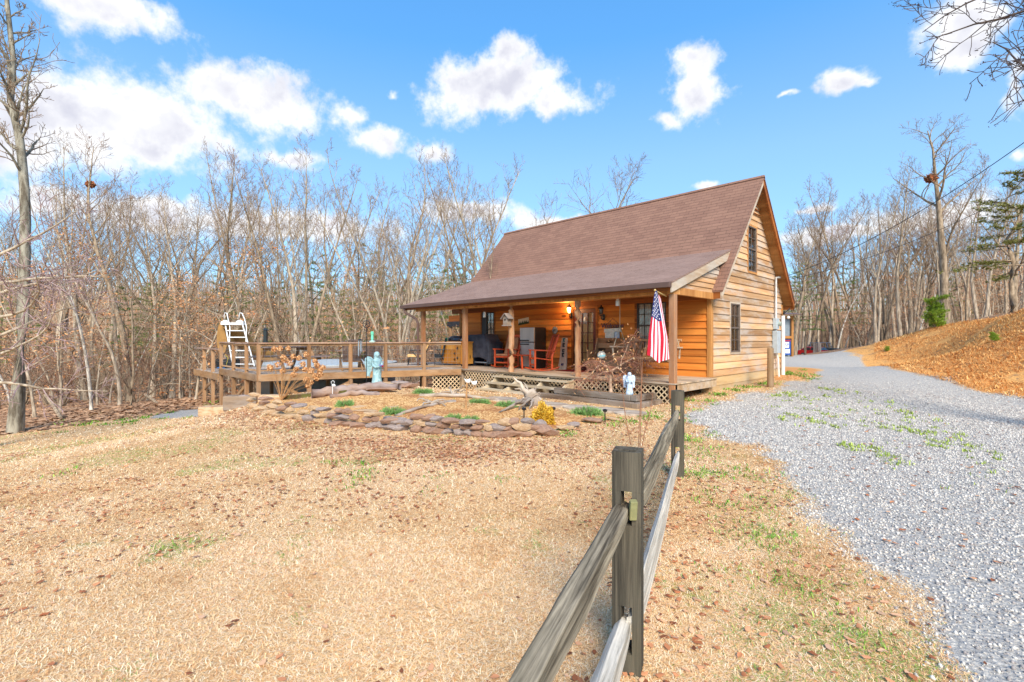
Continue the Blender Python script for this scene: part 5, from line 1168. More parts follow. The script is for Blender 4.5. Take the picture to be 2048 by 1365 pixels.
x2, _ = on_y(1259, 784, -3.12); an2 = thing('angel_statue', 'small pale blue praying angel statue on the timber planter edge', 'statue', (x2, -3.12, .35), TH + R(-8)); statue(an2, 45 / FPX * AD(x2, -3.12)[1], M_bluegrey, False)

# boulders and border stones
def rock(seed, sx, sy, sz, mat, name='border_stone', flat=.5):
    r_ = random.Random(seed); bm = bmesh.new(); bmesh.ops.create_icosphere(bm, subdivisions=2, radius=1.0)
    pl = [(Vector((r_.uniform(-1, 1), r_.uniform(-1, 1), r_.uniform(-.5, 1))).normalized(), r_.uniform(.5, .8)) for _ in range(13)]
    for v in bm.verts:
        for n_, q in pl:
            e = v.co.dot(n_) - q
            if e > 0: v.co -= n_ * e * .92
        v.co += v.co.normalized() * (.05 * (vnoise(np.array([v.co.x * 3 + seed]), np.array([v.co.y * 3 + v.co.z * 5]), seed)[0] - .5))
        v.co.x *= sx; v.co.y *= sy; v.co.z *= sz
    me = bpy.data.meshes.new(name); bm.to_mesh(me); bm.free(); me.materials.append(mat); o = bpy.data.objects.new(name, me); scene.collection.objects.link(o); return o
ROCKS = {}
for i, (mat, k) in enumerate(((M_stoneA, 'A'), (M_stoneB, 'B'), (M_stoneC, 'C'))): ROCKS[k] = []
LBL = {'A': 'grey purple fieldstone in the dry stacked border of the flower bed', 'B': 'pale tan fieldstone in the dry stacked border of the flower bed', 'C': 'rusty brown fieldstone in the dry stacked border of the flower bed'}
MT = {'A': M_stoneA, 'B': M_stoneB, 'C': M_stoneC}; nst = [0]
def stone(px, py, wpx, hpx, k, lift=0.0, yaw=0.0, lab=None, tilt=0.0, dep=.8):
    p = GP(px, py); d = AD(p.x, p.y)[1]; sx, sz = wpx / 2 / FPX * d, hpx / 2 / FPX * d
    if len(ROCKS[k]) < 6: o = rock(nst[0] * 7 + 3, 1, 1, 1, MT[k]); ROCKS[k].append(o)
    else: o = ROCKS[k][nst[0] % 6].copy(); scene.collection.objects.link(o)
    nst[0] += 1; o.scale = (sx * 1.35, max(sz, sx * .6) * dep * 1.3, sz * 1.0); o.location = (p.x, p.y, p.z + sz * .8 + lift); o.rotation_euler = (rnd.uniform(-.12, .12), tilt + rnd.uniform(-.1, .1), TH + yaw)
    tag(o, lab or LBL[k], 'stone', None if lab else 'fieldstones of the flower bed border'); return o
BORD = [(478, 808), (520, 822), (560, 834), (610, 842), (655, 848), (700, 853), (750, 857), (800, 862), (850, 866), (900, 870), (950, 874), (1000, 876), (1045, 874), (1085, 868)]
seglen = 0
def bord(t):
    f = t * (len(BORD) - 1); i = min(int(f), len(BORD) - 2); u = f - i; return BORD[i][0] + (BORD[i + 1][0] - BORD[i][0]) * u, BORD[i][1] + (BORD[i + 1][1] - BORD[i][1]) * u
for row, n, dy, hh in ((0, 30, 0, 14), (1, 29, -10, 13), (2, 25, -19, 12)):
    for i in range(n):
        t = (i + .5 + rnd.uniform(-.25, .25)) / n
        if row == 2 and rnd.random() < .2: continue
        px, py = bord(t); wd = rnd.uniform(22, 46) * (.75 + .4 * t); k = rnd.choice('AABCC' if t > .3 else 'ABBC')
        d_ = AD(*GP(px, py)[:2])[1]
        stone(px, py + rnd.uniform(-1, 1), wd, hh * rnd.uniform(.85, 1.3) * (.8 + .5 * t), k, lift=-dy / FPX * d_ * 1.3, yaw=rnd.uniform(-.35, .35))
for px, py, w_, h_, k, tl, lb in ((1055, 868, 36, 22, 'C', 0, 'blocky rust brown stone at the right end of the stone border'), (1094, 872, 52, 24, 'C', .25, 'wedge shaped brown stone lying right of the yellow shrub'), (1128, 862, 34, 12, 'B', 0, 'long pale tan stone near the border\'s right end'), (1146, 856, 28, 11, 'A', 0, 'small grey stone at the border\'s far right end'), (1185, 846, 44, 10, 'C', .05, 'flat pinkish slab beyond the border\'s right end'), (1225, 842, 36, 7, 'B', .1, 'thin pale slab lying in the grass by the planter'), (665, 838, 40, 20, 'B', -.35, 'tilted tan slab propped in the middle of the border'), (790, 850, 60, 18, 'A', .1, 'longest grey purple stone in the middle of the border')):
    stone(px, py, w_, h_, k, .02, 0, lb, tl)
for px, py, w_, h_, k in ((676, 776, 44, 9, 'A'), (700, 772, 50, 10, 'C'), (730, 779, 44, 8, 'A'), (776, 776, 46, 10, 'B'), (800, 772, 40, 10, 'A'), (820, 777, 40, 12, 'C'), (836, 770, 30, 9, 'A'), (760, 784, 60, 9, 'C'), (690, 783, 60, 8, 'C'), (650, 776, 26, 10, 'B')):
    stone(px, py, w_, h_, k, .03, rnd.uniform(-.3, .3)).__setitem__('label', {'A': 'flat grey rock in the low mound around the teal angel', 'B': 'pale rock in the low mound around the teal angel', 'C': 'brown rock in the low mound around the teal angel'}[k])
for o in list(scene.objects):
    if o.get('label', '').endswith('around the teal angel'): o['group'] = 'mound rocks around the angel'
for px, py, w_, h_ in ((688, 828, 50, 7), (735, 825, 56, 8), (770, 818, 48, 6), (720, 818, 40, 8), (836, 806, 50, 5)):
    stone(px, py, w_, h_, 'B', 0, rnd.uniform(-.3, .3)).update({'label': 'flat pale stepping slab half sunk in the mulch bed', 'group': 'stepping slabs in the mulch'}) if False else None
    o = stone(px, py, w_, h_, 'B', 0, rnd.uniform(-.3, .3)); o['label'] = 'flat pale slab half sunk in the mulch behind the border'; o['group'] = 'slabs in the mulch bed'

def limb(mb, pts, r0, r1, n=8, wob=.0, flat=1.0):
    k = len(pts); mb.tube(pts, [(r0 + (r1 - r0) * i / (k - 1)) * rnd.uniform(1 - wob, 1 + wob) for i in range(k)], n, True, flat)
def curve(a, b, n=9, sag=.0, wob=.03):
    a, b = Vector(a), Vector(b); return [a.lerp(b, i / (n - 1)) + Vector((rnd.uniform(-wob, wob), rnd.uniform(-wob, wob), rnd.uniform(-wob, wob) + sag * math.sin(math.pi * i / (n - 1)))) for i in range(n)]
for (ax, ay, bx_, by_, r0, r1, lb) in ((625, 799, 800, 780, .13, .09, 'long weathered purple grey log lying in front of the angel mound'), (660, 800, 760, 793, .07, .05, 'shorter grey log lying alongside the long weathered log'), (840, 796, 1000, 803, .05, .03, 'thin pale driftwood branch lying along the flagstones'), (790, 838, 900, 808, .04, .03, 'slender bleached branch lying across the middle of the mulch')):
    a, b = GP(ax, ay), GP(bx_, by_); m = MB(); m.rnd(.5); limb(m, curve((0, 0, r0 * .9), b - a + Vector((0, 0, r1)), 14, .06, r0 * .35), r0, r1, 9, .18); o = m.build('driftwood_log', M_log if r0 > .06 else M_drift, loc=a, smooth=True); tag(o, lb, 'log')
b = GP(862, 812); m = MB(); m.rnd(.6)
for e in ((-.5, .1, .03), (.45, .05, .04), (.1, -.3, .05), (-.25, -.2, .12), (.2, .25, .1)): limb(m, curve((0, 0, .06), e, 6, .05, .02), .03, .012, 6)
o = m.build('driftwood_branch', M_drift, loc=b, smooth=True); tag(o, 'small forked bleached branch lying mid bed between junipers', 'branch')
b = GP(905, 792); m = MB(); m.rnd(.6)
for e in ((-.55, .0, .02), (.5, .1, .28), (.42, .2, .1), (-.4, .2, .2), (.9, -.1, .02)): limb(m, curve((0, 0, .05), e, 7, .06, .03), .03, .01, 6)
o = m.build('driftwood_branch', M_drift, loc=b, smooth=True); tag(o, 'twisted bleached branch lying before the lattice skirt', 'branch')
# root stump
rp = GP(1066, 812); rs = thing('driftwood_stump', 'gnarled silver root stump with long spiky arms in the flower bed', 'stump', tuple(rp), TH); dS = AD(rp.x, rp.y)[1]; u_ = dS / FPX
m = MB(); m.rnd(.5); m.ball((0, 0, .12), .17, 14, 1.1, .9, .9); limb(m, curve((.0, 0, .1), (-8 * u_, .1, 30 * u_), 6, 0, .02), .2, .12, 10, .2); m.build('root_ball', M_drift, rs, smooth=True)
for e, r0 in (((-43 * u_, .1, 56 * u_), .07), ((-38 * u_, .05, 36 * u_), .05), ((-.72, -1.25, .05), .06), ((14 * u_, .1, 24 * u_), .05), ((-.35, -1.0, .06), .045), ((-.42, -.8, .16), .035), ((-.1, -.75, .05), .04), ((28 * u_, -.1, 8 * u_), .06), ((6 * u_, .3, 34 * u_), .045), ((-20 * u_, .2, 44 * u_), .04)):
    m = MB(); m.rnd(rnd.random()); limb(m, curve((0, 0, .16), e, 9, .03, .025), r0, r0 * .22, 8, .15); m.build('root_arm', M_drift, rs, smooth=True)

# low spreading junipers
def juniper(seed, mat):
    r_ = np.random.default_rng(seed); V, F, T = [], [], []
    for s in range(230):
        th = r_.random() * 6.283; el_ = r_.uniform(.05, 1.1); L = r_.uniform(.5, 1.05) * (1 - .25 * el_ / 1.1); base = np.array([.12 * math.cos(th), .12 * math.sin(th), .03])
        dv = np.array([math.cos(th) * math.cos(el_), math.sin(th) * math.cos(el_), math.sin(el_) * .55])
        for t in np.linspace(.25, 1, 9):
            c = base + dv * L * t * .5 + np.array([0, 0, -.05 * t * t])
            for _ in range(2):
                q = r_.normal(size=3) * .5 + dv * 1.1; q /= np.linalg.norm(q); w_ = np.cross(q, r_.normal(size=3)); w_ /= np.linalg.norm(w_); l_ = .075 * r_.uniform(.6, 1.2)
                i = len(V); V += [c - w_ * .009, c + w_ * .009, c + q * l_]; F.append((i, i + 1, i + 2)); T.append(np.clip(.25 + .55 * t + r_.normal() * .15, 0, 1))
    return V, F, T
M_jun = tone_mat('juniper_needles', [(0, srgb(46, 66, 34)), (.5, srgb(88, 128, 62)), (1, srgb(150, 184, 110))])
jps = []
for i, sd_ in enumerate((1, 2, 3)):
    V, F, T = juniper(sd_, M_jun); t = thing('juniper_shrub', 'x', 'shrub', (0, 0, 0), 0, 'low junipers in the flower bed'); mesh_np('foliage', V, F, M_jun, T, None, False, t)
    m = MB(); m.rnd(.4)
    for k in range(7): w_ = k * .9; limb(m, curve((0, 0, -.02), (.3 * math.cos(w_), .3 * math.sin(w_), .16), 5, .03, .01), .014, .005, 5)
    m.build('stem', M_log, t); jps.append(t)
JL = [(690, 815, 36, 22, 'small round juniper between the long log and the stone border'), (786, 831, 50, 24, 'spreading juniper just behind the middle of the stone border'), (846, 788, 38, 15, 'low juniper in front of the deck footing block'), (908, 843, 34, 22, 'left half of the twin juniper behind the front border stones'), (942, 845, 34, 20, 'right half of the twin juniper behind the front border stones'), (958, 809, 42, 16, 'flat juniper beside the bird stake and flagstones'), (1012, 816, 40, 20, 'bushy juniper left of the root stump'), (1172, 832, 60, 26, 'widest blue green juniper below the timber planter'), (1112, 842, 18, 8, 'tiny juniper sprig right of the yellow shrub')]
for i, (px, py, w_, h_, lb) in enumerate(JL):
    p = GP(px, py); d = AD(p.x, p.y)[1]; s = (w_ / FPX * d / .95, w_ / FPX * d / .95, h_ / FPX * d / .27)
    if i < 3: o = jps[i]; o.location = p; o.scale = s; o['label'] = lb; o.rotation_euler.z = i
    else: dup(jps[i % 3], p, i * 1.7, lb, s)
# yellow shrub
V, F, T = [], [], []; r_ = np.random.default_rng(9)
for s in range(5200):
    u = r_.normal(size=3); u /= np.linalg.norm(u); u[2] = abs(u[2]); lump = .8 + .25 * math.sin(5 * u[0] + 3) * math.sin(6 * u[1] + 1) + .12 * math.sin(14 * u[0] + 9 * u[2]); c = u * np.array([.30, .30, .36]) * lump * r_.uniform(.62, 1.06); q = r_.normal(size=3) * .6 + u; q /= np.linalg.norm(q); w_ = np.cross(q, r_.normal(size=3)); w_ /= np.linalg.norm(w_)
    i = len(V); V += [c - w_ * .010, c + w_ * .010, c + q * .05]; F.append((i, i + 1, i + 2)); T.append(r_.random())
ys = gthing('golden_shrub', 'rounded bright golden yellow conifer shrub beside the root stump', 'shrub', 1086, 850); d = AD(ys.location.x, ys.location.y)[1]; ys.scale = (48 / FPX * d / .6,) * 2 + (44 / FPX * d / .38,)
mesh_np('foliage', V, F, tone_mat('golden_foliage', [(0, srgb(150, 100, 20)), (.5, srgb(214, 164, 40)), (1, srgb(240, 206, 90))]), T, None, False, ys)
m = MB(); m.rnd(.3)
for k in range(6): limb(m, curve((0, 0, -.03), (.15 * math.cos(k), .15 * math.sin(k), .25), 5, 0, .01), .012, .005, 5)
m.build('stem', M_log, ys)
# dried hydrangea
hy = gthing('dried_hydrangea', 'leafless hydrangea with dried orange flower heads before the deck corner', 'shrub', 562, 803, TH); d = AD(hy.location.x, hy.location.y)[1]; u_ = d / FPX
M_stem = plain('pale_tan_stem', srgb(190, 146, 96), .8, alt=srgb(140, 100, 66), scale=20); M_dry = tone_mat('dried_petals', [(0, srgb(160, 100, 56)), (.5, srgb(214, 156, 102)), (1, srgb(240, 200, 150))])
HEADS = [(540, 737), (560, 700), (577, 700), (567, 718), (556, 732), (580, 729), (598, 719), (612, 712), (606, 731), (565, 745), (588, 752), (630, 725), (634, 733), (610, 742), (645, 738), (622, 745), (540, 740), (613, 762), (622, 768), (634, 760), (640, 752), (630, 755), (615, 775), (586, 716), (592, 741), (640, 745), (570, 723), (549, 701)]
m = MB()
for k, (px, py) in enumerate(HEADS):
    e = Vector(((px - 562) * u_, rnd.uniform(-.35, .35), (803 - py) * u_)); mid = Vector((e.x * .45, e.y * .5, e.z * .62)); m.rnd(rnd.random()); P = [Vector((0, 0, 0)).lerp(mid, i / 4) for i in range(4)] + [mid.lerp(e, i / 4) for i in range(5)]; m.tube(P, [.0075 - .0006 * i for i in range(9)], 5, False)
m.build('stems', M_stem, hy)
for k, (px, py) in enumerate(HEADS):
    rnd2 = np.random.default_rng(100 + k); V, F, T = [], [], []; e = np.array([(px - 562) * u_, 0, (803 - py) * u_]); R_ = rnd.uniform(.06, .095)
    for _ in range(150):
        q = rnd2.normal(size=3); q /= np.linalg.norm(q); c = q * R_ * rnd2.uniform(.6, 1); w_ = np.cross(q, rnd2.normal(size=3)); w_ /= np.linalg.norm(w_); v_ = np.cross(q, w_) + q * .4
        i = len(V); V += [c, c + (w_ + v_ * .5) * .016, c + v_ * .03, c + (-w_ + v_ * .5) * .016]; F.append((i, i + 1, i + 2, i + 3)); T.append(rnd2.random())
    o = mesh_np('flower_head', V, F, M_dry, T, None, False, hy); o.location = e
# weeping maple in the planter
wm = thing('weeping_maple', 'bare weeping maple with drooping reddish twigs in the timber planter', 'small tree', (on_y(1222, 770, -2.72)[0], -2.72, .26), TH); u_ = AD(wm.location.x, wm.location.y)[1] / FPX
M_mb = plain('pale_maple_bark', srgb(196, 166, 138), .85, alt=srgb(140, 112, 92), scale=12); M_mt = plain('reddish_maple_twigs', srgb(140, 92, 78), .85, alt=srgb(176, 120, 90), scale=9)
L2 = lambda px, py, y=0: Vector(((px - 1222) * u_, y, (778 - py) * u_))
m = MB(); m.tube([L2(1222, 780), L2(1221, 760), L2(1220, 740), L2(1222, 731)], [.05, .042, .036, .034], 8)
ARMS = [[(1221, 731), (1212, 722), (1200, 720), (1190, 728), (1178, 742), (1165, 752), (1150, 763)], [(1221, 731), (1235, 725), (1250, 714), (1265, 712), (1280, 718)], [(1240, 722), (1244, 708), (1250, 694), (1258, 676), (1268, 660)], [(1221, 731), (1228, 745), (1238, 752)], [(1235, 725), (1245, 735), (1258, 745), (1268, 762)], [(1221, 731), (1205, 734), (1192, 742), (1180, 752)], [(1212, 722), (1196, 712), (1180, 714), (1165, 722)], [(1250, 714), (1270, 704), (1285, 708), (1296, 722)]]
tw = MB(); ends = []
for A in ARMS:
    P = [L2(x, y, rnd.uniform(-.1, .1)) for x, y in A]; r0 = .026 if A[0][1] > 728 else .018; m.tube(P, [r0 * (1 - .75 * i / (len(P) - 1)) for i in range(len(P))], 7, False); ends += P[1:]
m.build('trunk', M_mb, wm, smooth=True)
for e in ends:
    for _ in range(15):
        dv = Vector((rnd.gauss(0, 1), rnd.gauss(0, 1), rnd.uniform(-.2, .7))).normalized(); L = rnd.uniform(.15, .55); P = [e + dv * L * t + Vector((0, 0, -.45 * L * t * t)) for t in (0, .25, .5, .75, 1)]
        tw.tube(P, [.0045, .004, .003, .0024, .0016], 3, False)
        for t in (2, 3):
            q = P[t] + Vector((rnd.gauss(0, .06), rnd.gauss(0, .06), rnd.uniform(-.12, .03))); tw.tube([P[t], q], [.0025, .0012], 3, False)
tw.build('crown', M_mt, wm)
r_ = np.random.default_rng(4); V, F, T = [], [], []
for _ in range(420):
    e = ends[r_.integers(len(ends))]; c = np.array(e) + r_.normal(size=3) * .16; q = r_.normal(size=(2, 3)) * .014; i = len(V); V += [c - q[0], c + q[1], c + q[0], c - q[1]]; F.append((i, i + 1, i + 2, i + 3)); T.append(r_.random())
mesh_np('dry_leaves', V, F, M_dry, T, None, False, wm)
# stakes, hooks, solar lights
sh = gthing('shepherd_hook', 'tall black garden hook with pierced ring on top before the deck', 'garden hook', 733, 776, TH); d = AD(sh.location.x, sh.location.y)[1]; u_ = d / FPX
m = MB(); top = (776 - 658) * u_; m.tube([(0, 0, 0), (0, 0, top)], .009, 6); m.tube([(0, 0, top - 8 * u_), (5 * u_, 0, top + 3 * u_), (10 * u_, 0, top + 1 * u_), (11.5 * u_, 0, top - 6 * u_)], .007, 5); m.tube([(0, 0, top - 8 * u_), (-6 * u_, 0, top - 3 * u_), (-11 * u_, 0, top - 5 * u_), (-13 * u_, 0, top - 10 * u_)], .007, 5); m.build('pole', M_black, sh)
m = MB(); m.tube([(7 * u_ * math.cos(k * .2618), 0, top + 7 * u_ + 7 * u_ * math.sin(k * .2618)) for k in range(25)], .011, 5, False)
for k in range(5): m.tube([(0, 0, top + 7 * u_), (6.5 * u_ * math.cos(k * 1.2566 + 1.57), 0, top + 7 * u_ + 6.5 * u_ * math.sin(k * 1.2566 + 1.57))], .007, 4)
m.build('ring', M_black, sh)
wp = sh.matrix_basis @ Vector((11.5 * u_, 0, top - 6 * u_)); hf = thing('nectar_feeder', 'green glass nectar feeder hanging from the ring topped garden hook', 'bird feeder', wp)
m = MB(); m.lathe((0, 0, 0), [(.02, -.02), (.045, -.04), (.04, -.1), (.03, -.12), (.035, -.22), (.02, -.25)], 10); m.build('bottle', plain('green_glass', srgb(110, 206, 170), .15, .6), hf)
m = MB(); m.lathe((0, 0, 0), [(.02, -.25), (.08, -.27), (.07, -.30), (.03, -.31)], 12); m.build('dish', plain('pale_dish', srgb(190, 214, 204), .4), hf)
wp = sh.matrix_basis @ Vector((-13 * u_, 0, top - 10 * u_)); wc = thing('wind_chime', 'dark metal wind chime with five tubes hung from the garden hook', 'wind chime', wp)
m = MB(); m.tube([(0, 0, 0), (0, 0, -.18)], .004, 4); m.lathe((0, 0, -.2), [(.06, 0), (.06, .02), (.01, .04)], 10); m.build('cap', M_black, wc)
for k in range(5): m = MB(); w_ = k * 1.257; m.tube([(.045 * math.cos(w_), .045 * math.sin(w_), -.2), (.045 * math.cos(w_), .045 * math.sin(w_), -.48 - .03 * k)], .009, 6); m.build('chime', M_metal, wc)
h2 = gthing('garden_stake', 'short white wire swirl stake beside the mound logs', 'garden stake', 665, 795, TH); d = AD(h2.location.x, h2.location.y)[1]; u_ = d / FPX
m = MB(); m.tube([(0, 0, 0), (0, 0, 22 * u_), (-3 * u_, 0, 28 * u_), (1 * u_, 0, 31 * u_), (4 * u_, 0, 28 * u_), (2 * u_, 0, 22 * u_), (-1 * u_, 0, 20 * u_)], .008, 5); m.build('wire', M_white, h2); m = MB(); m.ball((2.5 * u_, 0, 21 * u_), 3.2 * u_, 8, 1.3, .8, .8); m.build('bird_figure', M_white, h2)
bs = gthing('bird_stake', 'wooden garden stake carrying two white bird figures', 'garden stake', 932, 822, TH); d = AD(bs.location.x, bs.location.y)[1]; u_ = d / FPX
m = MB(); m.rnd(.6); m.tube([(0, 0, 0), (1 * u_, 0, 34 * u_), (2 * u_, 0, 56 * u_)], .022, 6); m.tube([(5 * u_, 0, 80 * u_), (6.5 * u_, 0, 98 * u_)], .01, 5) if False else None; m.tube([(1 * u_, 0, 40 * u_), (12 * u_, 0, 38 * u_), (20 * u_, 0, 47 * u_)], .014, 5); m.build('stake', M_stem, bs)
for bx_, bz_ in ((4, 56), (17, 52)): m = MB(); m.ball((bx_ * u_, 0, bz_ * u_), 4 * u_, 10, 1.25, .8, 1.0); m.ball((bx_ * u_ + 3.4 * u_, 0, bz_ * u_ + 3.4 * u_), 2.1 * u_, 8); m.tube([(bx_ * u_ - 3 * u_, 0, bz_ * u_), (bx_ * u_ - 8 * u_, 0, bz_ * u_ + 6 * u_)], [2 * u_, .6 * u_], 6); m.build('bird_figure', M_white, bs, smooth=True)
for px, py, lb in ((1048, 843, 'small black solar path light beside the stump arm'), (1081, 848, 'small black solar path light in front of the golden shrub'), (1107, 842, 'black solar path light right of the golden shrub'), (1210, 846, 'thin bare stake light at the bed edge by the planter')):
    t = gthing('path_light', lb, 'path light', px, py); d = AD(t.location.x, t.location.y)[1]; u_ = d / FPX
    m = MB(); m.tube([(0, 0, -.03), (0, 0, 18 * u_)], .011, 6); m.build('stake', M_black, t); m = MB(); m.lathe((0, 0, 18 * u_), [(.012, 0), (.035, .01), (.045, .045), (.02, .06)], 10); m.build('lamp_head', M_black, t)
# bare saplings by the fence
sp = gthing('bare_sapling', 'thin leafless reddish saplings growing beside the far fence post', 'sapling', 1277, 905, TH); u_ = AD(sp.location.x, sp.location.y)[1] / FPX
M_sap = plain('red_brown_stem', srgb(150, 104, 76), .8)
for k, P in enumerate(([(0, 0), (2, 60), (6, 130), (4, 190)], [(4, 0), (6, 80), (8, 160), (11, 215)], [(-14, 10), (-24, 60), (-30, 110), (-30, 150)], [(8, 0), (16, 40), (27, 80), (32, 120)])):
    m = MB(); m.tube([(x * u_, .02 * k, z * u_) for x, z in P], [.007, .006, .004, .002], 5)
    for q in range(7): a = Vector((P[1][0] * u_, .02 * k, P[1][1] * u_)).lerp(Vector((P[3][0] * u_, .02 * k, P[3][1] * u_)), q / 7); m.tube([a, a + Vector((rnd.uniform(-.07, .07), rnd.uniform(-.05, .05), rnd.uniform(.04, .12)))], [.003, .001], 4)
    m.build('stem', M_sap, sp)
# log bollard by the gable
p = GP(1541, 775); d = AD(p.x, p.y)[1]; m = MB(); m.rnd(.6); hh = (772 - 693) / FPX * d; rr_ = 6.3 / FPX * d
m.lathe((0, 0, 0), [(rr_ * 1.05, -.1), (rr_, .1), (rr_ * .97, hh * .6), (rr_ * .93, hh - .03), (rr_ * .8, hh)], 14); o = m.build('log_bollard', wood('grey_tan_log', srgb(180, 146, 106), srgb(124, 94, 66), Z_, 10, 2, .85, weather=srgb(150, 132, 112)), loc=p, smooth=True); tag(o, 'round upright log bollard by the cabin\'s far gable corner', 'bollard')
# ------------------------------------------------------------------ split rail fence
fb1, fb2 = GP(1262, 1352), GP(1361, 955)
fence = thing('split_rail_fence', 'grey weathered split rail fence running from the lawn to the drive', 'fence', tuple(fb1), TH)
def FLoc(px, py, d): p = at(px, py, d); a, dd = AD(p.x, p.y); a1, d1 = AD(fb1.x, fb1.y); return Vector((a - a1, dd - d1, p.z - fb1.z))
d1, d2 = AD(fb1.x, fb1.y)[1], AD(fb2.x, fb2.y)[1]
M_post = M_fence
M_rail = wood('black_stained_split_rail', srgb(192, 176, 150), srgb(66, 58, 48), (1, .035, 1), 60, 0, .95, .06, weather=srgb(64, 64, 56), bump=1.0, wamt=.55)
M_rail2 = wood('silver_split_rail', srgb(224, 214, 198), srgb(132, 124, 112), (1, .035, 1), 60, 0, .95, .06, weather=srgb(104, 98, 88), bump=1.0, wamt=.4)
def slotted_post(cx, cy, w, dp, top, slots, name='post'):
    X0, Y0 = cx, cy; cx = cy = 0.0; m = MB(); m.rnd(.5); zs = [-.12] + [q for s in slots for q in s] + [top]; hw, sl = w / 2, w * .19
    for i in range(0, len(zs), 2): m.box(cx - hw, cx + hw, cy - dp / 2, cy + dp / 2, zs[i], zs[i + 1])
    for s in slots:
        for sg in (-1, 1): m.box(cx + min(sg * sl, sg * hw), cx + max(sg * sl, sg * hw), cy - dp / 2, cy + dp / 2, s[0] + .0005, s[1] - .0005)
    m.box(cx - hw * .6, cx + hw * .6, cy - dp * .3, cy + dp * .3, top, top + .006)
    o = m.build(name, M_post, fence, loc=(X0, Y0, 0)); o.rotation_euler = (0, 0, R(-21)); return o
hp = lambda py, d: EYE + (HYP - py) / FPX * d
slotted_post(-.0, 0.06, .136, .12, hp(905, d1) - fb1.z, [(hp(1310, d1) - fb1.z, hp(1215, d1) - fb1.z), (hp(1052, d1) - fb1.z, hp(984, d1) - fb1.z)])
q = FLoc(1359, 955, d2); slotted_post(q.x, q.y + .06, .142, .125, hp(783, d2) - fb1.z, [(hp(918, d2) - fb1.z, hp(895, d2) - fb1.z), (hp(842, d2) - fb1.z, hp(812, d2) - fb1.z)])
def rail(p0, p1, w0, h0, w1, h1, mat, seed, mid=1.25):
    """A riven rail: an irregular five-sided section that swells in the middle and thins to tongues."""
    r_ = random.Random(seed); p0, p1 = Vector(p0), Vector(p1); d = (p1 - p0).normalized(); sd = d.cross(Vector((0, 0, 1))).normalized(); up = sd.cross(d).normalized()
    base = [(-.5, -.35), (.42, -.5), (.5, .12), (.16, .5), (-.42, .38)]; N = 26; m = MB(); m.rnd(.35 + .1 * seed); LEN = (p1 - p0).length
    jit = [(r_.uniform(-.06, .06), r_.uniform(-.06, .06)) for _ in base]
    wob = [np.interp(np.linspace(0, 5, N), range(6), [r_.uniform(-1, 1) for _ in range(6)]) for _ in range(10)]
    for i in range(N):
        t = i / (N - 1); e = min(1, t / .1, (1 - t) / .1); e = e * e * (3 - 2 * e); w_ = (w0 + (w1 - w0) * t) * (.7 + .3 * e) * (1 + (mid - 1) * math.sin(math.pi * t)); h_ = (h0 + (h1 - h0) * t) * (.38 + .62 * e) * (1 + (mid - 1) * .6 * math.sin(math.pi * t))
        for q_, ((x, y), (jx, jy)) in enumerate(zip(base, jit)): m.v.append(((x + jx + .07 * wob[q_][i]) * w_, t * LEN, (y + jy + .07 * wob[q_ + 5][i]) * h_))
    for i in range(N - 1):
        for k in range(5): k2 = (k + 1) % 5; m.face((i * 5 + k, i * 5 + k2, (i + 1) * 5 + k2, (i + 1) * 5 + k))
    m.face([0, 1, 2, 3, 4]); m.face([(N - 1) * 5 + k for k in (4, 3, 2, 1, 0)]); o = m.build('rail', mat, fence, bevel=.004, loc=p0)
    o.rotation_euler = Matrix((sd, d, up)).transposed().to_euler(); return o
rail(FLoc(1249, 1012, d1 + .10), FLoc(985, 1490, d1 - 1.22), .075, .10, .085, .11, M_rail, 1, 1.1)
rail(FLoc(1253, 1236, d1 + .10), FLoc(1150, 1560, d1 - .75), .07, .09, .085, .10, M_rail2, 2)
rail(FLoc(1268, 1012, d1 + .0), FLoc(1356, 826, d2 + .06), .055, .17, .05, .13, M_rail, 3, 1.15)
rail(FLoc(1262, 1250, d1 + .0), FLoc(1357, 906, d2 + .06), .06, .19, .05, .12, M_rail2, 4, 1.15)
m = MB(); m.rnd(.7); a = FLoc(1262, 1010, d1 - .03); m.beam(a + Vector((.012, .0, .02)), a + Vector((.012, .02, -.075)), .035, .03, up=(0, 1, 0)); m.build('rail_tongue', plain('green_grey_end_grain', srgb(142, 138, 96), .9, .1, scale=18), fence, bevel=.005)

# ------------------------------------------------------------------ trees
def bark(name, light, dark):
    def fn(g, b):
        v = g.scale(g.tc(), (1, 1, .22)); n = g.noise(v, 9, 6, .7); n2 = g.noise(g.tc(), 1.4, 4, .6)
        c = g.mix(g.sstep(n, .35, .65), dark, light); c = g.mix(g.math('MULTIPLY', g.sstep(n2, .5, .7), .4), c, tuple(x * .6 for x in dark))
        g.put(b.inputs['Base Color'], c); g.l.new(g.bump(n, .7, .03), b.inputs['Normal'])
    return newmat(name, fn, .95, .1)
B_grey = bark('pale_grey_bark', srgb(200, 182, 158), srgb(140, 122, 102)); B_tan = bark('tan_bark', srgb(178, 156, 130), srgb(114, 97, 78)); B_birch = bark('white_bark', srgb(226, 218, 204), srgb(152, 140, 126)); B_dark = bark('dark_bark', srgb(120, 102, 90), srgb(70, 58, 52))
B_big = bark('lichen_grey_bark', srgb(164, 156, 138), srgb(96, 86, 72))
T_grey = plain('grey_brown_twigs', srgb(158, 134, 110), .95, .1, alt=srgb(118, 99, 80), scale=3); T_red = plain('red_brown_twigs', srgb(154, 120, 98), .95, .1, alt=srgb(114, 89, 72), scale=3)
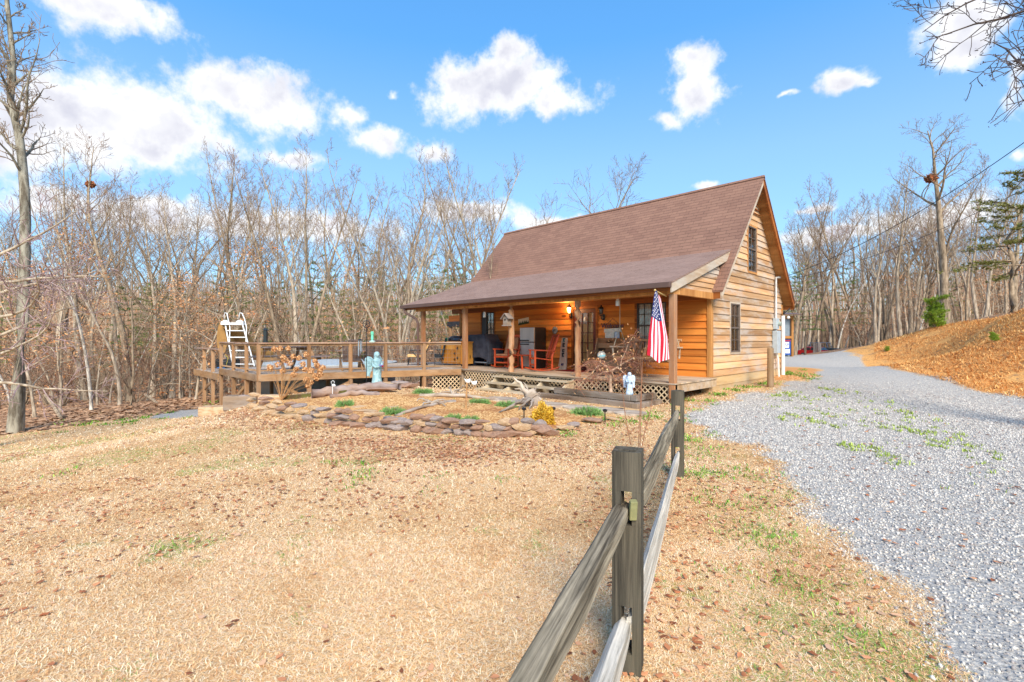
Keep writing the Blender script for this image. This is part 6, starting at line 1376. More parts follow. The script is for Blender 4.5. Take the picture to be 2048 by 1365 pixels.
class TreeGen:
    def __init__(s, seed): s.r = np.random.default_rng(seed); s.tr = MB(); s.tw = MB(); s.tips = []
    def branch(s, p, dv, L, r, lev, maxlev, up, kids, trunk_levels=1, spread=.8, wob=.12):
        R_ = s.r; n = (11, 8, 6, 5, 4)[min(lev, 4)]; pts, rad, cur, d = [np.array(p)], [r], np.array(p, float), np.array(dv, float)
        for i in range(n):
            d = d + R_.normal(size=3) * wob + np.array([0, 0, up]); d /= np.linalg.norm(d); cur = cur + d * L / n; pts.append(cur.copy()); t = (i + 1) / n; rad.append(max(.006, r * (1 - .82 * t)))
        mb = s.tr if lev < trunk_levels else s.tw; mb.rnd(float(R_.random())); mb.tube([Vector(q) for q in pts], rad, (8, 6, 4, 3, 3)[min(lev, 4)], False)
        s.tips.append((pts[-1], lev))
        if lev < maxlev:
            for k in range(kids[lev]):
                t = .22 + .76 * (k + R_.random()) / kids[lev]; f = t * n; i = min(int(f), n - 1); q = pts[i] + (pts[i + 1] - pts[i]) * (f - i); tg = pts[i + 1] - pts[i]; tg /= np.linalg.norm(tg)
                o = R_.normal(size=3); o -= tg * o.dot(tg); o /= np.linalg.norm(o); nd = tg * (1 - spread * .45) + o * spread; nd /= np.linalg.norm(nd)
                s.branch(q, nd, L * R_.uniform(.32, .55) * (1.1 - .5 * t), max(.005, rad[i] * R_.uniform(.45, .62)), lev + 1, maxlev, up * .8 + .03, kids, trunk_levels, spread, wob * 1.15)
    def trunk(s, H, r, first, nb, blen, bang, maxlev=3, kids=(0, 5, 5, 4), lean=(0, 0), pts=None, up=.10, trunk_levels=2, top=.08, wob=.02):
        R_ = s.r
        if pts is None:
            n = 16; c = np.zeros(3); pts = [c.copy()]; d = np.array([lean[0], lean[1], 1.0])
            for i in range(n): d = d + np.r_[R_.normal(size=2) * wob * 3, 0]; c = c + d / np.linalg.norm(d) * H / n; pts.append(c.copy())
        pts = [np.array(q, float) for q in pts]; n = len(pts) - 1; rad = [r * (1 - (1 - top) * (i / n) ** .9) for i in range(n + 1)]; rad[0] *= 1.35
        s.tr.rnd(.5); s.tr.tube([Vector(q) for q in pts], rad, 10, False)
        for k in range(nb):
            t = first + (1 - first) * ((k + R_.random() * .9) / nb) ** .85; t = min(t, .985); f = t * n; i = min(int(f), n - 1); q = pts[i] + (pts[i + 1] - pts[i]) * (f - i)
            w_ = k * 2.4 + R_.normal() * .5; e = bang * R_.uniform(.8, 1.2) * (1 - .35 * t); nd = np.array([math.cos(w_) * math.sin(e), math.sin(w_) * math.sin(e), math.cos(e)])
            s.branch(q, nd, blen * H * (1.12 - .75 * (t - first) / (1 - first)) * R_.uniform(.75, 1.15), max(.012, rad[i] * R_.uniform(.38, .6)), 1, maxlev, up, kids, trunk_levels)
        return s
def leafcloud(gen, n, size, levs, seed, flat=.4, jit=1.0):
    r_ = np.random.default_rng(seed); tips = [q for q, l in gen.tips if l in levs]; idx = r_.integers(len(tips), size=n); c = np.array([tips[i] for i in idx]) + r_.normal(size=(n, 3)) * np.array([.22, .22, .10]) * jit
    u, v = r_.normal(size=(n, 3)) * np.array([1, 1, flat]), r_.normal(size=(n, 3)) * np.array([1, 1, flat]); u /= np.linalg.norm(u, axis=1)[:, None]; v /= np.linalg.norm(v, axis=1)[:, None]
    s_ = size * r_.uniform(.6, 1.4, size=(n, 1)); V = np.stack([c - u * s_, c + v * s_ * .6, c + u * s_, c - v * s_ * .6], 1).reshape(-1, 3); F = np.arange(n * 4).reshape(-1, 4); return V, F, r_.random(n)
M_beech = tone_mat('dead_beech_leaves', [(0, srgb(176, 104, 60)), (.4, srgb(208, 144, 92)), (.75, srgb(224, 172, 122)), (1, srgb(192, 140, 100))])
M_pine = tone_mat('pine_needles', [(0, srgb(66, 86, 42)), (.5, srgb(112, 132, 66)), (1, srgb(160, 172, 100))])
M_cedar = tone_mat('cedar_sprays', [(0, srgb(70, 70, 30)), (.5, srgb(112, 112, 50)), (1, srgb(160, 156, 86))])
M_bright = tone_mat('young_pine_needles', [(0, srgb(92, 120, 30)), (.5, srgb(140, 168, 50)), (1, srgb(190, 206, 90))])
PROTO = {}
def finish(gen, name, label, cat, tm, cm, crown='crown', leaves=None, lm=None, lname='leaves', group=None):
    t = thing(name, label, cat, (0, 0, -100), 0, group); gen.tr.build('trunk', tm, t, smooth=True)
    if gen.tw.f: gen.tw.build(crown, cm, t)
    if leaves: mesh_np(lname, leaves[0], leaves[1], lm, leaves[2], None, False, t)
    return t
def make(kind, seed, tm, tw_, name='bare_tree'):
    gsn = TreeGen(seed)
    if kind == 'tall': gsn.trunk(15, .17, .42, 15, .24, .75, 3, (0, 6, 5, 4), (gsn.r.normal() * .05, gsn.r.normal() * .05), up=.09)
    elif kind == 'slim': gsn.trunk(13, .10, .38, 13, .20, .6, 3, (0, 5, 4, 3), (gsn.r.normal() * .06, gsn.r.normal() * .06), up=.09, wob=.03)
    elif kind == 'wide': gsn.trunk(12, .22, .25, 13, .46, .85, 3, (0, 8, 6, 4), up=.06, wob=.03)
    elif kind == 'vase':
        for k in range(6): w_ = k * 1.05; gsn.trunk(13, .11, .3, 10, .22, .6, 3, (0, 5, 4, 3), (.24 * math.cos(w_) + gsn.r.normal() * .05, .24 * math.sin(w_) + gsn.r.normal() * .05), up=.08)
    elif kind == 'brush':
        for k in range(9): gsn.trunk(3.2 * gsn.r.uniform(.6, 1.2), .022, .15, 7, .34, .7, 2, (0, 4, 3), (gsn.r.normal() * .35, gsn.r.normal() * .35), up=.05, trunk_levels=1, wob=.05)
    elif kind == 'beech': gsn.trunk(6.5, .06, .12, 17, .34, 1.25, 2, (0, 6, 4), up=.0, wob=.03)
    lv = leafcloud(gsn, 1100, .05, (1, 2), seed) if kind == 'beech' else None
    return finish(gsn, name, 'x', 'tree', tm, tw_, leaves=lv, lm=M_beech)
def pine(seed, H, r, first, mat, whorl=5, dens=26, droop=-.1, name='pine_tree', needle=.16, width=.24):
    r_ = np.random.default_rng(seed); gsn = TreeGen(seed); n = 14; P = [np.array([r_.normal() * .03 * i, r_.normal() * .03 * i, H * i / n]) for i in range(n + 1)]
    gsn.tr.rnd(.5); gsn.tr.tube([Vector(q) for q in P], [r * (1 - .9 * i / n) for i in range(n + 1)], 8, False); C_, D_ = [], []
    z = H * first
    while z < H * .98:
        t = (z / H - first) / (1 - first); L = width * H * (1 - t) ** .8 * r_.uniform(.7, 1.1) + .25
        for k in range(whorl):
            if r_.random() < .22: continue
            w_ = r_.random() * 6.283; i = min(int(z / H * n), n - 1); p = P[i] + (P[i + 1] - P[i]) * (z / H * n - i); dv = np.array([math.cos(w_), math.sin(w_), droop + .5 * t]); dv /= np.linalg.norm(dv); Q = [p + dv * L * u + np.array([0, 0, .10 * L * u * u]) for u in (0, .33, .66, 1)]
            gsn.tr.tube([Vector(q) for q in Q], [.03 * (1 - t) + .01, .02, .012, .006], 4, False)
            m_ = max(3, int(L * dens * .35))
            for _ in range(m_): u = r_.uniform(.3, 1.05); c = p + dv * L * u + r_.normal(size=3) * np.array([.16, .16, .06]) * (L * .35 + .3); C_ += [c] * 9; D_ += [dv] * 9
        z += H * .042 * r_.uniform(.7, 1.3)
    C_, D_ = np.array(C_), np.array(D_); m_ = len(C_); q = r_.normal(size=(m_, 3)) * np.array([1, 1, .7]) + D_ * .6 + [0, 0, .25]; q /= np.linalg.norm(q, axis=1)[:, None]; w_ = np.cross(q, r_.normal(size=(m_, 3))); w_ /= np.linalg.norm(w_, axis=1)[:, None]
    V = np.stack([C_ - w_ * .016, C_ + w_ * .016, C_ + q * needle * r_.uniform(.7, 1.3, (m_, 1))], 1).reshape(-1, 3); F = np.arange(m_ * 3).reshape(-1, 3)
    t = thing(name, 'x', 'tree', (0, 0, -100)); gsn.tr.build('trunk', B_tan, t, smooth=True); mesh_np('crown', V, F, mat, np.repeat(r_.random(m_ // 9), 9) * .7 + r_.random(m_) * .3, None, False, t); return t
PR_ = {'tall': [make('tall', 10 + i, (B_grey, B_tan, B_grey, B_tan)[i], (T_grey, T_red)[i % 2]) for i in range(4)], 'slim': [make('slim', 30 + i, (B_birch, B_grey, B_tan)[i], T_grey) for i in range(3)],
       'wide': [make('wide', 50 + i, B_tan, T_grey) for i in range(2)], 'vase': [make('vase', 60, B_grey, T_grey), make('vase', 61, B_tan, T_red)], 'brush': [make('brush', 70 + i, B_tan, (T_red, T_grey)[i % 2], 'bare_thicket') for i in range(3)],
       'beech': [make('beech', 80 + i, B_grey, T_grey, 'beech_sapling') for i in range(3)], 'pine': [pine(90, 13, .16, .35, M_pine), pine(91, 11, .13, .3, M_pine)]}
HT = {'tall': 15.5, 'slim': 13.3, 'wide': 13.5, 'vase': 13.5, 'brush': 3.2, 'beech': 6.6, 'pine': 13}
used = set(); ntree = [0]
def plant(kind, i, a, d, H, label, group=None, rz=None, wide=1.0, tilt=(0, 0)):
    P = PR_[kind][i % len(PR_[kind])]; x, y = W(a, d); z = float(hz([a], [d])[0]) - .1; s = H / HT[kind]; sc = (s * wide, s * wide, s); rz = rnd.uniform(0, 6.28) if rz is None else rz
    key = (kind, i % len(PR_[kind])); ntree[0] += 1
    if key not in used:
        used.add(key); o = P; o.location = (x, y, z); o.rotation_euler = (tilt[0], tilt[1], rz); o.scale = sc; o['label'] = label
        if group: o['group'] = group
        return o
    o = dup(P, (x, y, z), rz, label, sc, tilt)
    if group: o['group'] = group
    elif 'group' in o: del o['group']
    return o
def ptree(kind, i, px, top, d, label, wide=1.0, group=None):
    a = (px - CXP) / FPX * d; zb = float(hz([a], [d])[0]); return plant(kind, i, a, d, EYE + (HYP - top) / FPX * d - zb, label, group, None, wide)
GL, GRt, GB = 'bare trees of the woods left of the cabin', 'bare trees of the woods right of the cabin', 'bare trees behind the cabin'
for kind, i, px, top, d, lab, wd in (
    ('slim', 0, 183, 300, 17, 'straight white barked tree near the left lawn edge', .9), ('tall', 1, 262, 230, 22, 'tallest bare tree in the left woods, crown against the big cloud', 1.1), ('slim', 1, 240, 330, 18.5, 'slender pale trunk right of the straight white barked tree', 1.0), ('slim', 2, 262, 420, 17.5, 'thin forked tree at the lawn edge beside the slender pale trunk', .9),
    ('tall', 2, 170, 290, 26, 'bare tree holding a dark leafy nest high in the left woods', 1.0), ('wide', 0, 410, 330, 27, 'broad spreading bare oak left of the white slide', 1.0), ('tall', 3, 500, 340, 27, 'upright bare tree above the picnic table end of the deck', 1.1), ('tall', 0, 590, 275, 26, 'tall forked bare tree above the picnic table', 1.0), ('tall', 2, 625, 290, 29, 'tall slender bare tree just right of the tall forked tree', .9),
    ('vase', 0, 800, 315, 25, 'many stemmed vase shaped bare tree left of the porch roof', 1.0), ('tall', 1, 690, 330, 27, 'pale bare tree above the slatted deck chairs', .9), ('slim', 1, 720, 450, 24, 'thin pale tree behind the ring topped garden hook', 1.0), ('tall', 3, 965, 372, 34, 'bare tree just left of the roof ridge end', 1.0), ('wide', 1, 1010, 395, 36, 'bare tree touching the left end of the roof ridge', .8), ('wide', 1, 1180, 285, 24, 'rounded wide bare crown rising behind the roof ridge', 1.15),
    ('wide', 1, 1590, 405, 36, 'spreading bare tree right beside the gable edge', .9), ('tall', 0, 1604, 470, 66, 'white trunk standing behind the red car', .9), ('tall', 1, 1668, 430, 68, 'dark limbed bare tree behind the far jeep', .9), ('vase', 1, 1765, 390, 40, 'vase shaped bare tree in the middle of the right woods', 1.0), ('wide', 0, 1830, 430, 38, 'wide bare crown left of the hilltop tree with the nest', .9), ('tall', 2, 1955, 330, 34, 'tall bare tree near the right edge behind the cedar', 1.0), ('wide', 1, 2030, 300, 28, 'large bare tree at the far right above the bank', 1.0)):
    ptree(kind, i, px, top, d, lab, wd)
fill = np.random.default_rng(42)
for n, kind, p0, p1, d0_, d1_, t0, t1, lab, grp in (
    (44, 'tall', -10, 1000, 24, 46, 295, 420, 'bare grey trunk deeper in the woods left of the cabin', GL), (32, 'slim', -10, 980, 19, 34, 400, 540, 'slender bare understorey trunk in the woods left of the cabin', 'slender trunks left of the cabin'), (12, 'wide', 0, 980, 26, 44, 370, 450, 'broad limbed bare tree deeper in the woods left of the cabin', 'broad bare trees left of the cabin'),
    (9, 'tall', 1740, 2050, 31, 37, 330, 410, 'tall pale bare tree rooted on the plateau just behind the bank', 'bare trees just behind the bank'), (44, 'tall', 1590, 2055, 36, 60, 350, 470, 'bare grey trunk in the woods behind the drive and bank', GRt), (30, 'slim', 1590, 2055, 36, 70, 440, 560, 'slender bare trunk in the woods behind the drive and bank', 'slender trunks behind the drive'), (8, 'wide', 1620, 2055, 40, 60, 410, 480, 'broad limbed bare tree in the woods behind the drive', 'broad bare trees behind the drive')):
    for k in range(n):
        d = fill.uniform(d0_, d1_); px = p0 + (p1 - p0) * (k + fill.random()) / n
        if 1592 < px < 1730: d = max(d, 67 + fill.random() * 10)
        if kind == 'slim' and 380 < px < 900 and d < 24: d += 5
        ptree(kind, int(fill.integers(9)), px, fill.uniform(t0, t1), d, lab, fill.uniform(.8, 1.15), grp)
for k in range(24):
    px = fill.uniform(0, 960); d = fill.uniform(17.5, 32) if px < 400 else fill.uniform(24, 34); a = (px - CXP) / FPX * d; plant('beech', k, a, d, fill.uniform(3.2, 6.8), 'beech sapling holding pale orange dead leaves in the left woods', 'beech saplings with dead leaves, left woods')
for k in range(12):
    px = fill.uniform(1660, 2045); d = fill.uniform(34, 50); a = (px - CXP) / FPX * d; plant('beech', k, a, d, fill.uniform(4, 8), 'beech sapling with rusty dead leaves in the right woods', 'beech saplings with dead leaves, right woods')
for px, d, H in ((70, 15.8, 5.8), (120, 17, 6.2), (360, 20.5, 5.2), (425, 23, 4.2)):
    a = (px - CXP) / FPX * d; plant('beech', int(px), a, d, H, 'beech sapling holding pale orange dead leaves in the left woods', 'beech saplings with dead leaves, left woods')
for k in range(36):
    px = fill.uniform(0, 960); d = fill.uniform(19, 36) if px < 420 else fill.uniform(23, 36); a = (px - CXP) / FPX * d; plant('brush', k, a, d, fill.uniform(2.0, 4.5), 'leafless tangled thicket in the woods left of the cabin', 'bare thickets of the left woods', None, 1.2)
for k in range(40):
    px = fill.uniform(1600, 2045); d = fill.uniform(46, 78) if px > 1720 else fill.uniform(74, 84); a = (px - CXP) / FPX * d; plant('brush', k, a, d, fill.uniform(2.5, 5), 'leafless tangled thicket at the edge of the right woods', 'bare thickets of the right woods', None, 1.3)
for px, top, d, k in ((735, 480, 38, 0), (905, 470, 44, 1), (860, 500, 40, 0), (560, 510, 36, 1), (940, 480, 46, 0), (310, 500, 38, 1), (660, 520, 42, 0), (985, 470, 52, 1), (450, 520, 44, 0), (30, 500, 34, 1), (640, 500, 30, 0), (765, 490, 32, 1), (880, 520, 30, 0), (930, 500, 33, 1), (480, 530, 30, 0), (250, 520, 30, 1), (345, 540, 28, 0), (700, 560, 27, 1)):
    ptree('pine', k, px, top, d, 'hazy green pine among the bare trees left of the cabin', 1.0, 'pines of the left woods')
for px, top, d, k in ((1610, 478, 48, 1), (1800, 500, 66, 0), (1900, 500, 60, 1), (1700, 520, 70, 0)):
    ptree('pine', k, px, top, d, 'green pine standing among the bare trees behind the drive', 1.0, 'pines of the right woods')

# the large near tree at the left edge
def loc_tree(base_px, base_d, P, d_of=lambda k: 0):
    a0_ = (base_px[0] - CXP) / FPX * base_d; x, y = W(a0_, base_d); z = float(hz([a0_], [base_d])[0]) - .1; out_ = []
    for k, (px, py) in enumerate(P): q = at(px, py, base_d + d_of(k)); out_.append((q.x - x, q.y - y, q.z - z))
    out_[0] = (0, 0, 0); return (x, y, z), out_
pos, P = loc_tree((30, 855), 12.9, [(30, 855), (38, 760), (45, 640), (49, 540), (51, 440), (49, 380), (44, 320), (38, 270), (28, 230), (21, 198), (25, 160), (26, 115), (20, 60), (14, 5), (12, -60), (14, -140)], lambda k: .02 * k)
gsn = TreeGen(5); gsn.trunk(10, .145, .34, 28, .13, 1.0, 3, (0, 8, 6, 4), pts=P, up=.04, top=.25); q = P[9]; gsn.branch(np.array(q), np.array([-.45 * CT, -.45 * ST, .8]), 3.4, .05, 1, 3, .06, (0, 7, 5, 4), 2); gsn.branch(np.array(P[7]), np.array([.6 * CT, .6 * ST, .8]), 2.6, .04, 1, 3, .05, (0, 7, 5, 4), 2)
t = finish(gsn, 'bare_tree', 'big near bare tree with lichen grey bark at the left picture edge', 'tree', B_big, T_grey); t.location = pos
# low twiggy tree reaching in from the left edge
a, d = (-40 - CXP) / FPX * 10.5, 10.5; x, y = W(a, d); gsn = TreeGen(6)
for k in range(7): gsn.branch(np.array([0, 0, 1.5 + .42 * k]), np.array([CT, ST, .12 + .05 * k]) + gsn.r.normal(size=3) * .18, 2.4, .04, 1, 3, .0, (0, 9, 8, 5), 2, .9)
gsn.tr.tube([Vector((0, 0, 0)), Vector((.05, 0, 2.5)), Vector((0, .1, 5))], [.10, .08, .03], 8); t = finish(gsn, 'bare_tree', 'low twiggy tree with purplish buds reaching in at the left edge', 'tree', B_grey, plain('purple_grey_twigs', srgb(176, 150, 146), .9, alt=srgb(132, 104, 98), scale=5)); t.location = (x, y, float(hz([a], [d])[0]))
# hilltop tree with nest
pos, P = loc_tree((1890, 650), 27, [(1890, 655), (1889, 600), (1886, 520), (1880, 450), (1876, 400), (1870, 350), (1866, 300), (1855, 262)])
gsn = TreeGen(15); gsn.trunk(9, .24, .45, 13, .36, 1.0, 3, (0, 7, 5, 4), pts=P, up=.03, top=.1); t = finish(gsn, 'bare_tree', 'tall hilltop tree with bare spear top and a leafy nest', 'tree', B_tan, T_grey); t.location = pos
def nest(p, s, lab):
    r_ = np.random.default_rng(int(s * 100)); V, F, T = [], [], []
    for _ in range(500):
        q = r_.normal(size=3); q /= np.linalg.norm(q); c = q * np.array([1, 1, .75]) * s * r_.uniform(.5, 1); e = r_.normal(size=(2, 3)) * s * .22; i = len(V); V += [c - e[0], c + e[1], c + e[0], c - e[1]]; F.append((i, i + 1, i + 2, i + 3)); T.append(r_.random() * .5)
    o = mesh_np('leaf_nest', V, F, M_leaf, T); o.location = p; tag(o, lab, 'nest')
nest(at(1862, 357, 27), .26, 'squirrel nest of brown leaves in the hilltop tree'); nest(at(181, 369, 26), .2, 'dark leaf nest high among the left bare trees')
# overhanging limbs of a tree standing outside the right edge
a, d = 9.6, 7.6; x, y = W(a, d); z = float(hz([a], [d])[0]) - .1; gsn = TreeGen(25); gsn.tr.tube([Vector((0, 0, 0)), Vector((0, .1, 3)), Vector((.1, 0, 6)), Vector((0, 0, 9))], [.3, .24, .2, .12], 10)
for hgt, L, e in ((5.35, 3.0, -.02), (6.2, 2.3, -.15), (7.0, 2.4, -.1), (7.8, 2.6, -.02)): gsn.branch(np.array([0, 0, hgt]), np.array([-CT, -ST, e]) + gsn.r.normal(size=3) * .12, L, .034, 1, 3, -.02, (0, 8, 7, 5), 2, .8)
lv = leafcloud(gsn, 900, .016, (3,), 26, .4, .12); t = finish(gsn, 'bare_tree', 'bare drooping limbs hanging in from the upper right corner', 'tree', B_dark, plain('dark_twigs', srgb(92, 78, 72), .9), leaves=lv, lm=tone_mat('dark_buds', [(0, srgb(60, 48, 44)), (1, srgb(96, 76, 66))]), lname='buds'); t.location = (x, y, z)
# cedar on the bank, bright young pine
r_ = np.random.default_rng(33); cd = pine(34, 7.2, .13, .3, M_cedar, 3, 60, -.12, 'cedar_tree', .13, .3); a, d = (2022 - CXP) / FPX * 22.5, 22.5; x, y = W(a, d); cd.location = (x, y, float(hz([a], [d])[0]) - .1); cd['label'] = 'olive green cedar with drooping boughs on top of the bank'; cd.scale = (1.05, 1.05, .95)
yp = pine(35, 1.9, .04, .05, M_bright, 6, 60, .3, 'young_pine', .16, .38); a, d = (1868 - CXP) / FPX * 25.5, 25.5; x, y = W(a, d); yp.location = (x, y, float(hz([a], [d])[0]) - .05); yp['label'] = 'small bright yellow green pine at the foot of the hilltop tree'; yp['category'] = 'young pine'; yp.scale = (.55, .55, .85)
for px, py, s_ in ((1855, 657, .5), (1990, 683, .35), (1775, 703, .3)):
    p = GP(px, py); dup(yp, p, px, {1855: 'low yellow green seedling just left of the bright young pine', 1990: 'small green tuft alone in the middle of the straw bank', 1775: 'tiny green seedling low on the bank near the drive'}[px], s_ * .45)

# far woods: a mass of trunks and twigs on the hill beyond
r_ = np.random.default_rng(77); n = 6500; d = r_.uniform(46, 135, n); t = r_.uniform(-1.35, 1.35, n); keep = ~((t > .45) & (t < .8) & (d < 78)) & ~((t > .45) & (d < 58)); d, t = d[keep], t[keep]; a = d * t; x, y = W(a, d); z = hz(a, d); n = len(a); V, F, T = [], [], []
H = r_.uniform(5, 11, n); rad = r_.uniform(.05, .13, n); b0 = 0
def addq(p, q, w_, tone):
    n_ = len(p); dirv_ = np.c_[np.full(n_, CT), np.full(n_, ST), np.zeros(n_)] * w_[:, None]; s2 = np.c_[np.full(n_, -ST), np.full(n_, CT), np.zeros(n_)] * w_[:, None]
    V.append(np.stack([p - dirv_, p + s2, p + dirv_, q + dirv_ * .3, q + s2 * .3, q - dirv_ * .3], 1).reshape(-1, 3)); T.append(np.repeat(tone, 2))
tone = r_.random(n); base = np.c_[x, y, z - .3]; addq(base, base + np.c_[r_.normal(size=n) * .5, r_.normal(size=n) * .5, H], rad, tone)
for k in range(13):
    f_ = r_.uniform(.2, 1, n); p = base + np.c_[np.zeros(n), np.zeros(n), H * f_]; w_ = r_.random(n) * 6.283; L = H * r_.uniform(.1, .3, n) * (1.25 - f_); q = p + np.c_[np.cos(w_) * L, np.sin(w_) * L, L * r_.uniform(.3, 1.3, n)]; addq(p, q, np.full(n, .022), tone)
    for j in range(2): q2 = p + (q - p) * .5; w2 = w_ + r_.normal(size=n); addq(q2, q2 + np.c_[np.cos(w2) * L * .5, np.sin(w2) * L * .5, L * .6], np.full(n, .014), tone)
V = np.concatenate(V); k = np.arange(len(V) // 6)[:, None] * 6; F = np.concatenate([k + [0, 1, 4, 5], k + [1, 2, 3, 4]], 1).reshape(-1, 4)
M_far = tone_mat('far_bare_woods', [(0, srgb(146, 122, 98)), (.5, srgb(178, 152, 126)), (.8, srgb(164, 124, 100)), (1, srgb(202, 184, 160))])
mesh_np('far_woods', V, F, M_far, np.concatenate(T), 'stuff')
# dead leaves and evergreen sprays held in the understorey of the woods
n = 8000; d = r_.uniform(20, 70, n); t = r_.uniform(-1.2, -.1, n); a = d * t; ok = (fnoise(a * .22, d * .22, 51) > .5); a, d = a[ok], d[ok]; n = len(a); zz = hz(a, d) + r_.uniform(.3, 4.5, n) * r_.random(n)
leaves('understorey_leaves', a, d, .09 + .0015 * d, M_beech, r_.random(n), zz)

# ------------------------------------------------------------------ far yard
def ground_at(px, d): a = (px - CXP) / FPX * d; x, y = W(a, d); return Vector((x, y, float(hz([a], [d])[0])))
def sight(px, py, d): return at(px, py, d)
# lean-to shed behind the cabin
d = 27.0; p = ground_at(1575, d); shd = thing('lean_to_shed', 'open shed with orange timber frame and metal sheet wall behind the cabin', 'shed', tuple(p), TH); u_ = d / FPX; zt = sight(1575, 638, d).z - p.z
ML = M_trim
for px in (1584, 1520): m = MB(); m.rnd(rnd.random()); x = (px - 1575) * u_; m.box(x - .06, x + .06, -.06, .06, -.2, zt); m.build('post', ML, shd)
m = MB(); m.rnd(.5); m.box((1518 - 1575) * u_, (1586 - 1575) * u_, -.07, .07, zt, zt + .16); z2 = sight(1575, 675, d).z - p.z; m.box((1520 - 1575) * u_, (1583 - 1575) * u_, -.05, .05, z2 - .07, z2 + .07); m.build('beam', ML, shd)
m = MB(); N = 48
for i in range(N): xa, xb = (1520 - 1575) * u_ + 1.75 * i / N, (1520 - 1575) * u_ + 1.75 * (i + 1) / N; m.poly([(xa, .08 + .02 * (i % 2), 0), (xb, .08 + .02 * ((i + 1) % 2), 0), (xb, .08 + .02 * ((i + 1) % 2), zt), (xa, .08 + .02 * (i % 2), zt)])
m.build('metal_sheet', M_metal, shd)
m = MB(); m.rnd(.4); m.hexa([(-2, -.5, zt + .2), (.5, -.5, zt + .2), (.5, 3, zt + .55), (-2, 3, zt + .55), (-2, -.5, zt + .25), (.5, -.5, zt + .25), (.5, 3, zt + .6), (-2, 3, zt + .6)]); m.build('roof', M_gutter, shd)
m = MB(); zc = sight(1573, 694, d).z - p.z; m.box(-.3, .1, -.14, -.1, zc - .45, zc + .4); bn = m.build('banner', plain('blue_banner', srgb(36, 78, 156), .6), shd)
m = MB(); m.box(-.26, .0, -.15, -.142, zc - .05, zc + .26); m.rnd(.2); m.box(-.2, .04, -.15, -.142, zc - .36, zc - .12); m.build('white_panel', M_white, bn); m = MB(); m.box(-.28, .08, -.15, -.142, zc + .3, zc + .38); m.build('red_panel', plain('red_panel', srgb(160, 40, 60), .6), bn)
text('lettering', 'SP', .24, (-.13, -.155, zc + .1), (R(90), 0, 0), plain('banner_blue_ink', srgb(40, 70, 160)), bn, .002)
# vehicles
def vehicle(name, label, cat, p, rz, L, Wd, prof, green, paint, wheel_r, wx):
    """prof: side outline; green: glass house quads given as side polygons."""
    t = thing(name, label, cat, p, rz); m = MB(); m.prism([(x, -Wd / 2, z) for x, z in prof], (0, Wd, 0)); m.build('body', paint, t, bevel=.06)
    for sd in (-1, 1):
        for poly in green: m = MB(); m.prism([(x, sd * (Wd / 2 + .004), z) for x, z in poly], (0, -sd * .02, 0)); m.build('window', M_glass, t)
        for x in wx:
            m = MB(); m.tube([(x, sd * (Wd / 2 - .16), wheel_r), (x, sd * (Wd / 2 + .03), wheel_r)], wheel_r, 18); w_ = m.build('wheel', M_black, t); m = MB(); m.tube([(x, sd * (Wd / 2 + .031), wheel_r), (x, sd * (Wd / 2 + .04), wheel_r)], wheel_r * .6, 12); m.build('rim', M_metal, w_)
    return t
d = 62.0; p = sight(1634, 712, d); zc = p.z - .25
car = vehicle('parked_car', 'red car mostly hidden beyond the crest of the gravel drive', 'car', (p.x, p.y, zc), TH + R(-70), 4.2, 1.7, [(-2.1, .3), (2.1, .3), (2.12, .7), (1.9, .85), (.9, .95), (.35, 1.38), (-1.0, 1.40), (-1.75, .98), (-2.1, .9)], [[(.8, .96), (.32, 1.33), (-.2, 1.34), (-.2, .96)], [(-.28, .96), (-.28, 1.34), (-.95, 1.34), (-1.5, .98)]], plain('red_car_paint', srgb(214, 30, 34), .25, .6), .32, (-1.3, 1.3))
m = MB(); m.hexa([(.42, -.7, 1.34), (.95, -.78, .97), (.95, .78, .97), (.42, .7, 1.34), (.45, -.7, 1.36), (.98, -.78, .99), (.98, .78, .99), (.45, .7, 1.36)]); m.build('windscreen', M_glass, car)
d = 66.0; p = sight(1653, 707, d); zc = p.z - .35
jp = vehicle('parked_jeep', 'dark boxy off road vehicle parked past the drive crest', 'off road car', (p.x, p.y, zc), TH + R(-50), 3.8, 1.65, [(-1.8, .5), (1.8, .5), (1.8, 1.0), (.5, 1.08), (.42, 1.12), (-1.8, 1.12)], [], plain('dark_green_paint', srgb(40, 50, 52), .35, .5), .38, (-1.15, 1.2))
m = MB()
for sd in (-1, 1):
    for x0_, x1_ in ((.42, .22), (-.5, -.5), (-1.75, -1.72)): m.beam((x0_, sd * .78, 1.1), (x1_, sd * .74, 1.78), .07, .07)
m.box(-1.8, .28, -.78, .78, 1.76, 1.83); m.build('hard_top', plain('jeep_top_grey', srgb(96, 106, 124), .5), jp)
m = MB(); m.hexa([(.40, -.72, 1.12), (.44, -.72, 1.12), (.44, .72, 1.12), (.40, .72, 1.12), (.22, -.7, 1.75), (.26, -.7, 1.75), (.26, .7, 1.75), (.22, .7, 1.75)]); m.build('windscreen', M_pane, jp)
for sd in (-1, 1): m = MB(); m.tube([(1.80, sd * .55, .85), (1.84, sd * .55, .85)], .1, 12); m.build('headlight', M_white, jp)
m = MB(); m.box(1.78, 1.95, -.8, .8, .5, .64); m.build('bumper', M_metal, jp)
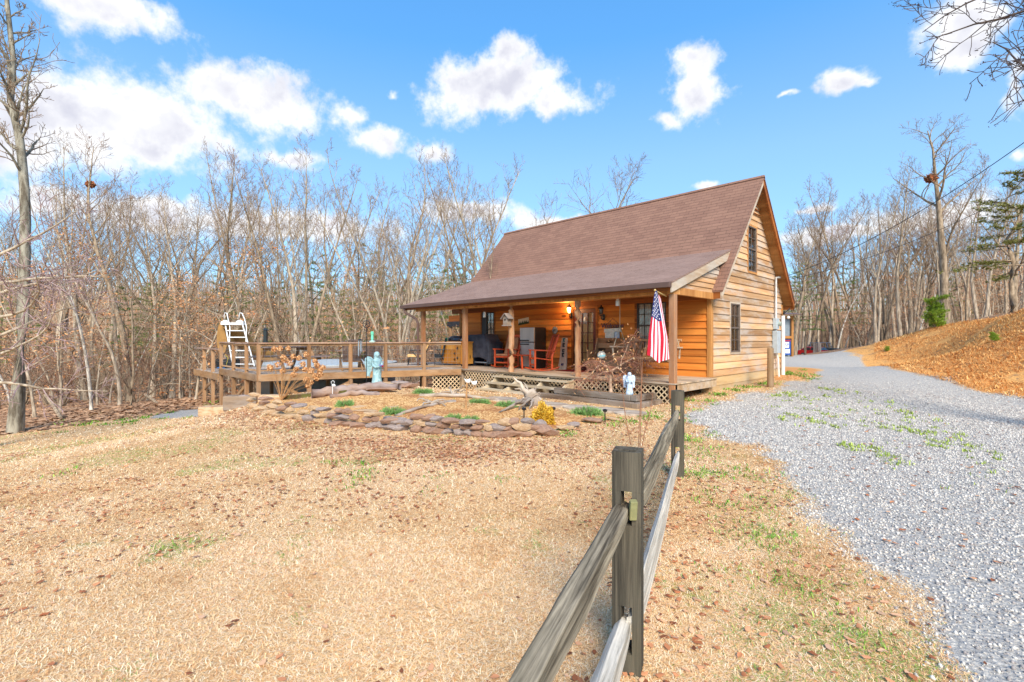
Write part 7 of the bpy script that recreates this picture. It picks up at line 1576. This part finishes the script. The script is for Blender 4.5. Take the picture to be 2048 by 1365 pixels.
# old gate posts between the vehicles, log boom beyond
d = 56.0; p = sight(1635, 709, d); gp = thing('board_screen', 'grey upright boards standing between the red car and the jeep', 'fence', (p.x, p.y, p.z - .5), TH); u_ = d / FPX
for px, h_ in ((1628, 22), (1632, 20), (1637, 23), (1640, 21)): m = MB(); m.rnd(rnd.random()); x = (px - 1635) * u_; m.box(x - .11, x + .11, -.04, .04, 0, h_ * u_ + .6); m.build('board', wood('silver_old_board', srgb(150, 140, 134), srgb(96, 86, 82), Z_, 6, 0, .9), gp)
d = 58.0; p0, p1 = sight(1688, 704, d), sight(1725, 704, d); m = MB(); m.rnd(.4); m.tube([(0, 0, 0), p1 - p0], .2, 8); o = m.build('fallen_log', plain('mossy_log', srgb(130, 128, 86), .9, scale=3, alt=srgb(96, 86, 66)), loc=p0); tag(o, 'mossy fallen log lying across the far end of the drive', 'log')
# overhead wires
for (p, q, lb, r0) in ((at(1563, 556, 17.0), at(2300, 95, 9.5), 'upper black service wire from the gable to the upper right', .010), (at(1563, 562, 17.0), at(2300, 235, 11), 'thinner lower wire from the gable towards the right trees', .007)):
    m = MB(); m.tube([Vector((0, 0, 0)).lerp(q - p, i / 24) - Vector((0, 0, .55 * 4 * (i / 24) * (1 - i / 24))) for i in range(25)], r0, 5, False); o = m.build('service_wire', M_black, loc=p); tag(o, lb, 'wire')
# a leaning dead pole and fallen trunk at the wood's edge
for (a_, b_, r0, lb) in (((85, 835), (125, 880), 0, ''),):
    pass
for (px0, py0, d0_, px1, py1, d1_, r0, lb) in ((90, 790, 16, 122, 836, 14.8, .05, 'dead pole leaning against a stump at the left wood edge'), (290, 790, 19, 320, 812, 18, .05, 'short dead trunk leaning near the forked tree')):
    p, q = at(px0, py0, d0_), at(px1, py1, d1_); m = MB(); m.rnd(.4); m.tube([Vector((0, 0, 0)), (q - p) * .5 + Vector((0, 0, .03)), q - p], [r0 * .7, r0, r0], 7); o = m.build('dead_pole', B_tan, loc=p); tag(o, lb, 'dead branch')
